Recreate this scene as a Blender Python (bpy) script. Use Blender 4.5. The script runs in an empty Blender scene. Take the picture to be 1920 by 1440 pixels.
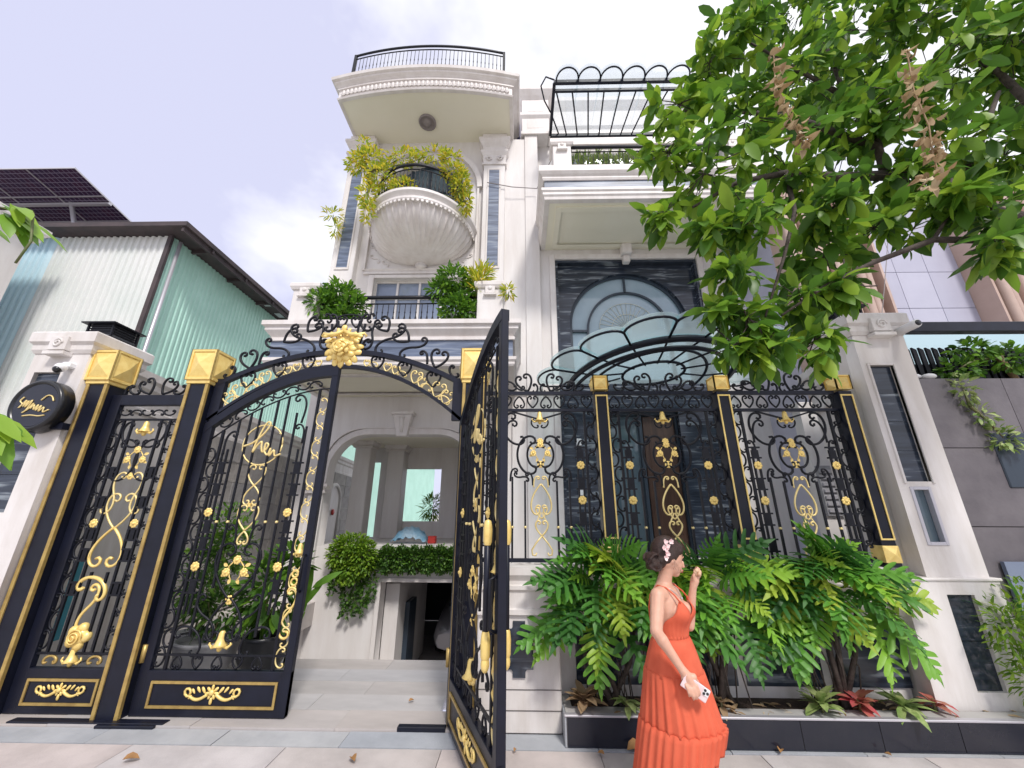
import bpy, bmesh, math, random
from mathutils import Vector, Matrix, Euler, noise
sin, cos, pi, rad = math.sin, math.cos, math.pi, math.radians
scene = bpy.context.scene
COL = scene.collection

# ---------------------------------------------------------------- camera
cam = bpy.data.cameras.new('camera')
cam.sensor_width = 36.0
cam.lens = 13.5
cam.clip_start = 0.05
cam.clip_end = 3000
camo = bpy.data.objects.new('camera', cam)
COL.objects.link(camo)
R3 = Matrix(((0.99979911, 0.00295974, 0.01982366),
             (0.01972233, -0.3215866, -0.94667475),
             (0.00357312, 0.94687554, -0.32158037)))
camo.matrix_world = Matrix.Translation((0, 0, 1.7)) @ R3.to_4x4()
scene.camera = camo

# ---------------------------------------------------------------- sky and sun
SUN_EL, SUN_AZ = rad(49), rad(160)      # azimuth measured clockwise from +Y (north)
world = bpy.data.worlds.new('World')
scene.world = world
world.use_nodes = True
wn, wl = world.node_tree.nodes, world.node_tree.links
wn.clear()
wout = wn.new('ShaderNodeOutputWorld')
bg = wn.new('ShaderNodeBackground')
bg.inputs['Strength'].default_value = 0.1
sky = wn.new('ShaderNodeTexSky')
sky.sky_type = 'NISHITA'
sky.sun_disc = False
sky.sun_elevation = SUN_EL
sky.sun_rotation = SUN_AZ
sky.air_density = 1.0
sky.dust_density = 2.0
tc = wn.new('ShaderNodeTexCoord')
mp = wn.new('ShaderNodeMapping')
mp.inputs['Scale'].default_value = (1.0, 1.0, 1.7)
mp.inputs['Location'].default_value = (-3.3026, 2.2063, 1.0570)
cl = wn.new('ShaderNodeTexNoise')
cl.inputs['Scale'].default_value = 1.3233
cl.inputs['Detail'].default_value = 6.0
cl.inputs['Roughness'].default_value = 0.55
ramp = wn.new('ShaderNodeValToRGB')
ramp.color_ramp.elements[0].position = 0.47
ramp.color_ramp.elements[0].color = (5.62, 5.68, 7.35, 1)
ramp.color_ramp.elements[1].position = 0.59
ramp.color_ramp.elements[1].color = (8.9, 8.9, 9.1, 1)
mixs = wn.new('ShaderNodeMixRGB')
mixs.inputs['Fac'].default_value = 0.86
wl.new(tc.outputs['Generated'], mp.inputs['Vector'])
wl.new(mp.outputs['Vector'], cl.inputs['Vector'])
wl.new(cl.outputs['Fac'], ramp.inputs['Fac'])
wl.new(sky.outputs['Color'], mixs.inputs['Color1'])
wl.new(ramp.outputs['Color'], mixs.inputs['Color2'])
wl.new(mixs.outputs['Color'], bg.inputs['Color'])
wl.new(bg.outputs['Background'], wout.inputs['Surface'])

sl = bpy.data.lights.new('sun', 'SUN')
sl.energy = 2.0
sl.angle = rad(10)
sl.color = (1.0, 0.955, 0.9)
slo = bpy.data.objects.new('sun', sl)
COL.objects.link(slo)
sdir = Vector((sin(SUN_AZ) * cos(SUN_EL), cos(SUN_AZ) * cos(SUN_EL), sin(SUN_EL)))
slo.rotation_euler = sdir.to_track_quat('Z', 'Y').to_euler()
slo.location = (0, -5, 12)

vs = scene.view_settings
vs.view_transform = 'Standard'
vs.look = 'None'
vs.exposure = 0.53
vs.gamma = 1.0
vs.use_curve_mapping = False
try:
    scene.cycles.use_denoising = True
    scene.cycles.max_bounces = 8
    scene.cycles.transparent_max_bounces = 24
except Exception:
    pass

# ---------------------------------------------------------------- materials
MATS = {}
def mat(name, col, rough=0.5, metal=0.0, var=0.0, vscale=3.0, bump=0.0, bscale=40.0, col2=None,
        spec=0.5, isl=None, transl=0.0, stretch=None, coat=0.0, rvar=0.0, obj=None):
    """principled material: colour noise between col and col2, bump, optional per-leaf variation"""
    m = bpy.data.materials.new(name)
    m.use_nodes = True
    nt = m.node_tree
    n, l = nt.nodes, nt.links
    b = n['Principled BSDF']
    b.inputs['Base Color'].default_value = (*col, 1)
    b.inputs['Roughness'].default_value = rough
    b.inputs['Metallic'].default_value = metal
    b.inputs['Specular IOR Level'].default_value = spec
    if coat:
        b.inputs['Coat Weight'].default_value = coat
    t = n.new('ShaderNodeTexCoord')
    src = t.outputs['Object']
    if stretch:
        mpn = n.new('ShaderNodeMapping')
        mpn.inputs['Scale'].default_value = stretch
        l.new(src, mpn.inputs['Vector'])
        src = mpn.outputs['Vector']
    last = None
    if var or col2:
        c2 = col2 if col2 else tuple(max(0, c * (1 - var)) for c in col)
        nz = n.new('ShaderNodeTexNoise')
        nz.inputs['Scale'].default_value = vscale
        nz.inputs['Detail'].default_value = 8
        nz.inputs['Roughness'].default_value = 0.62
        l.new(src, nz.inputs['Vector'])
        r = n.new('ShaderNodeValToRGB')
        r.color_ramp.elements[0].position = 0.35
        r.color_ramp.elements[0].color = (*c2, 1)
        r.color_ramp.elements[1].position = 0.62
        r.color_ramp.elements[1].color = (*col, 1)
        l.new(nz.outputs['Fac'], r.inputs['Fac'])
        last = r.outputs['Color']
        if rvar:
            mr = n.new('ShaderNodeMapRange')
            mr.inputs['To Min'].default_value = min(1, rough + rvar)
            mr.inputs['To Max'].default_value = max(0.02, rough - rvar)
            l.new(nz.outputs['Fac'], mr.inputs['Value'])
            l.new(mr.outputs['Result'], b.inputs['Roughness'])
    if isl or obj:
        cols = isl or obj
        if isl:
            g = n.new('ShaderNodeNewGeometry')
            s = g.outputs['Random Per Island']
        else:
            g = n.new('ShaderNodeObjectInfo')
            s = g.outputs['Random']
        r2 = n.new('ShaderNodeValToRGB')
        els = r2.color_ramp.elements
        while len(els) < len(cols):
            els.new(0.5)
        for i, c in enumerate(cols):
            els[i].position = i / (len(cols) - 1)
            els[i].color = (*c, 1)
        l.new(s, r2.inputs['Fac'])
        if last is not None:
            mx = n.new('ShaderNodeMixRGB')
            mx.blend_type = 'MULTIPLY'
            mx.inputs['Fac'].default_value = 1.0
            l.new(last, mx.inputs['Color1'])
            l.new(r2.outputs['Color'], mx.inputs['Color2'])
            last = mx.outputs['Color']
        else:
            last = r2.outputs['Color']
    if last is not None:
        l.new(last, b.inputs['Base Color'])
    if bump:
        nb = n.new('ShaderNodeTexNoise')
        nb.inputs['Scale'].default_value = bscale
        nb.inputs['Detail'].default_value = 6
        l.new(src, nb.inputs['Vector'])
        bp = n.new('ShaderNodeBump')
        bp.inputs['Strength'].default_value = bump
        bp.inputs['Distance'].default_value = 0.02
        l.new(nb.outputs['Fac'], bp.inputs['Height'])
        l.new(bp.outputs['Normal'], b.inputs['Normal'])
    if transl:
        out = n['Material Output']
        tb = n.new('ShaderNodeBsdfTranslucent')
        if last is not None:
            l.new(last, tb.inputs['Color'])
        else:
            tb.inputs['Color'].default_value = (*col, 1)
        ms = n.new('ShaderNodeMixShader')
        ms.inputs['Fac'].default_value = transl
        l.new(b.outputs['BSDF'], ms.inputs[1])
        l.new(tb.outputs['BSDF'], ms.inputs[2])
        l.new(ms.outputs['Shader'], out.inputs['Surface'])
    MATS[name] = m
    return m

def glass_mat(name, tint, refl=0.12, clear=0.7):
    """thin sheet glass: tinted see-through sheet with a mirror coat"""
    m = bpy.data.materials.new(name)
    m.use_nodes = True
    nt = m.node_tree
    n, l = nt.nodes, nt.links
    n.remove(n['Principled BSDF'])
    out = n['Material Output']
    tr = n.new('ShaderNodeBsdfTransparent')
    tr.inputs['Color'].default_value = (*tint, 1)
    df = n.new('ShaderNodeBsdfTranslucent')
    df.inputs['Color'].default_value = (*tint, 1)
    gl = n.new('ShaderNodeBsdfGlossy')
    gl.inputs['Roughness'].default_value = 0.03
    gl.inputs['Color'].default_value = (1, 1, 1, 1)
    dd = n.new('ShaderNodeBsdfDiffuse')
    dd.inputs['Color'].default_value = (*tint, 1)
    m0 = n.new('ShaderNodeMixShader')
    m0.inputs['Fac'].default_value = 0.4
    l.new(df.outputs[0], m0.inputs[1])
    l.new(dd.outputs[0], m0.inputs[2])
    m1 = n.new('ShaderNodeMixShader')
    m1.inputs['Fac'].default_value = clear
    l.new(m0.outputs[0], m1.inputs[1])
    l.new(tr.outputs[0], m1.inputs[2])
    fr = n.new('ShaderNodeFresnel')
    ge = n.new('ShaderNodeNewGeometry')          # both faces of a thin pane reflect alike
    io = n.new('ShaderNodeMath')
    io.operation = 'MULTIPLY_ADD'
    io.inputs[1].default_value = 1 / 1.5 - 1.5
    io.inputs[2].default_value = 1.5
    l.new(ge.outputs['Backfacing'], io.inputs[0])
    l.new(io.outputs[0], fr.inputs['IOR'])
    ad = n.new('ShaderNodeMath')
    ad.operation = 'ADD'
    ad.inputs[1].default_value = refl
    ad.use_clamp = True
    l.new(fr.outputs[0], ad.inputs[0])
    m2 = n.new('ShaderNodeMixShader')
    l.new(ad.outputs[0], m2.inputs['Fac'])
    l.new(m1.outputs[0], m2.inputs[1])
    l.new(gl.outputs[0], m2.inputs[2])
    l.new(m2.outputs[0], out.inputs['Surface'])
    return m

def marble_mat(name, base, vein, rough=0.12, axis=(1.5, 1.5, 16), thr=0.60):
    """dark banded stone with thin pale horizontal veins"""
    m = bpy.data.materials.new(name)
    m.use_nodes = True
    n, l = m.node_tree.nodes, m.node_tree.links
    b = n['Principled BSDF']
    t = n.new('ShaderNodeTexCoord')
    oi = n.new('ShaderNodeObjectInfo')
    va = n.new('ShaderNodeVectorMath')
    va.operation = 'SCALE'
    va.inputs[0].default_value = (3.1, 5.7, 9.3)
    l.new(oi.outputs['Random'], va.inputs['Scale'])
    vb = n.new('ShaderNodeVectorMath')
    vb.operation = 'ADD'
    l.new(t.outputs['Object'], vb.inputs[0])
    l.new(va.outputs[0], vb.inputs[1])
    mpn = n.new('ShaderNodeMapping')
    mpn.inputs['Scale'].default_value = axis
    mpn.inputs['Rotation'].default_value = (0.03, 0.06, 0)
    l.new(vb.outputs[0], mpn.inputs['Vector'])
    nz = n.new('ShaderNodeTexNoise')
    nz.inputs['Scale'].default_value = 1.0
    nz.inputs['Detail'].default_value = 7
    nz.inputs['Distortion'].default_value = 0.5
    l.new(mpn.outputs['Vector'], nz.inputs['Vector'])
    r = n.new('ShaderNodeValToRGB')
    e = r.color_ramp.elements
    e[0].position = 0.36
    e[0].color = (*base, 1)
    e[1].position = thr + 0.08
    e[1].color = (*vein, 1)
    x = e.new(thr - 0.03)
    x.color = (*[c * 1.9 for c in base], 1)
    l.new(nz.outputs['Fac'], r.inputs['Fac'])
    l.new(r.outputs['Color'], b.inputs['Base Color'])
    b.inputs['Roughness'].default_value = rough
    return m

M = {}
M['white'] = mat('white_paint', (0.735, 0.71, 0.695), 0.55, vscale=1.6, bump=0.06, bscale=60, col2=(0.655, 0.62, 0.597), stretch=(2.2, 2.2, 0.35))
M['white_street'] = mat('street_wall_paint', (0.735, 0.705, 0.69), 0.6, vscale=2.6, bump=0.08, bscale=45, col2=(0.60, 0.56, 0.525), stretch=(1.6, 1.6, 0.35))
M['soffit'] = mat('soffit_paint', (0.82, 0.79, 0.66), 0.7, vscale=0.8, col2=(0.79, 0.76, 0.62))
M['cream'] = mat('cream_moulding', (0.74, 0.705, 0.685), 0.5, vscale=2.5, col2=(0.645, 0.60, 0.57), stretch=(1.6, 1.6, 0.6))
M['marble'] = marble_mat('dark_marble', (0.020, 0.026, 0.038), (0.22, 0.25, 0.28))
M['marble_sky'] = marble_mat('sky_tinted_marble', (0.075, 0.095, 0.14), (0.24, 0.28, 0.35), rough=0.42, axis=(1.2, 1.2, 14), thr=0.58)  # dark marble with the sky's reflection put into its blue-grey colour
M['iron'] = mat('black_iron', (0.007, 0.008, 0.014), 0.45, spec=0.3, var=0.4, vscale=30, bump=0.05, bscale=200, rvar=0.1)
M['steel'] = mat('painted_steel_frame', (0.008, 0.010, 0.022), 0.40, spec=0.35, var=0.35, vscale=6, rvar=0.1)
M['gold'] = mat('gold_paint', (0.90, 0.69, 0.25), 0.36, metal=0.22, var=0.0, vscale=14, col2=(0.80, 0.57, 0.17), rvar=0.08)
M['gold_old'] = mat('worn_gold_trim', (0.52, 0.37, 0.12), 0.42, metal=0.4, vscale=9, col2=(0.36, 0.24, 0.08))
M['gold_pale'] = mat('pale_gold_scroll', (0.84, 0.69, 0.32), 0.4, metal=0.25, vscale=14, col2=(0.74, 0.56, 0.22))
M['win'] = mat('window_glass_dark', (0.055, 0.085, 0.11), 0.05, spec=0.8, vscale=0.7, col2=(0.10, 0.15, 0.18))
M['win_blue'] = mat('window_glass_blue', (0.16, 0.20, 0.29), 0.06, spec=0.8, vscale=0.9, col2=(0.24, 0.29, 0.38))
M['win_teal'] = mat('window_glass_teal', (0.27, 0.38, 0.45), 0.05, spec=0.8, vscale=0.7, col2=(0.36, 0.47, 0.55))
M['win_frame'] = mat('window_frame_dark', (0.03, 0.045, 0.065), 0.35)
M['canopy_glass'] = glass_mat('canopy_glass', (0.80, 0.945, 0.96), 0.03, 0.52)
M['pane_glass'] = glass_mat('pane_glass', (0.95, 0.985, 0.99), 0.0, 1.0)
M['clear_glass'] = glass_mat('clear_glass', (0.95, 0.975, 0.985), 0.03, 0.78)
M['pave'] = mat('pavement_slab', (0.60, 0.55, 0.53), 0.65, vscale=2.3, col2=(0.47, 0.43, 0.415), bump=0.12, bscale=70, obj=[(0.92, 0.92, 0.92), (1.04, 1.0, 1.0), (0.98, 1.0, 1.03)])
M['kerb'] = mat('kerb_stone', (0.46, 0.475, 0.50), 0.6, vscale=2.4, col2=(0.36, 0.375, 0.40), bump=0.12, bscale=60, obj=[(0.9, 0.92, 0.95), (1.05, 1.03, 1.0)])
M['drive'] = mat('driveway_stone', (0.52, 0.49, 0.475), 0.5, vscale=2.0, col2=(0.41, 0.39, 0.38), bump=0.08, bscale=50, stretch=(0.5, 1.4, 1), obj=[(0.86, 0.92, 1.0), (1.05, 0.99, 0.94), (0.92, 0.95, 0.98), (1.0, 0.97, 0.95)])
M['drive_blue'] = mat('bluish_driveway_stone', (0.51, 0.50, 0.505), 0.5, vscale=2.0, col2=(0.405, 0.40, 0.405), bump=0.08, bscale=50, stretch=(0.5, 1.4, 1), obj=[(0.93, 0.95, 1.0), (1.04, 1.02, 1.0)])
M['joint'] = mat('dark_joint', (0.13, 0.12, 0.115), 0.9)
M['ground'] = mat('street_concrete', (0.50, 0.47, 0.43), 0.85, vscale=0.8, col2=(0.33, 0.31, 0.285))
M['tile_dark'] = mat('planter_tile', (0.012, 0.014, 0.024), 0.17, vscale=4, col2=(0.018, 0.019, 0.028), bump=0.02, bscale=30)
M['grout'] = mat('pale_grout', (0.42, 0.41, 0.40), 0.8)
M['soil'] = mat('soil', (0.055, 0.035, 0.025), 0.95, var=0.5, vscale=20, bump=0.6, bscale=60)
M['bark'] = mat('bark', (0.085, 0.065, 0.055), 0.85, var=0.5, vscale=18, bump=0.5, bscale=40)
M['stem'] = mat('green_stem', (0.12, 0.17, 0.05), 0.6, vscale=8, col2=(0.14, 0.10, 0.05))
M['dry'] = mat('dry_leaf', (0.34, 0.20, 0.11), 0.8, isl=[(0.52, 0.38, 0.22), (0.36, 0.23, 0.12), (0.70, 0.58, 0.40)], transl=0.3)
M['dryo'] = mat('dry_leaf_single', (0.42, 0.22, 0.08), 0.75, var=0.35, vscale=9)
G = lambda *c: [tuple(x) for x in c]
M['leaf_tree'] = mat('tree_leaf', (0.06, 0.12, 0.02), 0.42, isl=G((0.06, 0.14, 0.025), (0.10, 0.23, 0.03), (0.18, 0.34, 0.035), (0.34, 0.50, 0.05)), transl=0.45)
M['leaf_tree_o'] = mat('tree_leaf_single', (0.06, 0.12, 0.02), 0.42, obj=G((0.06, 0.14, 0.025), (0.10, 0.23, 0.03), (0.19, 0.35, 0.035), (0.36, 0.52, 0.05)), transl=0.45)
M['leaf_phil'] = mat('lobed_leaf', (0.07, 0.19, 0.025), 0.46, obj=G((0.04, 0.14, 0.03), (0.07, 0.22, 0.035), (0.12, 0.33, 0.04), (0.17, 0.41, 0.045), (0.30, 0.54, 0.05), (0.40, 0.50, 0.06)), transl=0.3)
M['leaf_bush'] = mat('bush_leaf', (0.07, 0.15, 0.02), 0.45, isl=G((0.05, 0.13, 0.02), (0.10, 0.24, 0.025), (0.22, 0.42, 0.035)), transl=0.35)
M['leaf_yellow'] = mat('yellow_green_leaf', (0.3, 0.32, 0.03), 0.5, isl=G((0.20, 0.32, 0.03), (0.42, 0.50, 0.04), (0.62, 0.60, 0.06), (0.72, 0.52, 0.05)), transl=0.45)
M['leaf_hedge'] = mat('hedge_leaf', (0.05, 0.13, 0.02), 0.5, isl=G((0.03, 0.085, 0.015), (0.06, 0.15, 0.02), (0.12, 0.24, 0.025)), transl=0.25)
M['leaf_lime'] = mat('lime_leaf', (0.2, 0.34, 0.03), 0.45, isl=G((0.10, 0.22, 0.02), (0.20, 0.36, 0.03), (0.30, 0.44, 0.04)), transl=0.35)
M['leaf_pale'] = mat('variegated_leaf', (0.5, 0.55, 0.25), 0.5, vscale=9, col2=(0.16, 0.28, 0.06), isl=G((0.8, 0.9, 0.7), (1, 1, 1)), transl=0.2)
M['leaf_pink'] = mat('pink_leaf', (0.55, 0.10, 0.12), 0.5, vscale=8, col2=(0.40, 0.22, 0.12), isl=G((0.8, 0.7, 0.7), (1.1, 1, 1)), transl=0.2)
M['black_plastic'] = mat('black_plastic', (0.012, 0.013, 0.016), 0.28)
M['white_plastic'] = mat('white_plastic', (0.78, 0.78, 0.79), 0.35)
M['grey_stone'] = mat('grey_wall_stone', (0.155, 0.14, 0.15), 0.5, vscale=1.6, col2=(0.095, 0.085, 0.095), bump=0.08, bscale=30, rvar=0.12)
M['rough_stone'] = mat('rough_stone_cladding', (0.42, 0.40, 0.38), 0.8, vscale=2.5, col2=(0.29, 0.275, 0.26), bump=0.4, bscale=25, obj=G((0.85, 0.86, 0.9), (1.1, 1.08, 1.05)))
M['corr_green'] = mat('green_corrugated', (0.48, 0.74, 0.65), 0.5, vscale=0.9, col2=(0.42, 0.67, 0.58))
M['corr_blue'] = mat('blue_corrugated', (0.52, 0.70, 0.77), 0.5, vscale=0.6, col2=(0.48, 0.66, 0.73))
M['corr_white'] = mat('pale_corrugated', (0.70, 0.71, 0.69), 0.5, vscale=0.7, col2=(0.63, 0.67, 0.64))
M['roof_dark'] = mat('rusty_dark_roof', (0.075, 0.055, 0.058), 0.7, vscale=2.5, col2=(0.045, 0.036, 0.04))
M['solar'] = mat('solar_cells', (0.035, 0.028, 0.075), 0.18, vscale=2, col2=(0.05, 0.03, 0.07))
M['alu'] = mat('pale_aluminium', (0.55, 0.54, 0.58), 0.4, metal=0.5)
M['pink'] = mat('tan_rib_render', (0.55, 0.41, 0.35), 0.6, vscale=1.2, col2=(0.47, 0.34, 0.28))
M['lav'] = mat('lavender_tile', (0.50, 0.50, 0.60), 0.35, vscale=1.0, col2=(0.45, 0.45, 0.55), obj=G((0.95, 0.95, 0.96), (1.03, 1.03, 1.03)))
M['wood'] = mat('dark_wood_door', (0.085, 0.045, 0.030), 0.35, vscale=3, col2=(0.05, 0.025, 0.018), stretch=(6, 6, 0.6))
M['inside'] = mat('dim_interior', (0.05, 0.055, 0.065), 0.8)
M['navy'] = mat('navy_water_tank', (0.10, 0.11, 0.35), 0.4)
M['wire'] = mat('thin_cable', (0.25, 0.22, 0.22), 0.6)
M['pot'] = mat('grey_pot', (0.38, 0.38, 0.40), 0.6, vscale=5, col2=(0.27, 0.27, 0.28))
M['blue_sheet'] = mat('blue_plastic_sheet', (0.16, 0.42, 0.62), 0.35, vscale=3, col2=(0.45, 0.62, 0.74), bump=0.5, bscale=12)
M['red'] = mat('red_plastic', (0.55, 0.04, 0.03), 0.4)

# ---------------------------------------------------------------- mesh builder
class MB:
    def __init__(s):
        s.v, s.f, s.sm = [], [], []
    def quad(s, a, b, c, d, smooth=False):
        i = len(s.v)
        s.v += [tuple(a), tuple(b), tuple(c), tuple(d)]
        s.f.append((i, i + 1, i + 2, i + 3)); s.sm.append(smooth)
        return s
    def add(s, verts, faces, smooth=False):
        i = len(s.v)
        s.v += [tuple(p) for p in verts]
        s.f += [tuple(k + i for k in f) for f in faces]
        s.sm += [smooth] * len(faces)
        return s
    def box(s, x0, x1, y0, y1, z0, z1):
        v = [(x, y, z) for z in (z0, z1) for y in (y0, y1) for x in (x0, x1)]
        return s.add(v, [(0, 2, 3, 1), (4, 5, 7, 6), (0, 1, 5, 4), (2, 6, 7, 3), (0, 4, 6, 2), (1, 3, 7, 5)])
    def tube(s, pts, r, n=6, smooth=True, flat=1.0):
        pts = [Vector(p) for p in pts]
        m = len(pts)
        rr = r if isinstance(r, (list, tuple)) else [r] * m
        t = []
        for i in range(m):
            d = pts[min(i + 1, m - 1)] - pts[max(i - 1, 0)]
            t.append(d.normalized() if d.length > 1e-9 else Vector((0, 0, 1)))
        ref = Vector((0, 1, 0)) if abs(t[0].y) < 0.95 else Vector((1, 0, 0))
        u = t[0].cross(ref).normalized()
        base = len(s.v)
        for i in range(m):
            u = (u - t[i] * u.dot(t[i]))
            u = u.normalized() if u.length > 1e-6 else t[i].orthogonal().normalized()
            w = t[i].cross(u)
            for k in range(n):
                a = 2 * pi * (k + 0.5) / n
                s.v.append(tuple(pts[i] + (u * cos(a) + w * sin(a) * flat) * rr[i]))
        for i in range(m - 1):
            for k in range(n):
                a = base + i * n + k
                b = base + i * n + (k + 1) % n
                s.f.append((a, b, b + n, a + n)); s.sm.append(smooth)
        s.f.append(tuple(base + k for k in range(n))[::-1]); s.sm.append(False)
        s.f.append(tuple(base + (m - 1) * n + k for k in range(n))); s.sm.append(False)
        return s
    def lathe(s, prof, c, n=16, a0=0.0, a1=2 * pi, axis='z', sx=1.0, sy=1.0, smooth=True):
        full = abs(a1 - a0 - 2 * pi) < 1e-6
        k = n if full else n + 1
        base = len(s.v)
        for r, z in prof:
            for i in range(k):
                a = a0 + (a1 - a0) * i / n
                p = (r * cos(a) * sx, r * sin(a) * sy, z)
                if axis == 'y':
                    p = (p[0], -p[2], p[1])
                elif axis == 'x':
                    p = (p[2], p[0], p[1])
                s.v.append((p[0] + c[0], p[1] + c[1], p[2] + c[2]))
        for j in range(len(prof) - 1):
            for i in range(n):
                a = base + j * k + i
                b = base + j * k + (i + 1) % k
                s.f.append((a, b, b + k, a + k)); s.sm.append(smooth)
        return s
    def ball(s, c, r, n=8, m=6, sx=1, sy=1, sz=1):
        prof = [(max(1e-4, r * sin(pi * j / m)), -r * cos(pi * j / m) * sz) for j in range(m + 1)]
        return s.lathe(prof, c, n, sx=sx, sy=sy)
    def sweep(s, prof, path, closed=False):
        """prof: (outward, z) points; path: plan points, outward is to the right of travel"""
        m = len(path)
        P = [Vector((p[0], p[1])) for p in path]
        N = []
        for i in range(m):
            def nrm(a, b):
                d = (b - a).normalized()
                return Vector((d.y, -d.x))
            if closed:
                n1, n2 = nrm(P[i - 1], P[i]), nrm(P[i], P[(i + 1) % m])
            else:
                n1 = nrm(P[i - 1], P[i]) if i > 0 else nrm(P[0], P[1])
                n2 = nrm(P[i], P[i + 1]) if i < m - 1 else n1
            q = (n1 + n2)
            q = q / max(0.2, q.length_squared / 2) if q.length > 1e-6 else n1
            N.append(q)
        base = len(s.v)
        k = len(prof)
        for i in range(m):
            for o, z in prof:
                s.v.append((P[i].x + N[i].x * o, P[i].y + N[i].y * o, z))
        for i in range(m if closed else m - 1):
            a = base + i * k
            b = base + ((i + 1) % m) * k
            for j in range(k - 1):
                s.f.append((a + j, b + j, b + j + 1, a + j + 1)); s.sm.append(False)
        if not closed:
            s.f.append(tuple(base + j for j in range(k))); s.sm.append(False)
            s.f.append(tuple(base + (m - 1) * k + j for j in range(k))[::-1]); s.sm.append(False)
        return s
    def mesh(s, name):
        me = bpy.data.meshes.new(name)
        me.from_pydata(s.v, [], s.f)
        me.polygons.foreach_set('use_smooth', s.sm)
        me.update()
        return me

def link(name, me, parent=None, loc=None):
    o = bpy.data.objects.new(name, me)
    COL.objects.link(o)
    if parent is not None:
        o.parent = parent
    if loc is not None:
        o.location = loc
    return o

def origin(o):
    p = Vector((0, 0, 0))
    while o is not None:
        p += o.location
        o = o.parent
    return p

def fixn(me):
    bm = bmesh.new()
    bm.from_mesh(me)
    bmesh.ops.recalc_face_normals(bm, faces=bm.faces)
    bm.to_mesh(me)
    bm.free()

def part(name, mb, m, parent=None, bevel=0.0, world=True, fix=True):
    """one mesh object; its vertices are world coordinates (or the parent's if world is False)"""
    me = mb.mesh(name) if isinstance(mb, MB) else mb
    if fix:
        fixn(me)
    me.materials.append(M[m] if isinstance(m, str) else m)
    o = link(name, me, parent)
    if parent is not None and world:
        o.location = -origin(parent)
    if bevel:
        bv = o.modifiers.new('bevel', 'BEVEL')
        bv.width = bevel
        bv.segments = 1
        bv.limit_method = 'ANGLE'
    return o

def tag(o, label, cat, group=None, kind=None):
    if label: o['label'] = label
    if cat: o['category'] = cat
    if group: o['group'] = group
    if kind: o['kind'] = kind
    return o

def thing(name, label, cat, loc=(0, 0, 0), rz=0.0, group=None):
    o = bpy.data.objects.new(name, None)
    COL.objects.link(o)
    o.empty_display_size = 0.2
    o.location = loc
    o.rotation_euler = (0, 0, rz)
    return tag(o, label, cat, group)

def struct(name, mb, m):
    o = part(name, mb, m)
    o['kind'] = 'structure'
    return o

def bx(*a):
    return MB().box(*a)

def inst(name, me, parent, loc, rot=(0, 0, 0), sc=(1, 1, 1)):
    o = link(name, me, parent, loc)
    o.rotation_euler = rot
    o.scale = sc if isinstance(sc, (tuple, list)) else (sc, sc, sc)
    return o

def mesh_of(name, mb, m, fix=True):
    me = mb.mesh(name)
    if fix:
        fixn(me)
    me.materials.append(M[m])
    return me

def plate(name, outer, holes, y0, y1, m, parent=None):
    """flat sheet in the XZ plane between y0 and y1 with openings cut through"""
    cu = bpy.data.curves.new('tmp', 'CURVE')
    cu.dimensions = '2D'
    cu.fill_mode = 'BOTH'
    cu.extrude = abs(y1 - y0) / 2
    for loop in [outer] + list(holes):
        sp = cu.splines.new('POLY')
        sp.points.add(len(loop) - 1)
        for i, (x, z) in enumerate(loop):
            sp.points[i].co = (x, z, 0, 1)
        sp.use_cyclic_u = True
    o = bpy.data.objects.new('tmp', cu)
    COL.objects.link(o)
    dg = bpy.context.evaluated_depsgraph_get()
    me = bpy.data.meshes.new_from_object(o.evaluated_get(dg))
    bpy.data.objects.remove(o)
    me.transform(Matrix.Translation((0, (y0 + y1) / 2, 0)) @ Matrix.Rotation(pi / 2, 4, 'X'))
    me.materials.clear()
    return part(name, me, m, parent)

def rect(x0, x1, z0, z1):
    return [(x0, z0), (x1, z0), (x1, z1), (x0, z1)]

def arch_pts(x0, x1, z0, zs, zt, n=20):
    """round- or elliptic-headed opening"""
    c, a = (x0 + x1) / 2, (x1 - x0) / 2
    return [(x0, z0), (x1, z0)] + [(c + a * cos(pi * i / n), zs + (zt - zs) * sin(pi * i / n)) for i in range(n + 1)]

def rnd_arch(x0, x1, z0, zt, r, n=10):
    p = [(x0, z0), (x1, z0)]
    p += [(x1 - r + r * cos(a), zt - r + r * sin(a)) for a in [pi / 2 * i / n for i in range(n + 1)]]
    p += [(x0 + r + r * cos(a), zt - r + r * sin(a)) for a in [pi / 2 + pi / 2 * i / n for i in range(n + 1)]]
    return p

# ---------------------------------------------------------------- scroll-work shapes (unit size, XZ plane)
def integ(k, t0, t1, n, h0=0.0):
    x = z = 0.0
    h = h0
    out = [(0.0, 0.0)]
    dt = (t1 - t0) / n
    for i in range(n):
        t = t0 + (i + 0.5) * dt
        h += k(t) * dt
        x += cos(h) * dt
        z += sin(h) * dt
        out.append((x, z))
    return out

def norm(p, vertical=True):
    # rotate so the line joining the widest extent is vertical, centre it and scale to height 1
    if vertical:
        cx = sum(q[0] for q in p) / len(p); cz = sum(q[1] for q in p) / len(p)
        sxx = sum((q[0] - cx) ** 2 for q in p); szz = sum((q[1] - cz) ** 2 for q in p)
        sxz = sum((q[0] - cx) * (q[1] - cz) for q in p)
        a = 0.5 * math.atan2(2 * sxz, sxx - szz)
        b = pi / 2 - a
        p = [(q[0] * cos(b) - q[1] * sin(b), q[0] * sin(b) + q[1] * cos(b)) for q in p]
    x0, x1 = min(q[0] for q in p), max(q[0] for q in p)
    z0, z1 = min(q[1] for q in p), max(q[1] for q in p)
    s = 1 / (z1 - z0)
    return [((q[0] - (x0 + x1) / 2) * s, (q[1] - (z0 + z1) / 2) * s) for q in p]

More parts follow.
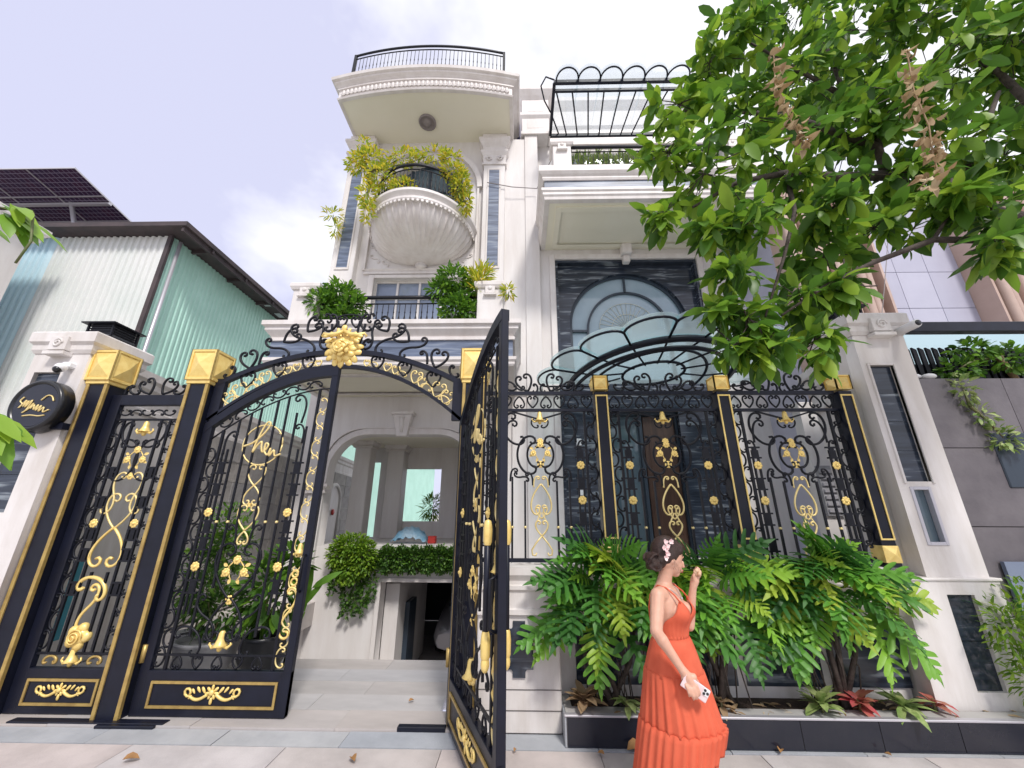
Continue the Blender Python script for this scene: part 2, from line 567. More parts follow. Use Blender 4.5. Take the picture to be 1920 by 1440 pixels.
def cscroll(n=30):
    p = norm(integ(lambda t: 1.6 + 17 * abs(t) ** 3.2, -1, 1, n))
    if sum(q[0] for q in p[n // 3:2 * n // 3]) > 0:
        p = [(-x, z) for x, z in p]
    return [p]
def sscroll(n=32):
    return [norm(integ(lambda t: (1.2 + 18 * abs(t) ** 2.6) * (1 if t > 0 else -1), -1, 1, n))]
def curl(n=22):
    p = integ(lambda t: 0.25 + 24 * t ** 3, 0, 1, n, rad(90))
    p = norm(p, False)
    return [p]
def heart(n=20):
    p = integ(lambda t: 1.0 + 21 * t ** 3.2, 0, 1, n, rad(38))
    zmax = max(q[1] for q in p)
    p = [(x / zmax, z / zmax - 0.5) for x, z in p]
    return [p, [(-x, z) for x, z in p]]
def lyre(n=22):
    p = integ(lambda t: 2.0 - 13 * t if t < .35 else -2.5 + 24 * (t - .35) ** 1.5, 0, 1, n, rad(20))
    zmax = max(q[1] for q in p)
    p = [(x / zmax, z / zmax - 0.5) for x, z in p]
    return [p, [(-x, z) for x, z in p]]
def ring(n=24):
    return [[(0.5 * cos(2 * pi * i / n), 0.5 * sin(2 * pi * i / n)) for i in range(n + 1)]]
SHAPES = {'c': cscroll(), 's': sscroll(), 'curl': curl(), 'heart': heart(), 'ring': ring()}
SCACHE = {}
def scroll(parent, kind, x, z, size, rot=0.0, flip=False, m='iron', r=0.008, name='scroll', wid=1.0, y=0.0, n=5):
    if m == 'iron':
        r = r * 1.3
    key = (kind, round(size, 3), m, r, round(wid, 2))
    if key not in SCACHE:
        mb = MB()
        for line in SHAPES[kind]:
            mb.tube([(p[0] * size * wid, 0, p[1] * size) for p in line], r, n)
        SCACHE[key] = mesh_of(name, mb, m, fix=False)
    return inst(name, SCACHE[key], parent, (x, y, z), (0, rot, 0), (-1 if flip else 1, 1, 1))

def bar(parent, x0, z0, x1, z1, r=0.008, m='iron', name='bar', y=0.0):
    if m == 'iron':
        r = r * 1.2
    key = ('bar', round(math.hypot(x1 - x0, z1 - z0), 3), r, m)
    if key not in SCACHE:
        SCACHE[key] = mesh_of(name, bx(-r, r, -r, r, 0, key[1]), m)
    return inst(name, SCACHE[key], parent, (x0, y, z0), (0, math.atan2(x1 - x0, z1 - z0), 0))

def rosette_mesh(m='gold'):
    mb = MB()
    for k in range(8):
        a = 2 * pi * k / 8
        c, s_ = cos(a), sin(a)
        mb.ball((0.62 * c, 0, 0.62 * s_), 0.36, 7, 5, sy=0.45)
    mb.lathe([(0.01, 0.42), (0.22, 0.40), (0.33, 0.25), (0.42, 0.10), (0.66, 0.0)], (0, 0, 0), 12, axis='y')
    mb.lathe([(0.66, 0.0), (0.42, -0.10), (0.33, -0.25), (0.22, -0.40), (0.01, -0.42)], (0, 0, 0), 12, axis='y')
    return mesh_of('rosette', mb, m, fix=False)
ROS = {}
def rosette(parent, x, z, r=0.035, m='gold', name='rosette', y=0.0):
    if m not in ROS:
        ROS[m] = rosette_mesh(m)
    return inst(name, ROS[m], parent, (x, y, z), (0, random.uniform(0, 1), 0), r)

def leaf_sheet(mb, p, d, up, L, W, bend=0.2, fold=0.25):
    """pointed oval leaf: 11 verts, creased along the midrib and curving down towards its tip"""
    d = d.normalized()
    side = d.cross(up)
    side = side.normalized() if side.length > 1e-4 else d.orthogonal().normalized()
    nrm = side.cross(d)
    i = len(mb.v)
    for t, w, b in ((0, 0.0, 0), (0.22, 0.36, 0.06), (0.50, 0.50, 0.27), (0.80, 0.34, 0.66), (1.0, 0.0, 1.0)):
        c = p + d * (L * t) - nrm * (bend * L * b)
        if w == 0:
            mb.v.append(tuple(c))
        else:
            mb.v.append(tuple(c + side * W * w + nrm * fold * W * w))
            mb.v.append(tuple(c))
            mb.v.append(tuple(c - side * W * w + nrm * fold * W * w))
    mb.f += [(i, i + 2, i + 1), (i, i + 3, i + 2), (i + 1, i + 2, i + 5, i + 4), (i + 2, i + 3, i + 6, i + 5), (i + 4, i + 5, i + 8, i + 7), (i + 5, i + 6, i + 9, i + 8), (i + 7, i + 8, i + 10), (i + 8, i + 9, i + 10)]
    mb.sm += [True] * 8

def rdir(rng, zmin=-1.0, zmax=1.0):
    z = rng.uniform(zmin, zmax)
    a = rng.uniform(0, 2 * pi)
    r = math.sqrt(max(0, 1 - z * z))
    return Vector((r * cos(a), r * sin(a), z))

def leaf_cloud(mb, rng, c, rx, ry, rz, n, L, W, droop=0.4, shell=0.45):
    c = Vector(c)
    for _ in range(n):
        d = rdir(rng)
        q = rng.uniform(shell, 1.0) ** 0.6
        p = c + Vector((d.x * rx, d.y * ry, d.z * rz)) * q
        o = (d + rdir(rng) * 0.7 + Vector((0, 0, 0.25 - droop))).normalized()
        up = (Vector((0, 0, 1)) + rdir(rng) * 0.5).normalized()
        s = rng.uniform(0.65, 1.2)
        leaf_sheet(mb, p, o, up, L * s, W * s, bend=rng.uniform(0.05, 0.45))
# ================================================================ ground
rng = random.Random(5)
gm = MB()
X0, X1, Y0, Y1 = -5.2, -0.4, 3.9, 15.4
for a in ((-400, 400, -400, Y0), (-400, 400, Y1, 800), (-400, X0, Y0, Y1), (X1, 400, Y0, Y1)):
    gm.quad((a[0], a[2], -0.03), (a[1], a[2], -0.03), (a[1], a[3], -0.03), (a[0], a[3], -0.03))
struct('ground', gm, 'ground')

def slab_mesh(w, d, m, h=0.03):
    o = mesh_of('paving_slab', bx(0, w, 0, d, -h, 0), m)
    return o
pav = thing('pavement', None, None, (0, 0, 0)); pav['kind'] = 'structure'
part('pavement_bed', MB().quad((-7.5, 0.4, -0.024), (7.5, 0.4, -0.024), (7.5, 3.9, -0.024), (-7.5, 3.9, -0.024)), 'joint', pav)
sm1 = slab_mesh(1.194, 0.794, 'pave')
for j in range(4):
    for i in range(11):
        inst('paving_slab', sm1, pav, (-6.6 + 1.2 * i + (0.6 if j % 2 else 0), 3.663 - 0.8 * (j + 1), rng.uniform(-0.004, 0.0)))
sm2 = slab_mesh(0.994, 0.222, 'kerb')
for i in range(13):
    inst('kerb_stone', sm2, pav, (-6.4 + i, 3.67, rng.uniform(-0.002, 0.003)))
drv = thing('driveway', None, None, (0, 0, 0)); drv['kind'] = 'structure'
sm3 = slab_mesh(1.217, 0.3155, 'drive', 0.05)
sm4 = slab_mesh(1.217, 0.3155, 'drive_blue', 0.05)
for j in range(5):
    for i in range(4):
        inst('driveway_slab', sm4 if j in (1, 3) else sm3, drv, (-5.2 + 1.22 * i - (0.4 if j % 2 else 0), 3.9 + 0.318 * j, 0.016 + rng.uniform(-0.0015, 0.0015)))
rm = MB()
rm.quad((-5.2, 5.49, 0.008), (-0.4, 5.49, 0.008), (-0.4, 8.75, -1.75), (-5.2, 8.75, -1.75))
rm.quad((-5.2, 8.75, -1.75), (-0.4, 8.75, -1.75), (-0.4, 16, -1.75), (-5.2, 16, -1.75))
part('garage_ramp', rm, 'drive', drv)
rw = MB()
rw.box(-0.62, -0.4, 5.5, 8.7, -1.8, 0.0)
part('ramp_side_wall', rw, 'white_street', drv)
lf = MB()
lf.box(-5.2, -4.15, 5.49, 8.7, -0.4, 0.012)
part('side_path', lf, 'drive', drv)

# ================================================================ villa
villa = thing('villa', 'white three-storey villa with curved roof cornice, bowl balcony and stone pilasters', 'house', (0, 8.7, 0))
FY = 8.7
TX0, TX1 = -5.0, -0.17
TC = -2.66
# -- lower tower wall with porch arch and garage opening
porch = rnd_arch(-4.29, -1.05, 1.06, 3.43, 0.82)
garage = rect(-2.84, -1.0, -1.7, 0.38)
plate('wall', rect(TX0, TX1, -1.75, 4.33), [porch, garage], FY, FY + 0.3, 'white', villa)
# -- porch room
pr_ = MB()
pr_.box(-4.98, -0.2, FY + 0.3, 12.0, 0.80, 1.06)
part('porch_floor', pr_, 'white', villa)
part('porch_ceiling', bx(-4.98, -0.2, FY + 0.3, 12.0, 3.62, 4.3), 'soffit', villa)
plate('porch_back_wall', rect(-4.98, -0.2, 1.06, 3.62), [rect(-3.55, -2.35, 1.5, 3.0), rect(-4.75, -4.2, 1.06, 3.2)], 11.7, 11.95, 'white', villa)
part('porch_side_wall', bx(-1.0, -0.75, FY + 0.3, 11.7, 1.06, 3.62), 'white', villa)
def column(name, x, y, z0, z1, w):
    o = part(name, bx(x - w, x + w, y - w, y + w, z0, z1), 'white', villa, bevel=0.02)
    mb = MB().sweep([(0.003, z1 - 0.16), (0.05, z1 - 0.16), (0.05, z1 - 0.12), (0.025, z1 - 0.10), (0.09, z1 - 0.03), (0.09, z1 + 0.02), (0.003, z1 + 0.02)],
                    [(x - w, y - w), (x + w, y - w), (x + w, y + w), (x - w, y + w)][::1], closed=True)
    part('capital', mb, 'cream', o)
column('porch_column', -4.32, 10.75, 1.06, 3.6, 0.22)
column('porch_column', -3.62, 11.45, 1.06, 3.6, 0.24)
# pilaster and capital beside the porch arch
part('pilaster', bx(-4.62, -4.29, FY - 0.10, FY, -1.7, 2.12), 'white', villa, bevel=0.01)
part('capital', MB().sweep([(0, 2.12), (0.04, 2.12), (0.04, 2.16), (0.02, 2.18), (0.09, 2.26), (0.09, 2.32), (0, 2.32)], [(-4.64, FY), (-4.64, FY - 0.11), (-4.27, FY - 0.11), (-4.27, FY)]), 'cream', villa)
# arch moulding
def arc_band(name, pts, w, y, m, parent, d=0.06, w2=0.0):
    mb = MB()
    n = len(pts)
    for i in range(n - 1):
        pass
    P = [Vector((p[0], p[1])) for p in pts]
    vs_ = []
    for i in range(n):
        a, b = P[max(0, i - 1)], P[min(n - 1, i + 1)]
        t = (b - a).normalized()
        nn = Vector((t.y, -t.x))
        vs_.append((P[i], P[i] + nn * w))
    base = []
    for p, q in vs_:
        base += [(p.x, y, p.y), (p.x, y - d, p.y), (q.x, y - d, q.y), (q.x, y, q.y)]
    f = []
    for i in range(n - 1):
        for k in range(4):
            a, b = 4 * i + k, 4 * i + (k + 1) % 4
            f.append((a, b, b + 4, a + 4))
    f += [(0, 1, 2, 3), (4 * n - 1, 4 * n - 2, 4 * n - 3, 4 * n - 4)]
    mb.add(base, f)
    return part(name, mb, m, parent)
pa = porch[2:] 
arc_band('arch_moulding', [(-1.05, 2.30)] + pa[:] + [(-4.29, 2.30)], 0.13, FY, 'cream', villa, 0.05)
arc_band('arch_moulding', [(-0.92, 2.30)] + [(x + (0.13 if x > TC else -0.13) * abs((x - TC) / 1.62), z + 0.13 * min(1, max(0, (z - 2.5) / 0.7))) for x, z in pa[:]] + [(-4.42, 2.30)], 0.03, FY - 0.001, 'cream', villa, 0.075)
ks = MB()
ks.add([(-2.80, FY - 0.17, 3.37), (-2.56, FY - 0.17, 3.37), (-2.47, FY - 0.22, 3.86), (-2.89, FY - 0.22, 3.86), (-2.80, FY, 3.37), (-2.56, FY, 3.37), (-2.47, FY, 3.86), (-2.89, FY, 3.86)],
       [(0, 1, 2, 3), (5, 4, 7, 6), (4, 0, 3, 7), (1, 5, 6, 2), (3, 2, 6, 7), (4, 5, 1, 0)])
kst = part('keystone', ks, 'cream', villa, bevel=0.012)
part('keystone_cap', bx(-2.94, -2.42, FY - 0.26, FY, 3.86, 3.93), 'cream', villa, bevel=0.01)
kf = thing_ = None
part('keystone_flute', MB().tube([(-2.68, FY - 0.215, 3.80), (-2.68, FY - 0.19, 3.45)], [0.07, 0.03], 8), 'cream', villa)
# garage surround and inside
part('garage_frame', MB().box(-2.93, -2.84, FY - 0.04, FY + 0.02, -1.7, 0.46).box(-2.84, -0.95, FY - 0.04, FY + 0.02, 0.38, 0.46), 'cream', villa, bevel=0.008)
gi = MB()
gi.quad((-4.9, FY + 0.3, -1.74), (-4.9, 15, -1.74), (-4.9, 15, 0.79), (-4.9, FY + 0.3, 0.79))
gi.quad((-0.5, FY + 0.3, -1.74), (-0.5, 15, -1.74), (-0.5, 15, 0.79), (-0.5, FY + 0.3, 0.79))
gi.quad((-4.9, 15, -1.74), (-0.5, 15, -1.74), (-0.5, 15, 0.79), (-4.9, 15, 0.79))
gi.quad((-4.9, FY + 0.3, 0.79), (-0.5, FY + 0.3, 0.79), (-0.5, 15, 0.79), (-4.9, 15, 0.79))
part('garage_wall', gi, 'inside', villa)  # dimness of the garage is put into the dark wall colour
gd = part('garage_cupboard', MB().box(-2.72, -2.45, FY + 0.9, FY + 1.5, -1.7, -0.15), 'win_frame', villa)
part('garage_partition', bx(-2.84, -2.55, FY + 0.35, FY + 3, -1.7, 0.3), 'white', villa)

# -- first balcony: stone slab with mouldings and a band of sky-tinted marble
BY = 6.7
bp_ = [(-4.80, FY), (-4.80, BY), (-0.14, BY), (-0.14, FY)]
part('balcony_slab', bx(-4.79, -0.15, BY + 0.01, FY, 4.34, 5.20), 'soffit', villa)
b1 = part('balcony_cornice', MB().sweep([(0, 4.86), (0.05, 4.86), (0.05, 4.92), (0.02, 4.94), (0.07, 5.00), (0.12, 5.06), (0.12, 5.12), (0.17, 5.15), (0.17, 5.24), (0, 5.24)], bp_), 'cream', villa)
part('stone_band', MB().sweep([(0, 4.50), (0.012, 4.50), (0.012, 4.86), (0, 4.86)], bp_), 'marble_sky', villa)
part('balcony_moulding', MB().sweep([(-0.12, 4.325), (0.03, 4.325), (0.05, 4.36), (0.05, 4.40), (0.08, 4.44), (0.08, 4.50), (0, 4.50)], bp_), 'cream', villa)
part('soffit_frame', MB().sweep([(0, 4.30), (0.1, 4.30), (0.1, 4.338), (0, 4.338)], [(-4.3, 8.3), (-4.3, 7.2), (-0.7, 7.2), (-0.7, 8.3)], closed=True), 'cream', villa)
def ped(name, x0, x1, y0, y1, z0, z1, parent=villa, mm='white'):
    o = part(name, bx(x0, x1, y0, y1, z0, z1 - 0.12), mm, parent, bevel=0.01)
    pth = [(x0, y0), (x1, y0), (x1, y1), (x0, y1)]
    part('pedestal_cap', MB().sweep([(0, z1 - 0.16), (0.03, z1 - 0.16), (0.06, z1 - 0.10), (0.06, z1 - 0.03), (0.03, z1), (-0.1, z1), (-0.1, z1 - 0.16)], pth, closed=True).box(x0 + 0.05, x1 - 0.05, y0 + 0.05, y1 - 0.05, z1 - 0.1, z1 - 0.001), 'cream', o)
    xm, zm = (x0 + x1) / 2, z1 - 0.13
    part('relief', MB().box(xm - 0.1, xm + 0.1, y0 - 0.05, y0, zm - 0.16, zm).ball((xm, y0 - 0.05, zm - 0.05), 0.05, 8, 6, sy=0.5).box(xm - 0.13, xm + 0.13, y0 - 0.07, y0, zm - 0.21, zm - 0.17), 'cream', o, bevel=0.008)
    return o
ped('balcony_pedestal', -4.62, -4.12, BY + 0.04, BY + 0.5, 5.24, 6.2)
ped('balcony_pedestal', -0.85, -0.33, BY + 0.04, BY + 0.5, 5.24, 6.2)
part('balcony_pedestal_block', bx(-4.92, -4.62, BY + 0.5, BY + 1.2, 5.24, 6.05), 'white', villa, bevel=0.01)

BAL = {}
def baluster_mesh(h, m='iron'):
    if (h, m) not in BAL:
        mb = MB()
        mb.lathe([(0.008, 0), (0.010, h * 0.12), (0.024, h * 0.30), (0.010, h * 0.46), (0.009, h * 0.55), (0.016, h * 0.60), (0.009, h * 0.66), (0.008, h)], (0, 0, 0), 6)
        BAL[(h, m)] = mesh_of('baluster', mb, m, fix=False)
    return BAL[(h, m)]
def railing(name, pts, z0, z1, step, parent, m='iron', arcs=True, post=True):
    """hand rail, lower rail and one baluster per step along a plan path"""
    root = part(name, MB().tube([(p[0], p[1], z1) for p in pts], 0.045, 6, flat=0.6), m, parent)
    part('lower_rail', MB().tube([(p[0], p[1], z1 - 0.15) for p in pts], 0.016, 5), m, root)
    part('bottom_rail', MB().tube([(p[0], p[1], z0 + 0.05) for p in pts], 0.016, 5), m, root)
    h = round(z1 - 0.15 - z0 - 0.05, 2)
    me = baluster_mesh(h, m)
    L = 0.0
    nxt = step / 2
    org = origin(root)
    for a, b in zip(pts[:-1], pts[1:]):
        d = math.hypot(b[0] - a[0], b[1] - a[1])
        while nxt <= L + d:
            t = (nxt - L) / d
            x, y = a[0] + (b[0] - a[0]) * t, a[1] + (b[1] - a[1]) * t
            inst('baluster', me, root, Vector((x, y, z0 + 0.05)) - org)
            nxt += step
        L += d
    return root
railing('balcony_railing', [(-4.12, BY + 0.2), (-0.85, BY + 0.2)], 5.24, 5.94, 0.115, villa)

# -- upper tower wall
door2 = rect(-3.85, -1.47, 5.24, 7.62)
door3 = arch_pts(-3.75, -1.57, 8.9, 10.6, 11.65)
plate('wall', rect(TX0, TX1, 4.33, 13.2), [door2, door3], FY, FY + 0.3, 'white', villa)
def glazed(name, x0, x1, z0, z1, y, cols, m='win_blue', fm='win_frame', trans=None):
    o = part(name, MB().box(x0, x1, y, y + 0.03, z0, z1), m, villa)
    f = MB()
    w = 0.045
    f.box(x0, x1, y - 0.05, y - 0.002, z1 - w, z1).box(x0, x1, y - 0.05, y - 0.002, z0, z0 + w)
    for i in range(cols + 1):
        x = x0 + (x1 - x0) * i / cols
        f.box(max(x0, x - w / 1.6), min(x1, x + w / 1.6), y - 0.05, y - 0.002, z0 + w, z1 - w)
    if trans:
        f.box(x0 + w, x1 - w, y - 0.045, y - 0.002, trans - w / 2, trans + w / 2)
    part('window_frame', f, fm, o, bevel=0.004)
    return o
glazed('balcony_door', -3.85, -1.47, 5.24, 7.62, FY + 0.18, 4, 'win_blue', 'white', 7.1)
part('door_surround', MB().box(-4.0, -3.85, FY - 0.05, FY + 0.02, 5.24, 7.72).box(-1.47, -1.32, FY - 0.05, FY + 0.02, 5.24, 7.72).box(-3.85, -1.47, FY - 0.05, FY + 0.02, 7.62, 7.72), 'cream', villa, bevel=0.01)
glazed('arched_door', -3.75, -1.57, 8.9, 11.65, FY + 0.2, 4, 'win', 'win_frame', 10.7)
arc_band('arch_moulding', arch_pts(-3.75, -1.57, 9.0, 10.6, 11.65)[2:], 0.2, FY, 'cream', villa, 0.07)
arc_band('arch_moulding', arch_pts(-4.12, -1.20, 9.0, 10.6, 12.05)[2:], 0.14, FY, 'cream', villa, 0.12)
arc_band('recess_trim', [(-4.12, 7.85), (-4.12, 10.6)], -0.06, FY, 'cream', villa, 0.09)
arc_band('recess_trim', [(-1.20, 7.85), (-1.20, 10.6)], 0.06, FY, 'cream', villa, 0.09)
part('lintel_moulding', MB().sweep([(0, 7.74), (0.06, 7.74), (0.06, 7.80), (0.03, 7.82), (0.08, 7.88), (0, 7.88)], [(-4.15, FY), (-1.17, FY)]), 'cream', villa)
# carved scrolls under the bowl
for s_ in (-1, 1):
    for (dx, dz, sz) in ((1.25, 8.25, 0.34), (0.95, 8.08, 0.22), (1.32, 8.6, 0.2)):
        o = scroll(villa, 's', TC + s_ * dx, dz, sz, 0.9 * s_, s_ < 0, 'cream', 0.018, 'carved_scroll')
        o.location = Vector((TC + s_ * dx, FY - 0.01, dz)) - villa.location
# -- bowl balcony with flutes
bw = MB()
nf, npf = 288, 14
BCX, BR, BRY = -2.62, 1.36, 1.52
base = 0
for j in range(npf + 1):
    t = j / npf
    zz = 7.98 + 0.80 * t
    r = math.sin(math.acos(max(0, 1 - t * 0.999))) if t < 1 else 1
    r = 0.06 + (BR - 0.06) * math.sqrt(1 - (1 - t) ** 2.0)
    for i in range(nf + 1):
        a = pi + pi * i / nf
        fl = 1 - 0.055 * (abs(cos(a * 24)) ** 0.7) * min(1, t * 3) * (1 if t < 0.97 else 0)
        bw.v.append((BCX + r * fl * cos(a), FY + r * fl * sin(a) * BRY / BR, zz))
for j in range(npf):
    for i in range(nf):
        a = j * (nf + 1) + i
        bw.f.append((a, a + 1, a + nf + 2, a + nf + 1)); bw.sm.append(True)
part('fluted_bowl', bw, 'cream', villa, fix=False)
arc = [(BCX + BR * cos(pi + pi * i / 40), FY + BRY * sin(pi + pi * i / 40)) for i in range(41)]
part('bowl_rim', MB().sweep([(-0.1, 8.77), (0.03, 8.77), (0.05, 8.80), (0.05, 8.86), (0.02, 8.88), (0.06, 8.93), (0.11, 8.98), (0.11, 9.05), (0.06, 9.10), (-0.25, 9.10)], arc[::1]), 'cream', villa)
part('bowl_floor', MB().add([(p[0], p[1], 9.08) for p in arc], [tuple(range(41))]), 'white', villa)
dm = mesh_of('dentil', bx(-0.028, 0.028, -0.02, 0.012, -0.03, 0.03), 'cream')
for i in range(1, 40):
    a = pi + pi * i / 40
    o = inst('dentil', dm, villa, Vector((BCX + (BR + 0.03) * cos(a), FY + (BRY + 0.03) * sin(a), 8.745)) - villa.location, (0, 0, a + pi / 2))
part('bowl_boss', MB().ball((BCX, FY - 0.05, 7.98), 0.16, 14, 8, sz=0.5).lathe([(0.1, 0.02), (0.17, 0.0), (0.1, -0.04), (0.02, -0.09)], (BCX, FY - 0.05, 7.93), 14), 'cream', villa, fix=False)
railing('bowl_railing', [(BCX + 1.28 * cos(pi + pi * i / 30), FY - 0.05 + 1.42 * sin(pi + pi * i / 30)) for i in range(1, 30)], 9.1, 9.92, 0.10, villa)
# -- piers with marble inlay, base and capital
def pier(xc, z0, z1):
    w = 0.31
    y0 = FY - 0.22
    root = part('pier', bx(xc - w, xc + w, y0, FY, z0, z1), 'white', villa, bevel=0.012)
    part('pier_recess_frame', MB().box(xc - 0.19, xc - 0.145, y0 - 0.025, y0, 7.75, 11.15).box(xc + 0.145, xc + 0.19, y0 - 0.025, y0, 7.75, 11.15).box(xc - 0.145, xc + 0.145, y0 - 0.025, y0, 11.08, 11.15).box(xc - 0.145, xc + 0.145, y0 - 0.025, y0, 7.75, 7.82), 'cream', root, bevel=0.006)
    me = mesh_of('marble_tile', bx(-0.142, 0.142, -0.012, 0.0, 0.0, 0.536), 'marble_sky')
    for i in range(6):
        inst('marble_tile', me, root, Vector((xc, y0 - 0.002, 7.822 + i * 0.543)) - villa.location - root.location)
    pth = [(xc - w, FY), (xc - w, y0), (xc + w, y0), (xc + w, FY)]
    part('pier_capital', MB().sweep([(0, 11.28), (0.04, 11.28), (0.04, 11.33), (0.01, 11.36), (0.03, 11.62), (0.09, 11.72), (0.09, 11.78), (0.03, 11.82), (0.03, 11.95), (0.10, 12.05), (0.15, 12.14), (0.15, 12.22), (0.05, 12.24), (0.05, 12.44), (0, 12.44)], pth), 'cream', root)
    part('pier_base', MB().sweep([(0, 6.95), (0.08, 6.95), (0.08, 7.1), (0.03, 7.18), (0.05, 7.26), (0, 7.30)], pth), 'cream', root)
    sc = MB()
    for s_ in (-1, 1):
        sc.tube([(xc + s_ * (0.16 + 0.09 * cos(t)* (1 - t / 16)), y0 - 0.05, 11.5 + 0.09 * sin(t) * (1 - t / 16)) for t in [i * 0.55 for i in range(20)]], 0.018, 5)
    part('capital_volute', sc, 'cream', root, fix=False)
pier(-4.67, 5.24, 12.44)
pier(-0.71, 5.24, 12.44)
part('tower_return', bx(-0.40, 0.169, FY - 0.08, FY, 4.33, 12.44), 'white', villa)
part('tower_return', bx(-0.168, 0.169, FY - 0.06, FY + 0.3, -0.05, 4.33), 'white', villa)
# -- roof slab, cornice and railing
n = 28
front = [(-4.93 + 4.72 * i / n, 7.40 - 0.24 * (1 - ((i - n / 2) / (n / 2)) ** 2)) for i in range(n + 1)]
path = [(-4.93, FY + 0.3)] + front + [(-0.21, FY + 0.3)]
part('roof_soffit', MB().add([(p[0], p[1], 12.452) for p in path] + [(p[0], p[1], 12.60) for p in path], [tuple(range(len(path))), tuple(range(len(path), 2 * len(path)))]), 'soffit', villa)
part('roof_cornice', MB().sweep([(-0.05, 12.44), (0.04, 12.44), (0.06, 12.48), (0.03, 12.52), (0.03, 12.78), (0.07, 12.79), (0.07, 12.83), (0.04, 12.85), (0.10, 12.90), (0.16, 12.94), (0.16, 12.99), (0.22, 13.01), (0.24, 13.09), (-0.3, 13.09)], path), 'cream', villa)
part('roof_slab', MB().add([(p[0], p[1], 13.07) for p in path], [tuple(range(len(path)))]), 'white', villa)
fm_ = MB()
fm_.ball((0, 0, 0.02), 0.05, 6, 5, sy=0.5, sz=1.9).tube([(-0.065, 0, -0.05), (0, -0.02, -0.11), (0.065, 0, -0.05)], 0.020, 5)
fme = mesh_of('frieze_ornament', fm_, 'cream', fix=False)
for i in range(1, 40):
    t = i / 40
    x = -4.93 + 4.72 * t
    y = 7.40 - 0.24 * (1 - ((t - 0.5) / 0.5) ** 2) - 0.04
    inst('frieze_ornament', fme, villa, Vector((x, y, 12.66)) - villa.location)
part('ceiling_medallion', MB().lathe([(0.24, 12.45), (0.25, 12.40), (0.20, 12.38), (0.19, 12.42), (0.12, 12.42), (0.10, 12.37), (0.03, 12.36), (0.001, 12.36)], (-2.64, 8.03, 0), 24), 'wire', villa)
rr = [(-4.72, 7.42)] + [(-4.72 + 4.30 * i / 24, 7.42 - 0.22 * (1 - ((i - 12) / 12) ** 2)) for i in range(1, 24)] + [(-0.42, 7.42)]
rl = railing('roof_railing', rr, 13.09, 14.30, 0.11, villa)
for x in (-4.72, -0.42):
    part('rail_post', bx(x - 0.035, x + 0.035, 7.39, 7.46, 13.09, 14.32), 'iron', rl)
part('tower_body', bx(TX0 + 0.02, TX1 - 0.02, FY + 0.3, 15.5, 4.32, 13.25), 'white', villa)
wt = part('roof_water_tank', MB().lathe([(0.45, 14.0), (0.5, 14.15), (0.5, 14.7), (0.3, 14.95), (0.02, 15.0)], (0.1, 10.2, 0), 20), 'navy', villa)
part('lightning_rod', MB().tube([(-0.12, 9.4, 13.2), (-0.12, 9.4, 15.6)], 0.02, 5), 'iron', villa)

# -- right wing
WX0, WX1 = 0.17, 5.75
rec = rect(0.95, 4.70, 0.85, 8.17)
plate('wall', rect(WX0, WX1, -0.05, 8.6), [rec], FY + 0.02, FY + 0.32, 'white', villa)
part('wing_body', bx(WX0 + 0.02, WX1 - 0.02, FY + 0.75, 15.5, -0.05, 14.3), 'white', villa)
part('wing_side_wall', MB().box(WX1 - 0.3, WX1 - 0.03, FY + 0.32, FY + 0.75, -0.05, 8.6).box(WX0 + 0.03, 0.9, FY + 0.32, FY + 0.75, -0.05, 8.6), 'white', villa)
part('wing_pilaster', bx(0.17, 0.55, FY - 0.12, FY + 0.02, 0.0, 12.6), 'white', villa, bevel=0.01)
part('wing_frame', MB().box(0.80, 0.95, FY - 0.04, FY + 0.02, 0.85, 8.32).box(4.70, 4.85, FY - 0.04, FY + 0.02, 0.85, 8.32).box(0.95, 4.70, FY - 0.04, FY + 0.02, 8.17, 8.32), 'cream', villa, bevel=0.015)
part('corbel', MB().box(2.70, 2.96, FY - 0.25, FY + 0.02, 8.2, 8.5).box(2.74, 2.92, FY - 0.15, FY + 0.02, 8.0, 8.2), 'cream', villa, bevel=0.02)
# marble-lined recess with a round-headed window and the entrance door
RX = (0.95 + 4.70) / 2
winh = arch_pts(1.30, 4.35, 4.75, 6.35, 7.85, 28)
doorh = rect(2.0, 3.75, 0.85, 4.05)
plate('marble_lining', rect(0.95, 4.70, 0.85, 8.17), [winh, doorh], FY + 0.20, FY + 0.30, 'marble', villa)
part('lining_edge', MB().box(0.95, 1.02, FY + 0.03, FY + 0.20, 0.85, 8.17).box(4.63, 4.70, FY + 0.03, FY + 0.20, 0.85, 8.17).box(1.02, 4.63, FY + 0.03, FY + 0.20, 8.10, 8.17), 'marble', villa)
aw = part('arched_window', MB().box(1.25, 4.4, FY + 0.36, FY + 0.38, 4.7, 7.9), 'win_teal', villa)
for (x0, x1, zs, zt, w) in ((1.30, 4.35, 6.35, 7.85, 0.07), (1.75, 3.90, 6.2, 7.35, 0.055)):
    arc_band('window_arc', [(x1, 4.75)] + arch_pts(x0, x1, 4.75, zs, zt, 28)[2:] + [(x0, 4.75)], -w, FY + 0.34, 'win_frame', aw, 0.05)
fr_ = MB()
for z in (6.2,):
    fr_.box(1.36, 1.76, FY + 0.29, FY + 0.335, z - 0.03, z + 0.03).box(3.89, 4.29, FY + 0.29, FY + 0.335, z - 0.03, z + 0.03)
fr_.box(RX - 0.025, RX + 0.025, FY + 0.29, FY + 0.335, 7.32, 7.8).box(1.36, 4.29, FY + 0.29, FY + 0.335, 4.75, 4.85)
part('glazing_bar', fr_, 'win_frame', aw)
fan = MB()
for i in range(17):
    a = pi * i / 16
    fan.tube([(RX + 0.12 * cos(a), FY + 0.34, 6.28 + 0.12 * sin(a)), (RX + 0.74 * cos(a), FY + 0.34, 6.28 + 0.74 * sin(a))], 0.006, 4)
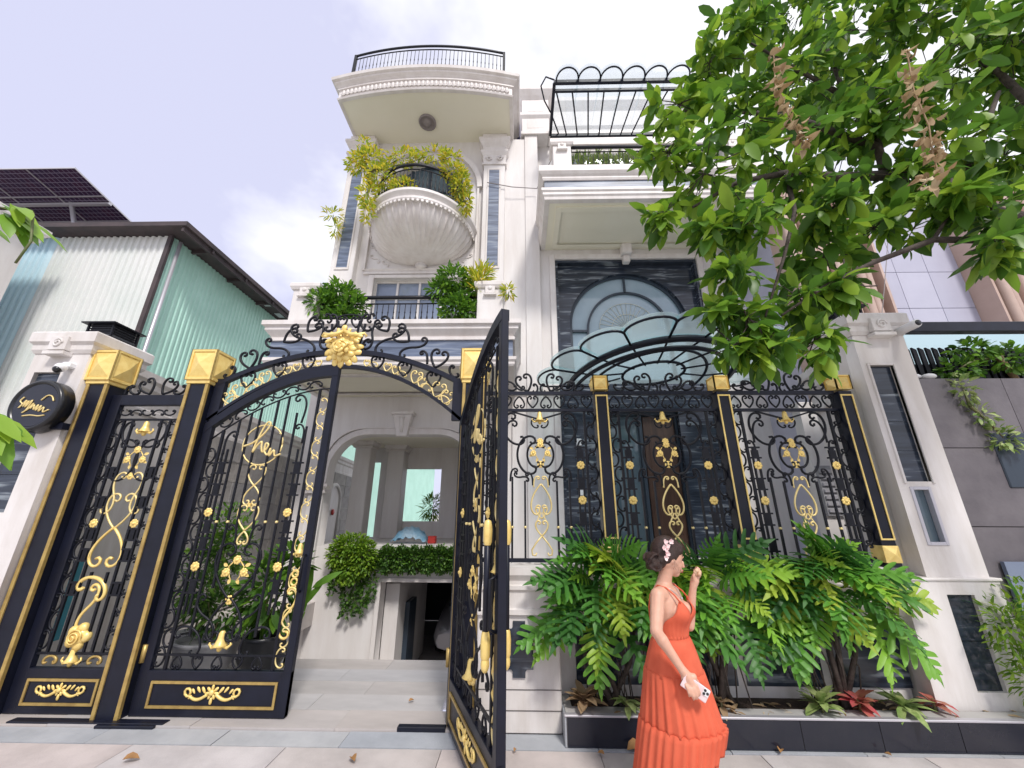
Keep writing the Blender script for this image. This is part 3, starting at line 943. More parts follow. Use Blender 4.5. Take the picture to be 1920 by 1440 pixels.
for r in (0.12, 0.42, 0.74):
    fan.tube([(RX + r * cos(pi * i / 18), FY + 0.34, 6.28 + r * sin(pi * i / 18)) for i in range(19)], 0.007, 4)
part('etched_fan', fan, mat('etched_line', (0.72, 0.72, 0.60), 0.4), aw, fix=False)
ed = part('entrance_door', bx(2.0, 3.75, FY + 0.5, FY + 0.56, 0.85, 4.05), 'win', villa)
part('door_leaf', bx(2.95, 3.70, FY + 0.42, FY + 0.495, 0.9, 3.95), 'wood', ed, bevel=0.01)
df = MB().box(2.0, 2.07, FY + 0.34, FY + 0.5, 0.85, 4.05).box(3.70, 3.75, FY + 0.34, FY + 0.5, 0.85, 4.05).box(2.07, 3.70, FY + 0.34, FY + 0.5, 3.97, 4.05).box(2.85, 2.92, FY + 0.38, FY + 0.5, 0.9, 3.97)
part('door_frame', df, 'win_frame', ed)
for z in (1.3, 2.5):
    part('door_panel', bx(3.06, 3.60, FY + 0.405, FY + 0.42, z, z + 1.0), 'wood', ed, bevel=0.02)
# wall light panels left of the door
for z in (2.1, 3.2):
    part('wall_lamp', MB().box(1.30, 1.42, FY + 0.10, FY + 0.2, z, z + 0.16), 'white_plastic', villa, bevel=0.01)
part('entrance_platform', bx(0.2, 5.6, 6.4, FY + 0.6, 0.0, 0.83), 'white', villa)
# -- wing balcony
WY = 6.96
wp = [(0.60, FY), (0.60, WY), (5.6, WY), (5.6, FY)]
part('balcony_slab', bx(0.61, 5.59, WY + 0.01, FY + 0.02, 8.5, 9.34), 'soffit', villa)
part('balcony_cornice', MB().sweep([(0, 9.03), (0.04, 9.03), (0.06, 9.08), (0.06, 9.12), (0.1, 9.16), (0.14, 9.22), (0.14, 9.38), (0, 9.38)], wp), 'cream', villa)
part('stone_band', MB().sweep([(0, 8.78), (0.012, 8.78), (0.012, 9.03), (0, 9.03)], wp), 'marble_sky', villa)
part('balcony_moulding', MB().sweep([(-0.1, 8.49), (0.02, 8.49), (0.03, 8.56), (0.06, 8.60), (0.06, 8.66), (0.09, 8.70), (0.09, 8.77), (0, 8.78)], wp), 'cream', villa)
part('soffit_frame', MB().sweep([(0, 8.46), (0.14, 8.46), (0.14, 8.51), (0, 8.51)], [(1.0, 8.45), (1.0, 7.3), (5.3, 7.3), (5.3, 8.45)], closed=True), 'soffit', villa)
part('terrace_floor', bx(0.6, 5.6, WY, 9.4, 9.33, 9.37), 'white', villa)
ped('balcony_pedestal', 0.82, 1.26, WY + 0.04, WY + 0.44, 9.38, 10.36)
ped('balcony_pedestal', 4.9, 5.35, WY + 0.04, WY + 0.44, 9.38, 10.36)
railing('balcony_railing', [(1.26, WY + 0.1), (4.9, WY + 0.1)], 9.38, 10.20, 0.12, villa)
part('terrace_wall', bx(0.2, 5.7, FY + 0.3, FY + 0.74, 8.6, 13.0), 'white', villa)
glazed('terrace_door', 1.5, 4.5, 9.37, 12.1, FY + 0.26, 5, 'win_blue', 'win_frame')
part('wing_cornice', MB().sweep([(0, 12.55), (0.05, 12.55), (0.05, 12.65), (0.02, 12.7), (0.02, 13.2), (0.08, 13.3), (0.08, 13.4), (0.02, 13.45), (0.02, 14.0), (0.1, 14.1), (0.2, 14.25), (0.2, 14.4), (0, 14.4)], [(0.12, FY + 0.7), (0.12, FY - 0.13), (0.9, FY - 0.13), (0.9, FY + 0.25), (5.8, FY + 0.25)]), 'cream', villa)
part('capital_block', bx(0.13, 0.89, FY - 0.12, FY + 0.3, 12.56, 14.38), 'white', villa)
for z in (12.8, 13.5):
    part('capital_panel', bx(0.25, 0.78, FY - 0.155, FY - 0.13, z, z + 0.4), 'cream', villa, bevel=0.01)

# -- entrance canopy: glass petals on a steel frame
def ell(cx, cy, a, b, t, z):
    return (cx - a * cos(t), cy - b * sin(t), z)
CX, CY, CZ = 2.83, 8.55, 4.54
can = part('entrance_canopy', MB().tube([ell(CX, CY, 1.70, 2.62, pi * i / 40, CZ - 0.02) for i in range(41)], 0.062, 6).tube([ell(CX, CY, 1.56, 2.42, pi * i / 40, CZ - 0.10) for i in range(41)], 0.040, 6), 'steel', villa)
def cpart(name, mb, m, fix=True):
    o = part(name, mb, m, can, fix=fix)
    if m == 'canopy_glass':            # dusty upper face, clean underside and edges
        o.data.materials.append(M['pane_glass'])
        zt_ = max(v.co.z for v in o.data.vertices)
        for pg in o.data.polygons:
            pg.material_index = 0 if pg.center.z > zt_ - 0.002 else 1
    return o
cpart('canopy_ring', MB().tube([ell(CX, CY, 1.18, 2.10, pi * i / 30, CZ) for i in range(31)], 0.030, 5), 'steel')
cpart('canopy_ring', MB().tube([ell(CX, 7.72, 0.62, 0.70, 2 * pi * i / 30, CZ) for i in range(31)], 0.030, 5), 'steel')
NP = 9
for i in range(NP):
    t0, t1 = pi * i / NP, pi * (i + 1) / NP
    tm = (t0 + t1) / 2
    # outer petal: loop from the beam out to a rounded lobe and back
    A, B = Vector(ell(CX, CY, 1.70, 2.62, t0, CZ)), Vector(ell(CX, CY, 1.70, 2.62, t1, CZ))
    O = Vector(ell(CX, CY, 2.45, 3.50, tm, CZ))
    Am, Bm = Vector(ell(CX, CY, 2.2, 3.2, t0, CZ)), Vector(ell(CX, CY, 2.2, 3.2, t1, CZ))
    lobe = [Am]
    ctr = (Am + Bm) / 2
    for k in range(1, 12):
        a = pi * k / 12
        lobe.append(ctr + (Am - ctr) * cos(a) + (O - ctr) * sin(a))
    lobe.append(Bm)
    cpart('petal_frame', MB().tube([A] + lobe + [B], 0.023, 5), 'steel')
    gp = [A] + [ctr + (p - ctr) * 1.12 for p in lobe] + [B]
    gp = [(p.x, p.y, CZ + 0.045) for p in gp]
    m_ = len(gp)
    cpart('glass_petal', MB().add(gp + [(x, y, z + 0.012) for x, y, z in gp], [tuple(range(m_)), tuple(range(2 * m_ - 1, m_ - 1, -1))] + [(k, (k + 1) % m_, m_ + (k + 1) % m_, m_ + k) for k in range(m_)]), 'canopy_glass')
    # inner spokes
    cpart('spoke', MB().tube([ell(CX, CY, 1.70, 2.62, t0, CZ), ell(CX, CY, 1.18, 2.10, t0, CZ), ell(CX, 8.0, 0.62, 0.9, t0, CZ)], 0.020, 5), 'steel')
gp = [ell(CX, CY, 1.72, 2.64, pi * i / 30, CZ + 0.045) for i in range(31)]
cpart('glass_centre', MB().add(gp + [(x, y, z + 0.012) for x, y, z in gp], [tuple(range(31)), tuple(range(61, 30, -1))] + [(k, (k + 1) % 31, 31 + (k + 1) % 31, 31 + k) for k in range(31)]), 'canopy_glass')
# -- terrace canopy
TZ = 12.66
tcn = part('terrace_canopy', MB().box(0.93, 4.55, 7.08, 7.16, TZ - 0.12, TZ - 0.02).box(0.93, 4.55, 7.30, 7.36, TZ - 0.12, TZ - 0.04).box(0.93, 4.55, 8.62, 8.69, TZ - 0.1, TZ), 'steel', villa)
def tpart(name, mb, m):
    return part(name, mb, m, tcn)
for x in (0.95, 4.5):
    tpart('side_beam', bx(x - 0.04, x + 0.04, 7.16, 8.62, TZ - 0.11, TZ - 0.01), 'steel')
for i in range(9):
    xb, xf = 1.45 + 2.6 * i / 8, 1.0 + 3.5 * i / 8
    tpart('canopy_rod', MB().tube([(xb, 8.65, TZ - 0.06), (xf, 7.3, TZ - 0.06)], 0.022, 5), 'steel')
for i in range(6):
    x0, x1 = 1.0 + 3.5 * i / 6, 1.0 + 3.5 * (i + 1) / 6
    xm = (x0 + x1) / 2
    ax = [(xm - (x1 - x0) / 2 * cos(pi * k / 14), 7.10 - 0.30 * sin(pi * k / 14)) for k in range(15)]
    tpart('petal_frame', MB().tube([(x, y, TZ) for x, y in ax], 0.022, 5), 'steel')
    gx = [(xm + (x - xm) * 1.12, y - (0.06 if 0 < k < 14 else 0)) for k, (x, y) in enumerate(ax)]
    gx = gx + [(1.0 + 3.5 * (i + 1) / 6 - 0.004, 8.6), (1.0 + 3.5 * i / 6 + 0.004, 8.6)]
    q = len(gx)
    tpart('glass_petal', MB().add([(x, y, TZ + 0.04) for x, y in gx] + [(x, y, TZ + 0.052) for x, y in gx], [tuple(range(q)), tuple(range(2 * q - 1, q - 1, -1))] + [(k, (k + 1) % q, q + (k + 1) % q, q + k) for k in range(q)]), 'clear_glass')
tpart('petal_frame', MB().tube([(0.95, 7.1, TZ), (0.72, 7.02, TZ), (0.60, 7.25, TZ), (0.72, 7.65, TZ), (0.93, 8.0, TZ), (1.2, 8.62, TZ)], 0.022, 5), 'steel')
# downpipe-like rust stain board kept as thin cable between tower and wing
tag(part('sagging_cable', MB().tube([(-0.9, 8.4, 10.55 - 0.0), (-0.2, 8.42, 10.40), (0.5, 8.45, 10.36), (0.85, 7.3, 10.2)], 0.012, 4), 'wire'), 'thin grey cable sagging between the tower and the balcony pedestal', 'cable')
# ================================================================ gate and fence
def petal(mb, c, L, Wd, th, ang, tilt=0.0, n=8, m_=6):
    """thick rounded petal lying in the XZ plane, long axis at ang"""
    base = len(mb.v)
    ca, sa = cos(ang), sin(ang)
    for j in range(m_ + 1):
        lat = pi * j / m_
        for i in range(n):
            lo_ = 2 * pi * i / n
            u, v, w = -cos(lat) * L, sin(lat) * cos(lo_) * Wd, sin(lat) * sin(lo_) * th
            v *= 1 - 0.25 * cos(lat)
            w += -tilt * (u + L) ** 2
            mb.v.append((c[0] + u * ca - v * sa, c[1] + w, c[2] + u * sa + v * ca))
    for j in range(m_):
        for i in range(n):
            a_, b_ = base + j * n + i, base + j * n + (i + 1) % n
            mb.f.append((a_, b_, b_ + n, a_ + n)); mb.sm.append(True)
def facet_block(mb_frame, mb_face, w, z0, z1, d=0.035, fw=0.03):
    """square block with framed, pyramid-faced sides: frame goes to one mesh, the pyramids to another"""
    h = w / 2
    mb_frame.box(-h + 0.012, h - 0.012, -h + 0.012, h - 0.012, z0, z1)
    zc = (z0 + z1) / 2
    for k in range(4):
        a = k * pi / 2
        R = lambda p: (p[0] * cos(a) - p[1] * sin(a), p[0] * sin(a) + p[1] * cos(a), p[2])
        y = -h
        for (x0, x1, za, zb) in ((-h, -h + fw, z0, z1), (h - fw, h, z0, z1), (-h + fw, h - fw, z0, z0 + fw), (-h + fw, h - fw, z1 - fw, z1)):
            v = [(x, yy, z) for z in (za, zb) for yy in (y, y + 0.014) for x in (x0, x1)]
            mb_frame.add([R(p) for p in v], [(0, 2, 3, 1), (4, 5, 7, 6), (0, 1, 5, 4), (2, 6, 7, 3), (0, 4, 6, 2), (1, 3, 7, 5)])
        q = h - fw
        c = [(-q, y + 0.0125, z0 + fw), (q, y + 0.0125, z0 + fw), (q, y + 0.0125, z1 - fw), (-q, y + 0.0125, z1 - fw), (0, y - d, zc)]
        mb_face.add([R(p) for p in c], [(0, 1, 4), (1, 2, 4), (2, 3, 4), (3, 0, 4)])

def gate_pillar(x, label):
    t = thing('gate_pillar', label, 'gate pillar', (x, 4.075, 0), group='black and gold gate pillars')
    h = 0.12
    part('pillar_shaft', bx(-h + 0.008, h - 0.008, -h + 0.008, h + 0.02, 0.0, 3.06), 'steel', t, bevel=0.006, world=False)
    tr = MB()
    for s_ in (-1, 1):
        tr.box(min(s_ * h, s_ * (h - 0.034)), max(s_ * h, s_ * (h - 0.034)), -h - 0.006, -h + 0.03, 0.0, 3.06)
    part('gold_trim', tr, 'gold_old', t, bevel=0.004, world=False)
    part('gold_collar', bx(-h - 0.012, h + 0.012, -h - 0.012, h + 0.022, 3.06, 3.10), 'gold', t, bevel=0.005, world=False)
    f, p = MB(), MB()
    facet_block(f, p, 0.30, 3.10, 3.46)
    cp = part('pillar_cap', f, 'gold', t, bevel=0.004, world=False)
    part('cap_pyramid', p, 'gold', cp, world=False)
    part('cap_top', MB().add([(-0.15, -0.15, 3.46), (0.15, -0.15, 3.46), (0.15, 0.15, 3.46), (-0.15, 0.15, 3.46), (0, 0, 3.50)], [(0, 1, 4), (1, 2, 4), (2, 3, 4), (3, 0, 4), (3, 2, 1, 0)]), 'gold', cp, world=False)
    return t
gate_pillar(-4.70, 'black gate pillar with gold edges and gold cap beside the round black sign')
gate_pillar(-3.56, 'black and gold gate pillar that the closed left gate leaf hangs from')
gate_pillar(-0.50, 'black and gold gate pillar half hidden behind the open gate leaf')

def fence_post(x, label):
    t = thing('fence_post', label, 'fence post', (x, 4.1, 1.24), group='slim black and gold fence posts')
    h = 0.075
    part('post_shaft', bx(-h + 0.006, h - 0.006, -h + 0.006, h, 0, 1.74), 'steel', t, bevel=0.004, world=False)
    tr = MB().box(-h + 0.008, -h + 0.022, -h - 0.004, -h + 0.004, 0.24, 1.70).box(h - 0.022, h - 0.008, -h - 0.004, -h + 0.004, 0.24, 1.70)
    tr.box(-h + 0.022, h - 0.022, -h - 0.004, -h + 0.004, 0.24, 0.255).box(-h + 0.022, h - 0.022, -h - 0.004, -h + 0.004, 1.685, 1.70)
    part('gold_trim', tr, 'gold', t, world=False)
    part('gold_base', MB().box(-h, h, -h, h, 0.04, 0.19).add([(-h, -h - 0.001, 0.04), (h, -h - 0.001, 0.04), (h, -h - 0.001, 0.19), (-h, -h - 0.001, 0.19), (0, -h - 0.035, 0.115)], [(0, 1, 4), (1, 2, 4), (2, 3, 4), (3, 0, 4)]), 'gold', t, world=False, bevel=0.003)
    f, p = MB(), MB()
    facet_block(f, p, 0.17, 1.76, 1.92, 0.03, 0.012)
    cp = part('post_cap', f, 'gold', t, world=False)
    part('cap_pyramid', p, 'gold', cp, world=False)
    part('cap_top', MB().add([(-0.08, -0.08, 1.92), (0.08, -0.08, 1.92), (0.08, 0.08, 1.92), (-0.08, 0.08, 1.92), (0, 0, 1.95)], [(0, 1, 4), (1, 2, 4), (2, 3, 4), (3, 0, 4)]), 'gold', cp, world=False)
fence_post(0.89, 'slim black and gold fence post left of the dark entrance door')
fence_post(2.21, 'slim black and gold fence post right of the woman in orange')
fence_post(3.52, 'slim black and gold fence post against the white boundary pier')

def acanthus(parent, x, z, w, y, name='gold_ornament'):
    """moulded leaf scroll: symmetric fat S-scrolls with a flower"""
    mb = MB()
    for s_ in (-1, 1):
        k = 26
        pts, rr_ = [], []
        for i in range(k):
            u = i / (k - 1)
            px = 0.07 + 0.42 * u
            pz = -0.075 * sin(u * pi * 1.25) + 0.02 * u
            if u > 0.7:
                a = (u - 0.7) / 0.3 * 5.2
                px = 0.07 + 0.42 * 0.7 + 0.075 * sin(a) * (1 - 0.4 * (u - 0.7) / 0.3) + 0.10 * (u - 0.7)
                pz = -0.03 + 0.075 * (1 - cos(a)) * (1 - 0.5 * (u - 0.7) / 0.3)
            pts.append((s_ * px * w, y, pz * w)); rr_.append(w * (0.026 * (1 - 0.35 * u)))
        mb.tube(pts, rr_, 6)
        for (u, dz, L) in ((0.14, 0.08, 0.09), (0.22, 0.09, 0.08), (0.30, 0.06, 0.07), (0.34, -0.05, 0.06)):
            petal(mb, (s_ * u * w, y, dz * w * 0.7), w * L * 0.62, w * L * 0.26, w * 0.014, (0.9 if dz > 0 else -0.8) if s_ > 0 else pi - (0.9 if dz > 0 else -0.8))
    mb.ball((0, y - 0.01, 0.03 * w), 0.042 * w, 10, 7, sy=0.7)
    for q in range(7):
        a = q * 2 * pi / 7 + pi / 2
        petal(mb, (0.07 * w * cos(a), y, 0.03 * w + 0.06 * w * sin(a)), 0.045 * w, 0.022 * w, 0.018 * w, a)
    petal(mb, (0, y, -0.085 * w), 0.05 * w, 0.026 * w, 0.016 * w, -pi / 2)
    o = part(name, mb, 'gold', parent, world=False, fix=False)
    o.location = (x, 0, z)
    return o

BELL = {}
def bell(parent, x, z, s_=1.0, name='gold_bell'):
    if 'b' not in BELL:
        mb = MB().lathe([(0.012, 0.07), (0.022, 0.055), (0.026, 0.02), (0.038, -0.015), (0.055, -0.03), (0.05, -0.034), (0.01, -0.02)], (0, 0, 0), 12)
        for q in (-1, 1):
            mb.tube([(q * 0.02, 0, -0.03), (q * 0.06, 0, -0.045), (q * 0.085, 0, -0.02), (q * 0.075, 0, 0.0)], [0.014, 0.012, 0.009, 0.006], 6)
        mb.ball((0, 0, -0.045), 0.02, 8, 6, sz=1.4)
        BELL['b'] = mesh_of('gold_bell', mb, 'gold', fix=False)
    return inst(name, BELL['b'], parent, (x, 0, z), (0, 0, 0), s_)

def collar_pair(parent, x, z, r=0.008, gap=0.055):
    """the H-shaped collar that ties two bars"""
    key = ('col', gap)
    if key not in SCACHE:
        SCACHE[key] = mesh_of('collar', MB().box(-gap / 2 - 0.03, gap / 2 + 0.03, -0.012, 0.012, -0.008, 0.008).box(-gap / 2 - 0.03, gap / 2 + 0.03, -0.012, 0.012, 0.10, 0.116).box(-0.022, 0.022, -0.01, 0.01, 0.008, 0.10), 'iron')
    return inst('collar', SCACHE[key], parent, (x, 0, z))

def scroll_column(p, x, z0, z1, wid, m='iron', flip=False, step=0.155, skip=None):
    n_ = max(1, int(round((z1 - z0) / step)))
    st = (z1 - z0) / n_
    for i in range(n_):
        zc = z0 + st * (i + 0.5)
        mm = m
        scroll(p, 'c', x + (0.012 if i % 2 else -0.012), zc, st * 0.98, 0, (i % 2 == 0) ^ flip, mm, 0.0075)

def rose_cluster(p, x, z, s_=1.0):
    rosette(p, x, z + 0.09 * s_, 0.044 * s_, y=-0.012)
    rosette(p, x - 0.088 * s_, z - 0.02 * s_, 0.042 * s_, y=-0.012)
    rosette(p, x + 0.088 * s_, z - 0.02 * s_, 0.042 * s_, y=-0.012)
    for q in (-1, 1):
        key = ('sprig', round(s_, 2), q)
        if key not in SCACHE:
            mb = MB()
            for k, (u, v, a) in enumerate(((0.13, -0.03, 0.5), (0.12, 0.035, -0.4), (0.045, -0.075, 1.2))):
                leaf_sheet(mb, Vector((q * u * s_ * 0.7, 0, v * s_)), Vector((q * cos(a), 0, -sin(a))), Vector((0, -1, 0)), 0.055 * s_, 0.034 * s_, 0.1)
            mb.tube([(q * 0.03, 0, 0.08 * s_), (q * 0.075 * s_, 0, 0.03 * s_), (q * 0.05 * s_, 0, -0.06 * s_), (q * 0.03, 0, -0.09 * s_)], 0.006 * s_, 5)
            SCACHE[key] = mesh_of('gold_sprig', mb, 'gold', fix=False)
        inst('gold_sprig', SCACHE[key], p, (x, -0.004, z))

def bottom_panel(p, w, z0, z1, orn):
    part('kick_panel', bx(0.0, w, -0.028, 0.028, z0, z1), 'steel', p, bevel=0.004, world=False)
    a, b, c, d = 0.14, w - 0.10, z0 + 0.065, z1 - 0.075
    for yy in (-0.040, 0.0295):
        part('gold_frame', MB().box(a, b, yy, yy + 0.0105, c, c + 0.02).box(a, b, yy, yy + 0.0105, d - 0.02, d).box(a, a + 0.02, yy, yy + 0.0105, c + 0.02, d - 0.02).box(b - 0.02, b, yy, yy + 0.0105, c + 0.02, d - 0.02), 'gold_old', p, world=False)
    acanthus(p, (a + b) / 2, (c + d) / 2 + 0.005, orn, -0.036)

def script(parent, strokes, m, r, name, loc=(0, 0, 0)):
    mb = MB()
    for st in strokes:
        pts = [Vector(q) for q in st]
        out = []
        for i in range(len(pts) - 1):
            p0, p1, p2, p3 = pts[max(0, i - 1)], pts[i], pts[i + 1], pts[min(len(pts) - 1, i + 2)]
            for k in range(5):
                t = k / 5
                out.append(0.5 * ((2 * p1) + (p2 - p0) * t + (2 * p0 - 5 * p1 + 4 * p2 - p3) * t * t + (3 * p1 - p0 - 3 * p2 + p3) * t ** 3))
        out.append(pts[-1])
        mb.tube([(q.x, 0, q.y) for q in out], r, 5)
    o = part(name, mb, m, parent, world=False, fix=False)
    o.location = loc
    return o

def gate_leaf(label, hx, hy, rz):
    p = thing('gate_leaf', label, 'gate', (hx, hy, 0), rz, group='pair of ornamental gate leaves')
    W = 1.38
    zt = lambda x: 3.27 - 0.66 * ((1.39 - x) / 1.39) ** 2
    # frame
    part('hinge_stile', bx(0.0, 0.085, -0.03, 0.03, 0.02, zt(0.04)), 'steel', p, bevel=0.005, world=False)
    part('meeting_stile', bx(W - 0.075, W, -0.03, 0.03, 0.02, zt(W) + 0.0), 'steel', p, bevel=0.005, world=False)
    k = 18
    tr = MB()
    vs_, fs_ = [], []
    for i in range(k + 1):
        x = 0.0 + (W - 0.004) * i / k
        for dz in (0.004, -0.095):
            for yy in (-0.034, 0.034):
                vs_.append((x, yy, zt(x) + dz))
    for i in range(k):
        a = 4 * i
        for q in ((0, 1), (1, 3), (3, 2), (2, 0)):
            fs_.append((a + q[0], a + q[1], a + 4 + q[1], a + 4 + q[0]))
    fs_ += [(0, 2, 3, 1), (4 * k, 4 * k + 1, 4 * k + 3, 4 * k + 2)]
    part('arched_top_rail', tr.add(vs_, fs_), 'steel', p, world=False)
    bottom_panel(p, W, 0.02, 0.36, 0.56)
    # inner frame bars
    xl, xr = 0.205, W - 0.19
    top2 = lambda x: zt(x) - 0.235
    part('inner_arc', MB().tube([(x, 0, top2(x)) for x in [xl - 0.11 + (xr - xl + 0.22) * i / 14 for i in range(15)]], 0.009, 5), 'iron', p, world=False)
    bar(p, xl, 0.36, xl, top2(xl), 0.010)
    bar(p, xr, 0.36, xr, top2(xr), 0.010)
    bar(p, 0.09, 0.475, W - 0.08, 0.475, 0.007)
    scroll_column(p, 0.148, 0.38, 2.36, 0.1)
    scroll_column(p, W - 0.13, 0.38, 2.92, 0.1, 'gold_pale', True)
    for i in range(8):                       # scrolls following the arc
        x = 0.22 + 0.13 * i
        sl_ = math.atan2(zt(x + 0.05) - zt(x - 0.05), 0.1)
        scroll(p, 'c', x, zt(x) - 0.165, 0.135, pi / 2 - sl_, i % 2 == 0, 'iron', 0.0075)
    # vertical bars
    for x, za, zb in ((0.36, 0.62, None), (0.475, 1.02, None), (0.575, 1.55, None), (0.745, 1.55, None), (0.86, 1.02, None), (0.975, 0.62, 2.75)):
        bar(p, x, za, x, zb if zb else top2(x), 0.0075)
    for x in (0.275, 1.085):
        bar(p, x - 0.024, 0.8, x - 0.024, 2.35, 0.007)
        bar(p, x + 0.024, 0.8, x + 0.024, 2.35 if x < 1 else 2.6, 0.007)
        for z in (0.98, 1.36, 1.52, 1.88, 2.10):
            collar_pair(p, x, z)
        for z in (1.21, 1.71):
            rosette(p, x - 0.01, z, 0.046, y=-0.018)
    for z, m_ in ((1.62, 'white_plastic'),):
        for x in (0.36, 0.475, 0.86, 0.975):
            o = inst('collar_knob', SCACHE.setdefault('knob', mesh_of('collar_knob', MB().ball((0, 0, 0), 0.016, 8, 6), 'gold_pale', fix=False)), p, (x, 0, z))
    # big corner spirals
    scroll(p, 'curl', 0.99, 2.80, 0.30, 0.2, False, 'iron', 0.009)
    scroll(p, 'curl', 1.04, 2.52, 0.20, 0.1, False, 'iron', 0.008)
    scroll(p, 'curl', 0.31, 2.42, 0.24, -0.1, True, 'iron', 0.009)
    # monogram ring, hearts chain
    scroll(p, 'ring', 0.665, 2.40, 0.43, 0, False, 'gold_pale', 0.0085, 'monogram_ring')
    script(p, [[(-0.20, -0.02), (-0.10, 0.02), (0.0, 0.12), (0.05, 0.22), (0.01, 0.24), (-0.04, 0.12), (-0.09, -0.08), (-0.05, -0.01), (-0.01, 0.03), (0.0, -0.03), (0.02, -0.08), (0.06, -0.04), (0.07, 0.0), (0.04, 0.01), (0.04, -0.07), (0.08, -0.11), (0.10, -0.04), (0.10, -0.12), (0.14, -0.06), (0.16, -0.12), (0.22, -0.10)]], 'gold_pale', 0.011, 'monogram', (0.665, -0.01, 2.40))
    scroll(p, 'heart', 0.665, 2.08, 0.21, 0, False, 'gold_pale', 0.0085, 'heart')
    scroll(p, 'heart', 0.665, 1.88, 0.19, pi, False, 'gold_pale', 0.0085, 'heart')
    scroll(p, 'heart', 0.665, 1.66, 0.24, 0, False, 'gold_pale', 0.0085, 'heart')
    bar(p, 0.665, 1.765, 0.665, 1.80, 0.012, 'gold')
    scroll(p, 'heart', 0.665, 1.47, 0.12, pi, False, 'gold_pale', 0.009, 'heart')
    # lower field: hearts of iron with roses
    rose_cluster(p, 0.665, 1.18, 1.0)
    rosette(p, 0.66, 0.92, 0.044)
    scroll(p, 'heart', 0.665, 1.17, 0.50, 0, False, 'iron', 0.009)
    scroll(p, 'heart', 0.665, 0.76, 0.36, pi, False, 'iron', 0.009)
    for q in (-1, 1):
        scroll(p, 's', 0.665 + q * 0.20, 0.78, 0.40, 0.5 * q, q < 0, 'iron', 0.008)
        scroll(p, 'curl', 0.665 + q * 0.12, 1.50, 0.18, 0.0, q > 0, 'iron', 0.008)
        scroll(p, 'c', 0.665 + q * 0.30, 0.60, 0.30, q * 0.9, q < 0, 'iron', 0.008)
    bell(p, 0.665, 0.585, 1.2, 'gold_urn')
    for i in range(5):
        scroll(p, 'heart', 0.30 + 0.185 * i, 0.418, 0.10, 0 if i % 2 else pi, False, 'iron', 0.007)
    # gold S on the meeting side
    scroll(p, 's', W - 0.135, 0.82, 0.42, 0.1, False, 'gold', 0.012, 'gold_scroll')
    for z in (1.08, 1.15):
        scroll(p, 'ring', W - 0.125, z, 0.06, 0, False, 'gold', 0.010, 'gold_ring')
    bell(p, W - 0.12, 1.36, 0.9, 'gold_bud')
    # pull handle and drop bolt
    part('pull_handle', MB().tube([(W - 0.04, -0.03, 1.0), (W - 0.04, -0.075, 1.02), (W - 0.04, -0.075, 1.30), (W - 0.04, -0.03, 1.32)], 0.012, 6), 'iron', p, world=False)
    part('hinge', MB().tube([(0.0, -0.03, 0.42), (0.0, -0.03, 0.56)], 0.022, 8), 'gold_old', p, world=False)
    return p
gl = gate_leaf('closed left leaf of the black and gold gate, gold monogram ring', -3.425, 4.06, 0.0)
ANG = rad(-68.6)
gr = gate_leaf('right leaf of the gate swung open towards the street', -0.615, 4.03, ANG)
# long slim pull bar on the open leaf
for q in (-1, 1):
    mb = MB().tube([(1.255, q * 0.07, 0.86), (1.255, q * 0.07, 1.62)], 0.020, 8)
    hp = part('pull_bar', mb, 'steel', gr, world=False)
    for z, s_ in ((0.88, 1), (1.55, -1)):
        part('pull_bar_grip', MB().lathe([(0.022, -0.05), (0.030, -0.03), (0.032, 0.05), (0.026, 0.10), (0.020, 0.11)], (1.255, q * 0.07, z), 10).ball((1.255, q * 0.07, z - 0.07 * s_), 0.028, 10, 8, sz=1.7), 'gold', hp, world=False, fix=False)
        part('pull_bar_bracket', bx(1.243, 1.267, min(0, q * 0.07), max(0, q * 0.07), z + 0.09, z + 0.105), 'steel', hp, world=False)

# ---- fixed side panel between the two left pillars
sp = thing('side_gate_panel', 'fixed black iron panel with gold roses between the two left pillars', 'gate panel', (-4.58, 4.08, 0))
SW = 0.90
part('frame_stile', bx(0, 0.11, -0.03, 0.03, 0.02, 2.96), 'steel', sp, bevel=0.004, world=False)
part('frame_stile', bx(SW - 0.09, SW, -0.03, 0.03, 0.02, 2.96), 'steel', sp, bevel=0.004, world=False)
part('top_rail', bx(0.11, SW - 0.09, -0.03, 0.03, 2.84, 2.96), 'steel', sp, bevel=0.004, world=False)
bottom_panel(sp, SW, 0.02, 0.36, 0.50)
bar(sp, 0.11, 2.68, SW - 0.09, 2.68, 0.009)
bar(sp, 0.11, 0.47, SW - 0.09, 0.47, 0.008)
for i in range(5):
    scroll(sp, 'c', 0.18 + 0.125 * i, 2.76, 0.12, pi / 2, i % 2 == 0, 'iron', 0.007)
for x in (0.20, 0.30, 0.62, 0.72):
    bar(sp, x, 0.47, x, 2.68, 0.0085)
bar(sp, 0.38, 0.47, 0.38, 1.15, 0.008); bar(sp, 0.54, 0.47, 0.54, 1.15, 0.008)
scroll_column(sp, 0.152, 0.50, 2.66, 0.1)
scroll_column(sp, 0.765, 0.50, 2.66, 0.1, 'iron', True)
for x in (0.25, 0.67):
    for z in (0.95, 1.25, 1.44, 1.75, 2.05):
        collar_pair(sp, x, z)
    rosette(sp, x, 1.60, 0.046, y=-0.018)
for q in (-1, 1):
    scroll(sp, 'c', 0.46 + q * 0.15, 2.50, 0.30, q * 0.5, q > 0, 'iron', 0.009)
    scroll(sp, 's', 0.46 + q * 0.12, 1.90, 0.42, -q * 0.15, q < 0, 'gold_pale', 0.010, 'gold_scroll')
    scroll(sp, 'c', 0.46 + q * 0.10, 2.24, 0.44, 0, q < 0, 'iron', 0.009)
    scroll(sp, 'c', 0.46 + q * 0.21, 0.42, 0.12, pi / 2, False, 'gold_old', 0.012)
bell(sp, 0.46, 2.58, 1.15)
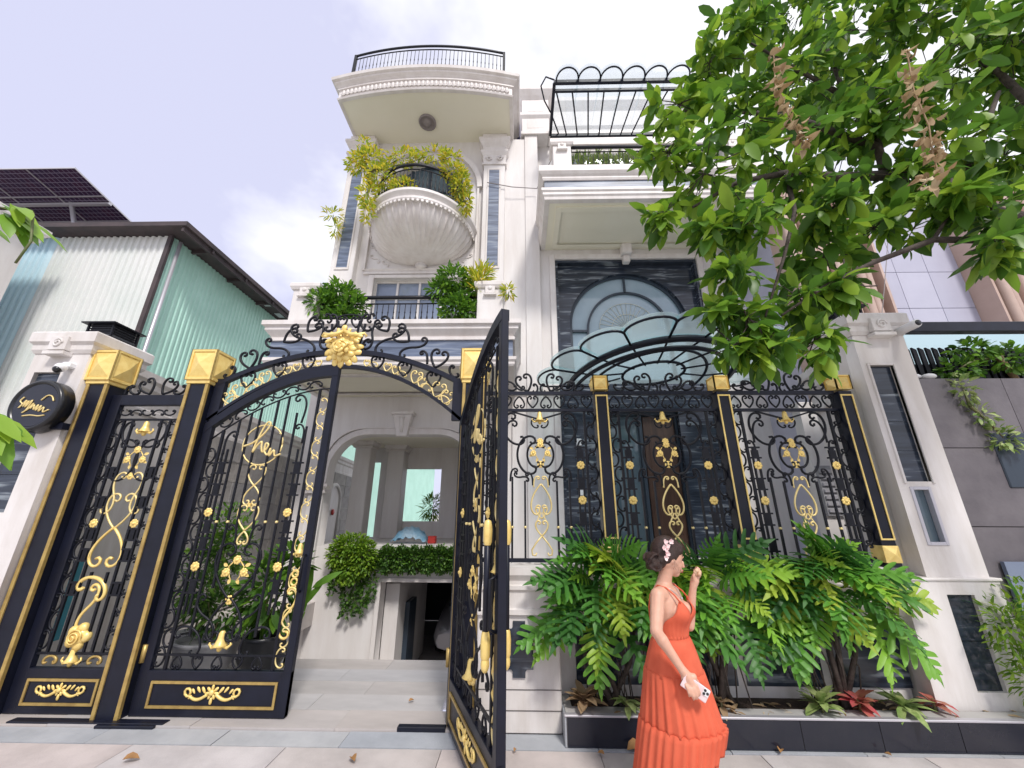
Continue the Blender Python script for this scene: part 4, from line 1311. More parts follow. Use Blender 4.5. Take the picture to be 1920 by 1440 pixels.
rose_cluster(sp, 0.46, 2.26, 0.95)
rosette(sp, 0.46, 2.07, 0.04)
scroll(sp, 'heart', 0.46, 1.72, 0.34, 0, False, 'gold_pale', 0.011, 'heart')
scroll(sp, 'heart', 0.46, 1.38, 0.36, pi, False, 'gold', 0.014, 'gold_scroll')
scroll(sp, 'c', 0.44, 1.02, 0.30, pi / 2 + 0.4, False, 'gold', 0.018, 'gold_scroll')
scroll(sp, 's', 0.45, 0.84, 0.40, 0.15, False, 'gold', 0.014, 'gold_scroll')
rr_ = MB().ball((0, 0, 0), 0.085, 14, 10, sy=0.6)
for k in range(5):
    a = 2 * pi * k / 5
    rr_.ball((0.07 * cos(a), 0, 0.07 * sin(a)), 0.05, 9, 6, sy=0.8)
rr_.tube([((0.07 - 0.004 * t) * cos(t), -0.045 - 0.0015 * t, (0.07 - 0.004 * t) * sin(t)) for t in [0.5 * i for i in range(30)]], 0.008, 5)
o = part('gold_rose', rr_, 'gold', sp, world=False, fix=False); o.location = (0.45, 0, 0.605)
bell(sp, 0.45, 0.44, 1.1, 'gold_urn')
for q in (-1, 1):                            # cresting
    scroll(sp, 'heart', 0.46 + q * 0.12, 3.06, 0.19, q * 0.5, False, 'iron', 0.010, 'cresting_scroll')
    scroll(sp, 'c', 0.46 + q * 0.27, 3.02, 0.14, q * 0.9, q > 0, 'iron', 0.010, 'cresting_scroll')
    scroll(sp, 'curl', 0.46 + q * 0.34, 3.02, 0.10, 0, q < 0, 'iron', 0.009, 'cresting_scroll')

# ---- fixed arch over the gate with the gold emblem
ga = thing('gate_arch', 'wrought iron arch over the driveway with gold heart scrolls and emblem', 'gate arch', (-2.03, 4.06, 0))
AW = 1.40
def arc_z(x, z0, z1):
    return z0 - (z0 - z1) * (x / AW) ** 2
def arch_rail(name, z0, z1, hgt, dep):
    vs_, fs_ = [], []
    k = 36
    for i in range(k + 1):
        x = -AW + 2 * AW * i / k
        z = arc_z(x, z0, z1)
        for dz in (0, -hgt):
            for yy in (-dep, dep):
                vs_.append((x, yy, z + dz))
    for i in range(k):
        a = 4 * i
        for q in ((0, 1), (1, 3), (3, 2), (2, 0)):
            fs_.append((a + q[0], a + q[1], a + 4 + q[1], a + 4 + q[0]))
    fs_ += [(0, 2, 3, 1), (4 * k, 4 * k + 1, 4 * k + 3, 4 * k + 2)]
    return part(name, MB().add(vs_, fs_), 'steel', ga, world=False)
arch_rail('arch_rail', 3.50, 3.10, 0.055, 0.03)
arch_rail('arch_rail', 3.315, 2.68, 0.04, 0.028)
for q in (-1, 1):
    part('arch_end_post', bx(min(q * 1.29, q * 1.40), max(q * 1.29, q * 1.40), -0.028, 0.028, 2.66, 3.14), 'steel', ga, world=False)
    for x, s_ in ((0.40, 0.15), (0.72, 0.16), (1.06, 0.17)):     # hearts hanging below the upper rail
        zc = arc_z(x, 3.445, 3.05) - s_ / 2
        scroll(ga, 'heart', q * x, zc, s_ * 1.05, 0, False, 'iron', 0.010, 'hanging_heart')
    for x, s_ in ((0.28, 0.08), (0.52, 0.10), (0.62, 0.10), (0.86, 0.15), (0.93, 0.12), (1.12, 0.18), (1.22, 0.16)):
        zc = arc_z(x, 3.315, 2.68) + s_ * 0.55
        scroll(ga, 'heart', q * x, zc, s_, q * x * 0.35, False, 'gold_pale', 0.009, 'gold_heart')
    for x, s_ in ((0.36, 0.10), (0.70, 0.11), (0.99, 0.13), (1.20, 0.14)):
        zc = arc_z(x, 3.315, 2.68) + 0.03
        scroll(ga, 'c', q * x, zc + 0.02, s_, pi / 2 + q * x * 0.5, False, 'gold_pale', 0.008, 'gold_curl')
    # cresting above the upper rail
    sl_ = lambda x: math.atan2(arc_z(x + .05, 3.5, 3.1) - arc_z(x - .05, 3.5, 3.1), 0.1)
    for (x, dz, s_, rot, kind, fl) in ((0.52, 0.20, 0.46, -0.75, 's', False), (0.30, 0.20, 0.36, -0.35, 's', True), (0.80, 0.16, 0.36, -1.0, 's', False), (1.10, 0.13, 0.22, -0.3, 'heart', False),
                                       (0.42, 0.36, 0.20, 0.6, 'heart', False), (0.66, 0.26, 0.20, 0.9, 'heart', False), (0.20, 0.36, 0.22, 0.2, 'c', False), (0.93, 0.08, 0.16, 0.0, 'curl', False), (0.24, 0.07, 0.16, 0.0, 'curl', True), (1.28, 0.06, 0.15, 0.5, 'c', False)):
        scroll(ga, kind, q * x, arc_z(x, 3.5, 3.1) + dz, s_, q * -rot, (q < 0) ^ fl, 'iron', 0.0115, 'cresting_scroll')
    bar(ga, q * 0.10, 3.52, q * 0.13, 3.88, 0.009, 'iron', 'cresting_bar')
    bar(ga, q * 0.16, 3.52, q * 0.20, 3.84, 0.009, 'iron', 'cresting_bar')
    scroll(ga, 'heart', q * 0.09, 3.86, 0.14, 0, False, 'iron', 0.0095, 'cresting_scroll')
    scroll(ga, 'c', q * 0.25, 3.92, 0.12, 0.4 * q, q < 0, 'iron', 0.0095, 'cresting_scroll')
part('cresting_rail', MB().tube([(-0.24, 0, 3.90), (-0.1, 0, 3.95), (0, 0, 3.965), (0.1, 0, 3.95), (0.24, 0, 3.90)], 0.010, 5), 'iron', ga, world=False)
em = MB()
em.ball((0, -0.03, 3.50), 0.165, 20, 10, sy=0.35)
for k in range(14):
    a = 2 * pi * k / 14 + 0.2
    petal(em, (0.165 * cos(a), -0.04, 3.50 + 0.17 * sin(a)), 0.068, 0.036, 0.016, a + (0.35 if k % 2 else -0.25), -1.2)
for k in range(11):
    a = 2 * pi * k / 11
    petal(em, (0.11 * cos(a), -0.068, 3.49 + 0.11 * sin(a)), 0.055, 0.034, 0.016, a + 0.3, -1.5)
part('emblem', em, 'gold', ga, world=False, fix=False)
em2 = MB()
for R_, n_, y_ in ((0.075, 6, -0.115), (0.04, 4, -0.135)):
    for k in range(n_):
        a = 2 * pi * k / n_ + R_ * 9
        petal(em2, (R_ * cos(a), y_, 3.485 + R_ * sin(a)), 0.030, 0.042, 0.020, a + 0.5)
em2.tube([((0.085 - 0.0026 * t) * cos(t * 0.5), -0.135 - 0.0008 * t, 3.485 + (0.085 - 0.0026 * t) * sin(t * 0.5)) for t in range(30)], 0.008, 5)
em2.ball((0, -0.14, 3.485), 0.022, 8, 6)
for q in (-1, 1):
    em2.tube([(0, -0.09, 3.70), (q * 0.09, -0.10, 3.655), (q * 0.17, -0.09, 3.65), (q * 0.235, -0.07, 3.68), (q * 0.262, -0.06, 3.655), (q * 0.245, -0.06, 3.635)], [0.022, 0.026, 0.024, 0.018, 0.012, 0.008], 7)
    for k, (x_, z_, a_) in enumerate(((0.06, 3.70, 1.2), (0.12, 3.66, 0.7), (0.19, 3.64, -0.2), (0.16, 3.58, -0.6))):
        petal(em2, (q * x_, -0.09, z_), 0.045, 0.022, 0.016, a_ if q > 0 else pi - a_)
petal(em2, (0, -0.085, 3.735), 0.05, 0.035, 0.02, pi / 2)
part('emblem_rose', em2, 'gold', ga, world=False, fix=False)

# ---- fence panels
def fence_panel(x0, w, label):
    p = thing('iron_fence', label, 'fence', (x0, 4.1, 1.27), group='ornamental iron fence panels')
    c = w / 2
    part('top_rail', bx(0, w, -0.02, 0.02, 1.69, 1.73), 'steel', p, world=False)
    part('middle_rail', bx(0, w, -0.018, 0.018, 1.50, 1.53), 'steel', p, world=False)
    part('bottom_rail', bx(0, w, -0.02, 0.02, -0.01, 0.025), 'steel', p, world=False)
    nb = 8
    for i in range(nb):
        x = (i + 0.5) * w / nb
        scroll(p, 'heart', x, 1.61, 0.13, 0 if i % 2 else pi, False, 'iron', 0.0075)
    for q in (-1, 1):                         # cresting
        scroll(p, 'heart', c + q * 0.16, 1.83, 0.20, q * 0.35, False, 'iron', 0.010, 'cresting_scroll')
        scroll(p, 'c', c + q * 0.33, 1.79, 0.15, q * 1.1, q > 0, 'iron', 0.0095, 'cresting_scroll')
        scroll(p, 's', c + q * 0.27, 1.80, 0.22, q * 1.2, q > 0, 'iron', 0.009, 'cresting_scroll')
        scroll(p, 'c', c + q * 0.45, 1.77, 0.11, q * 1.1, q > 0, 'iron', 0.009, 'cresting_scroll')
        scroll(p, 'c', c + q * 0.04, 1.77, 0.10, 0, q < 0, 'iron', 0.009, 'cresting_scroll')
        # side scroll column and its bars
        xs = c + q * (c - 0.045)
        xb = c + q * (c - 0.105)
        bar(p, xb, 0.02, xb, 1.50, 0.010)
        scroll_column(p, xs, 0.02, 1.50, 0.1, 'iron', q > 0)
        # paired bars with collars and roses
        xp = c + q * (c - 0.175)
        bar(p, xp - 0.026, 0.02, xp - 0.026, 1.08, 0.0075); bar(p, xp + 0.026, 0.02, xp + 0.026, 1.08, 0.0075)
        for z in (0.10, 0.34, 0.68, 1.0):
            collar_pair(p, xp, z)
        rosette(p, xp, 0.92, 0.046, y=-0.018); rosette(p, xp, 0.57, 0.046, y=-0.018)
        # big corner scroll, small curls
        scroll(p, 'c', c + q * 0.30, 1.30, 0.36, q * 0.35, q > 0, 'iron', 0.010)
        scroll(p, 'curl', c + q * 0.315, 1.28, 0.24, q * 0.0, q < 0, 'iron', 0.009)
        scroll(p, 'curl', c + q * (c - 0.16), 1.12, 0.12, 0, q > 0, 'iron', 0.008)
        scroll(p, 'c', c + q * 0.145, 1.03, 0.40, 0, q > 0, 'iron', 0.010)
        scroll(p, 'c', c + q * 0.075, 1.03, 0.26, 0, q > 0, 'iron', 0.009)
        scroll(p, 'curl', c + q * 0.28, 0.82, 0.13, 0, q < 0, 'iron', 0.008)
        scroll(p, 's', c + q * 0.20, 0.80, 0.16, q * 1.2, q < 0, 'iron', 0.008)
        bar(p, c + q * 0.295, 0.02, c + q * 0.295, 0.80, 0.008)
        bar(p, c + q * 0.165, 0.02, c + q * 0.165, 0.76, 0.008)
        scroll(p, 'curl', c + q * 0.12, 0.78, 0.13, 0, q > 0, 'iron', 0.008)
        scroll(p, 'c', c + q * 0.06, 1.36, 0.10, q * 0.6, q > 0, 'iron', 0.007)
        bar(p, c + q * 0.03, 1.42, c + q * 0.30, 1.50, 0.007)
        for x in (c + q * 0.295, c + q * 0.165):
            inst('collar_knob', SCACHE.setdefault('knob', mesh_of('collar_knob', MB().ball((0, 0, 0), 0.016, 8, 6), 'gold_pale', fix=False)), p, (x, 0, 0.31))
    bell(p, c, 1.43, 1.0)
    rosette(p, c, 1.17, 0.040); rosette(p, c, 0.93, 0.040)
    rose_cluster(p, c, 1.06, 0.85)
    scroll(p, 'heart', c, 0.58, 0.30, pi, False, 'gold_pale', 0.0095, 'gold_scroll', wid=0.78)
    scroll(p, 'heart', c, 0.455, 0.13, 0, False, 'gold_pale', 0.008, 'gold_scroll')
    scroll(p, 'heart', c, 0.30, 0.14, 0, False, 'gold_pale', 0.0095, 'heart')
    for q in (-1, 1):
        scroll(p, 'curl', c + q * 0.045, 0.75, 0.11, 0, q < 0, 'gold_pale', 0.0085, 'gold_curl')
        bar(p, c + q * 0.005, 0.45, c + q * 0.065, 0.33, 0.006, 'gold_pale')
        part('gold_curl', MB().tube([(c, 0, 0.23), (c + q * 0.06, 0, 0.16), (c + q * 0.10, 0, 0.10), (c + q * 0.095, 0, 0.055), (c + q * 0.065, 0, 0.05), (c + q * 0.055, 0, 0.075)], 0.0085, 5), 'gold_pale', p, world=False)
fence_panel(-0.375, 1.185, 'iron fence panel with white wall behind, next to the open gate leaf')
fence_panel(0.97, 1.16, "iron fence panel in front of the dark door, above the woman's head")
fence_panel(2.29, 1.15, 'iron fence panel with side scroll columns beside the white pier')

# ================================================================ boundary wall, piers, planter
bw_ = thing('boundary_wall', 'low white street wall with mouldings and dark stone plaque under the fence', 'wall', (0.1, 4.05, 0))
part('wall_pedestal', bx(-0.38, 0.345, 3.89, 4.25, 0, 0.86), 'white_street', bw_, bevel=0.01)
part('wall_block', bx(0.345, 3.42, 4.10, 4.30, 0, 0.86), 'white_street', bw_, bevel=0.01)
wpath = [(-0.38, 3.89), (0.345, 3.89), (0.345, 4.10), (3.42, 4.10)]
part('wall_moulding', MB().sweep([(-0.2, 0.86), (0.03, 0.86), (0.03, 0.90), (0.012, 0.91), (0.012, 1.04), (0.035, 1.06), (0.035, 1.09), (0.015, 1.10), (0.015, 1.13), (0.05, 1.18), (0.05, 1.24), (-0.2, 1.24)], wpath), 'white_street', bw_)
part('wall_core', bx(-0.38, 3.42, 4.12, 4.28, 0.86, 1.23), 'white_street', bw_)
for z in (0.30, 0.155):
    part('tile_joint', bx(-0.379, 0.344, 3.886, 3.892, z, z + 0.006), 'joint', bw_)
pq = [(-0.125, 0.45), (-0.075, 0.45), (-0.062, 0.435), (-0.062, 0.39), (0.04, 0.39), (0.04, 0.435), (0.053, 0.45), (0.105, 0.45), (0.105, 0.75), (0.053, 0.75), (0.04, 0.765), (0.04, 0.81), (-0.062, 0.81), (-0.062, 0.765), (-0.075, 0.75), (-0.125, 0.75)]
plate('plaque', [(x * 1.05, z) for x, z in pq], [], 3.874, 3.892, 'marble', bw_)
for i in range(4):
    part('dark_stone_panel', bx(0.50 + 0.75 * i, 1.17 + 0.75 * i, 4.085, 4.1, 0.28, 0.78), 'marble', bw_)

def pier_cap(x0, x1, y0, y1, z, m, parent):
    pth = [(x0, y0), (x1, y0), (x1, y1), (x0, y1)]
    part('pier_cap', MB().sweep([(-0.1, z - 0.26), (0.01, z - 0.26), (0.03, z - 0.22), (0.03, z - 0.16), (0.06, z - 0.13), (0.06, z - 0.02), (0.04, z), (-0.12, z)], pth, closed=True).box(x0 + 0.08, x1 - 0.08, y0 + 0.08, y1 - 0.08, z - 0.2, z - 0.002), m, parent)
    xm = (x0 + x1) / 2
    part('pier_relief', MB().box(xm - 0.10, xm + 0.10, y0 - 0.085, y0, z - 0.24, z - 0.08).box(xm - 0.12, xm + 0.12, y0 - 0.10, y0, z - 0.30, z - 0.26).tube([(xm + 0.055 * cos(t) * (1 - t / 14), y0 - 0.09, z - 0.16 + 0.055 * sin(t) * (1 - t / 14)) for t in [0.5 * i for i in range(20)]], 0.012, 5), m, parent, bevel=0.006)
rp = thing('boundary_pier', 'white pier with tall dark marble inlay and small window, right of the fence', 'pier', (3.95, 4.0, 0))
plate('pier_shaft', rect(3.70, 4.26, 1.17, 3.62), [rect(3.785, 4.035, 2.02, 3.24), rect(3.80, 4.0, 1.44, 1.96)], 3.95, 4.10, 'white_street', rp)
part('pier_core', bx(3.72, 4.24, 4.1, 4.46, 1.17, 3.62), 'white_street', rp)
me = mesh_of('marble_tile', bx(-0.124, 0.124, 0, 0.02, 0, 0.301), 'marble')
for i in range(4):
    inst('marble_tile', me, rp, Vector((3.91, 3.985, 2.022 + 0.3045 * i)) - rp.location)
part('inlay_trim', MB().box(3.76, 3.785, 3.935, 3.98, 2.0, 3.265).box(4.035, 4.06, 3.935, 3.98, 2.0, 3.265).box(3.785, 4.035, 3.935, 3.98, 3.24, 3.265), 'white_street', rp, bevel=0.004)
pw = part('pier_window', bx(3.82, 3.985, 4.0, 4.01, 1.46, 1.94), 'win', rp)
part('window_frame', MB().box(3.80, 3.83, 3.94, 4.0, 1.44, 1.97).box(3.97, 4.0, 3.94, 4.0, 1.44, 1.97).box(3.83, 3.97, 3.94, 4.0, 1.94, 1.97).box(3.83, 3.97, 3.94, 4.0, 1.44, 1.47), 'alu', pw, bevel=0.004)
part('lamp_inside', bx(3.85, 3.95, 4.02, 4.05, 1.5, 1.9), 'gold_pale', pw)
pier_cap(3.70, 4.26, 3.95, 4.46, 3.86, 'white_street', rp)
plate('pier_base', rect(3.42, 4.28, 0.0, 1.15), [rect(3.78, 4.02, 0.32, 1.04)], 3.90, 4.05, 'white_street', rp)
part('pier_base_core', bx(3.44, 4.26, 4.05, 4.5, 0.0, 1.15), 'white_street', rp)
me = mesh_of('marble_tile', bx(-0.118, 0.118, 0, 0.02, 0, 0.355), 'marble')
for i in range(2):
    inst('marble_tile', me, rp, Vector((3.90, 3.93, 0.322 + 0.36 * i)) - rp.location)
part('base_ledge', bx(3.40, 4.30, 3.885, 4.5, 1.15, 1.175), 'white_street', rp, bevel=0.006)

lp = thing('boundary_pier', 'white pier with carved cap beside the round black sign', 'pier', (-5.15, 4.1, 0))
plate('pier_shaft', rect(-5.48, -4.84, 0.0, 3.42), [rect(-5.40, -5.10, 1.7, 3.18), rect(-5.40, -5.10, 0.3, 1.45)], 3.90, 4.05, 'white_street', lp)
part('pier_core', bx(-5.46, -4.86, 4.05, 4.5, 0, 3.42), 'white_street', lp)
me = mesh_of('marble_tile', bx(-0.148, 0.148, 0, 0.02, 0, 0.366), 'marble')
for i in range(4):
    inst('marble_tile', me, lp, Vector((-5.25, 3.94, 1.702 + 0.37 * i)) - lp.location)
for i in range(3):
    inst('marble_tile', me, lp, Vector((-5.25, 3.94, 0.302 + 0.38 * i)) - lp.location)
pier_cap(-5.48, -4.84, 3.90, 4.5, 3.66, 'white_street', lp)
part('pier_crown', bx(-5.40, -4.92, 3.98, 4.42, 3.66, 3.70), 'white_street', lp, bevel=0.01)

def lantern(x, y, z, label, s_=1.0):
    t = thing('pillar_lantern', label, 'lantern', (x, y, z), group='black lanterns on the boundary piers')
    a = 0.16 * s_
    part('lantern_body', MB().box(-a, a, -a, a, 0, 0.02).box(-a * 0.85, a * 0.85, -a * 0.85, a * 0.85, 0.02, 0.15), 'inside', t, world=False)
    bars_ = MB()
    for k in range(4):
        z_ = 0.035 + 0.03 * k
        bars_.box(-a * 0.95, a * 0.95, -a * 0.95, a * 0.95, z_, z_ + 0.010)
    part('louvre', bars_, 'iron', t, world=False)
    for q in (-1, 1):
        for r_ in (-1, 1):
            part('corner_post', bx(q * a * 0.95 - 0.01, q * a * 0.95 + 0.01, r_ * a * 0.95 - 0.01, r_ * a * 0.95 + 0.01, 0, 0.15), 'iron', t, world=False)
    e = a * 1.28
    part('lantern_roof', MB().add([(-e, -e, 0.15), (e, -e, 0.15), (e, e, 0.15), (-e, e, 0.15), (0, 0, 0.215), (-e, -e, 0.165), (e, -e, 0.165), (e, e, 0.165), (-e, e, 0.165)], [(3, 2, 1, 0), (0, 1, 6, 5), (1, 2, 7, 6), (2, 3, 8, 7), (3, 0, 5, 8), (5, 6, 4), (6, 7, 4), (7, 8, 4), (8, 5, 4)]).tube([(0, 0, 0.21), (0, 0, 0.26)], [0.012, 0.003], 6), 'iron', t, world=False)
lantern(-5.02, 4.2, 3.70, 'black louvred lantern on top of the left white pier')
lantern(3.83, 4.2, 3.86, 'black louvred lantern on the right pier, under the tree leaves')

def cctv(x, y, z, label, left=True):
    t = thing('security_camera', label, 'camera', (x, y, z))
    if left:
        part('camera_mount', bx(-0.05, 0.05, 0.0, 0.10, 0.03, 0.10), 'white_plastic', t, world=False, bevel=0.015)
        part('camera_body', MB().ball((0, -0.02, 0.02), 0.055, 14, 10, sz=0.9), 'white_plastic', t, world=False, fix=False)
        part('camera_lens', MB().ball((0, -0.045, -0.01), 0.040, 12, 8), 'black_plastic', t, world=False, fix=False)
    else:
        part('camera_mount', bx(-0.02, 0.03, -0.02, 0.05, -0.02, 0.02), 'white_plastic', t, world=False)
        part('camera_body', MB().lathe([(0.001, 0.16), (0.04, 0.16), (0.045, 0.14), (0.045, -0.06), (0.001, -0.06)], (0.02, -0.05, 0), 16, axis='y'), 'white_plastic', t, world=False, fix=False)
        part('camera_lens', MB().lathe([(0.001, 0.168), (0.03, 0.168), (0.032, 0.161)], (0.02, -0.05, 0), 14, axis='y'), 'black_plastic', t, world=False, fix=False)
cctv(-5.0, 3.83, 3.18, 'white dome security camera on the left pier above the sign')
cctv(4.16, 3.90, 3.62, 'white bullet security camera on the right pier cap', False)

# ---- round black sign with gold script
sg = thing('round_sign', 'round black sign box with gold script lettering on the left pier', 'sign', (-5.04, 3.80, 2.76))
part('sign_box', MB().lathe([(0.001, 0.05), (0.275, 0.05), (0.28, 0.06), (0.30, 0.075), (0.325, 0.06), (0.33, 0.03), (0.33, -0.09), (0.001, -0.09)], (0, 0, 0), 48, axis='y'), 'black_plastic', sg, world=False, fix=False)
part('sign_face', MB().lathe([(0.001, 0.054), (0.272, 0.053)], (0, 0, 0), 40, axis='y'), 'tile_dark', sg, world=False, fix=False)
script(sg, [[(-0.17, 0.10), (-0.20, 0.05), (-0.16, 0.01), (-0.19, -0.04), (-0.15, 0.02), (-0.12, 0.06), (-0.14, -0.02), (-0.09, 0.05), (-0.11, -0.03), (-0.05, 0.06), (-0.08, -0.06), (-0.12, -0.10), (-0.06, -0.05), (-0.02, 0.02), (-0.04, -0.05), (0.0, 0.0), (0.01, -0.06), (0.05, 0.0), (0.04, -0.07), (0.09, -0.01), (0.08, -0.08), (0.13, -0.03), (0.14, -0.09), (0.20, -0.06)],
            [(0.06, 0.06), (0.12, 0.12), (0.18, 0.11), (0.22, 0.05)], [(-0.1, -0.14), (0.0, -0.13), (0.1, -0.14), (0.17, -0.13)]], 'gold_pale', 0.0085, 'sign_lettering', (0, -0.06, 0.0))
sg.scale = (0.84, 0.84, 0.84)
part('sign_bracket', bx(-0.05, 0.32, 0.05, 0.13, -0.28, -0.2), 'steel', sg, world=False)

# ---- planter in front of the wall
pl = thing('planter_box', 'long low planter faced with glossy black tiles below the fence', 'planter', (2.3, 3.8, 0))
part('planter_core', MB().box(0.36, 5.6, 3.715, 3.86, 0, 0.205).box(0.36, 0.42, 3.86, 4.08, 0, 0.205), 'grout', pl)
me = mesh_of('tile', bx(0.0, 0.594, -0.012, 0.0, 0.004, 0.196), 'tile_dark')
for i in range(9):
    inst('tile', me, pl, Vector((0.365 + 0.6 * i, 3.713, 0)) - pl.location)
part('side_tile', bx(0.346, 0.358, 3.702, 4.06, 0.004, 0.196), 'kerb', pl)
part('coping', MB().box(0.343, 5.6, 3.694, 3.74, 0.1965, 0.212), 'alu', pl, bevel=0.003)
part('soil', bx(0.42, 5.6, 3.74, 4.10, 0.12, 0.19), 'soil', pl)
# ---- sliding track / cover plates at the pillar foot
tag(part('floor_plate', MB().box(-4.35, -3.0, 3.905, 3.985, 0.0, 0.026).box(-3.55, -3.05, 3.87, 3.905, 0.0, 0.022), 'steel', bevel=0.004), 'black steel threshold plate at the foot of the left gate pillars', 'steel plate')
tag(part('floor_plate', bx(-1.02, -0.62, 3.89, 3.95, 0.0, 0.035), 'steel', bevel=0.004), 'short black steel floor stop by the open gate leaf', 'steel plate')
# ================================================================ left boundary wall (runs back beside the house)
rng = random.Random(11)
lw = thing('side_wall', 'grey stone-clad side wall with white moulded cap running back behind the gate', 'wall', (-5.20, 4.4, 0), math.atan2(12.0, -1.35))
LWL = 12.2
part('wall_block', bx(0, LWL, -0.02, 0.22, 0, 3.3), 'white_street', lw, world=False)
part('wall_cap', MB().sweep([(0, 3.00), (0.035, 3.00), (0.035, 3.06), (0.015, 3.08), (0.015, 3.30), (0.06, 3.34), (0.06, 3.42), (0.10, 3.46), (0.10, 3.56), (-0.3, 3.56), (-0.3, 3.0)], [(0, -0.02), (LWL, -0.02)]), 'white_street', lw, world=False)
sme = mesh_of('stone_panel', bx(0.004, 0.596, -0.035, 0, 0.004, 0.366), 'rough_stone')
for i in range(3, 20):
    for j in range(8):
        inst('stone_panel', sme, lw, (0.05 + 0.6 * i, -0.021 + rng.uniform(-0.008, 0.006), 0.04 + 0.37 * j))
part('blue_panel', bx(0.25, 0.5, -0.075, -0.045, 0.35, 1.15), mat('turquoise_paint', (0.05, 0.30, 0.40), 0.5, var=0.2, vscale=5), lw, world=False)
# arched niche with a red flower ornament and a black wall lamp
ni = part('niche', MB().add([(x, -0.08, z) for x, z in arch_pts(8.0, 9.2, 0.8, 2.0, 2.6)], [tuple(range(23))]), 'cream', lw, world=False)
part('niche_trim', MB().tube([(x, -0.08, z) for x, z in arch_pts(8.0, 9.2, 0.8, 2.0, 2.6)[1:] + [(8.0, 0.8)]], 0.07, 6), 'white', ni, world=False)
part('niche_flower', MB().ball((8.6, -0.12, 1.75), 0.1, 8, 6, sy=0.4), 'red', ni, world=False, fix=False)
part('wall_lamp', MB().box(6.1, 6.3, -0.3, -0.06, 2.0, 2.3).box(6.05, 6.35, -0.33, -0.03, 2.3, 2.34).box(6.12, 6.28, -0.2, -0.06, 1.85, 2.0), 'iron', lw, world=False)

# ================================================================ corrugated warehouse
wh = thing('warehouse', 'green and pale blue corrugated metal shed with dark overhanging roof', 'warehouse', (-13, 9.0, 0))
def corr(name, m, p0, p1, z0, z1, pitch=0.19, d=0.045):
    a, b = Vector((p0[0], p0[1])), Vector((p1[0], p1[1]))
    L = (b - a).length
    u = (b - a) / L
    nn = Vector((u.y, -u.x))
    mb = MB()
    k = int(L / pitch)
    pts = []
    for i in range(k):
        for f, o in ((0.0, 0), (0.42, 0), (0.54, d), (0.88, d)):
            pts.append(a + u * ((i + f) * pitch) + nn * o)
    pts.append(b)
    for i in range(len(pts) - 1):
        mb.quad((pts[i].x, pts[i].y, z0), (pts[i + 1].x, pts[i + 1].y, z0), (pts[i + 1].x, pts[i + 1].y, z1), (pts[i].x, pts[i].y, z1))
    return part(name, mb, m, wh, fix=False)
corr('blue_sheet_wall', 'corr_blue', (-22, 9.0), (-13.4, 9.0), 0, 9.3)
corr('white_sheet_wall', 'corr_white', (-13.4, 8.99), (-10.05, 8.99), 0, 9.3)
corr('green_sheet_wall', 'corr_green', (-10.05, 9.02), (-10.05, 46.0), 0, 9.3, 0.16, 0.03)
part('shed_core', bx(-22, -10.15, 9.08, 46, 0, 9.25), 'corr_white', wh)
part('corner_trim', bx(-10.10, -9.98, 8.90, 8.98, 0, 9.3), 'roof_dark', wh)
part('downpipe', MB().tube([(-9.90, 9.12, 0), (-9.90, 9.12, 9.2)], 0.05, 8), 'alu', wh)
part('shed_roof', MB().add([(-22, 8.55, 9.32), (-9.30, 8.55, 9.32), (-9.30, 46, 9.32), (-22, 46, 9.32), (-22, 8.55, 9.46), (-9.30, 8.55, 9.46), (-9.30, 46, 9.46), (-22, 46, 9.46)], [(0, 3, 2, 1), (4, 5, 6, 7), (0, 1, 5, 4), (1, 2, 6, 5), (2, 3, 7, 6), (3, 0, 4, 7)]), 'roof_dark', wh)
for i in range(24):
    y = 9.6 + 1.5 * i
    part('rafter', bx(-10.0, -9.33, y, y + 0.07, 9.20, 9.32), 'roof_dark', wh)
part('purlin', bx(-9.45, -9.38, 8.6, 46, 9.17, 9.318), 'roof_dark', wh)
for i in range(3):
    part('roof_patch', bx(-9.85, -9.5, 12.6 + 0.9 * i, 12.95 + 0.9 * i, 9.305, 9.318), 'alu', wh)

# ---- solar array on the shed roof
so = thing('solar_array', 'tilted purple-dark solar panels on pale frames above the shed roof', 'solar panels', (-15.5, 9.0, 9.46))
sm = bpy.data.materials.new('solar_cell_grid'); sm.use_nodes = True
n_, l_ = sm.node_tree.nodes, sm.node_tree.links
bt = n_.new('ShaderNodeTexBrick'); bt.offset = 0.0
bt.inputs['Scale'].default_value = 1.0
bt.inputs['Brick Width'].default_value = 0.16; bt.inputs['Row Height'].default_value = 0.16; bt.inputs['Mortar Size'].default_value = 0.010
bt.inputs['Color1'].default_value = (0.035, 0.02, 0.06, 1); bt.inputs['Color2'].default_value = (0.055, 0.02, 0.055, 1); bt.inputs['Mortar'].default_value = (0.25, 0.22, 0.32, 1)
tco = n_.new('ShaderNodeTexCoord'); l_.new(tco.outputs['Object'], bt.inputs['Vector']); l_.new(bt.outputs['Color'], n_['Principled BSDF'].inputs['Base Color'])
n_['Principled BSDF'].inputs['Roughness'].default_value = 0.25
sme = MB().box(0.02, 1.58, 0.02, 0.96, -0.01, 0.01).mesh('solar_panel'); sme.materials.append(sm)
fme = mesh_of('panel_frame', MB().box(0, 1.6, 0, 0.02, -0.03, 0.02).box(0, 1.6, 0.96, 0.98, -0.03, 0.02).box(0, 0.02, 0.02, 0.96, -0.03, 0.02).box(1.58, 1.6, 0.02, 0.96, -0.03, 0.02), 'alu')
tilt = math.atan2(-0.75, 4.2)
for i in range(4):
    for j in range(5):
        y, z = 0.98 * j * cos(tilt), 2.55 + 0.98 * j * sin(tilt)
        o = inst('solar_panel', sme, so, (-4.9 + 1.6 * i, y, z), (tilt, 0, 0))
        inst('panel_frame', fme, o, (0, 0, 0))
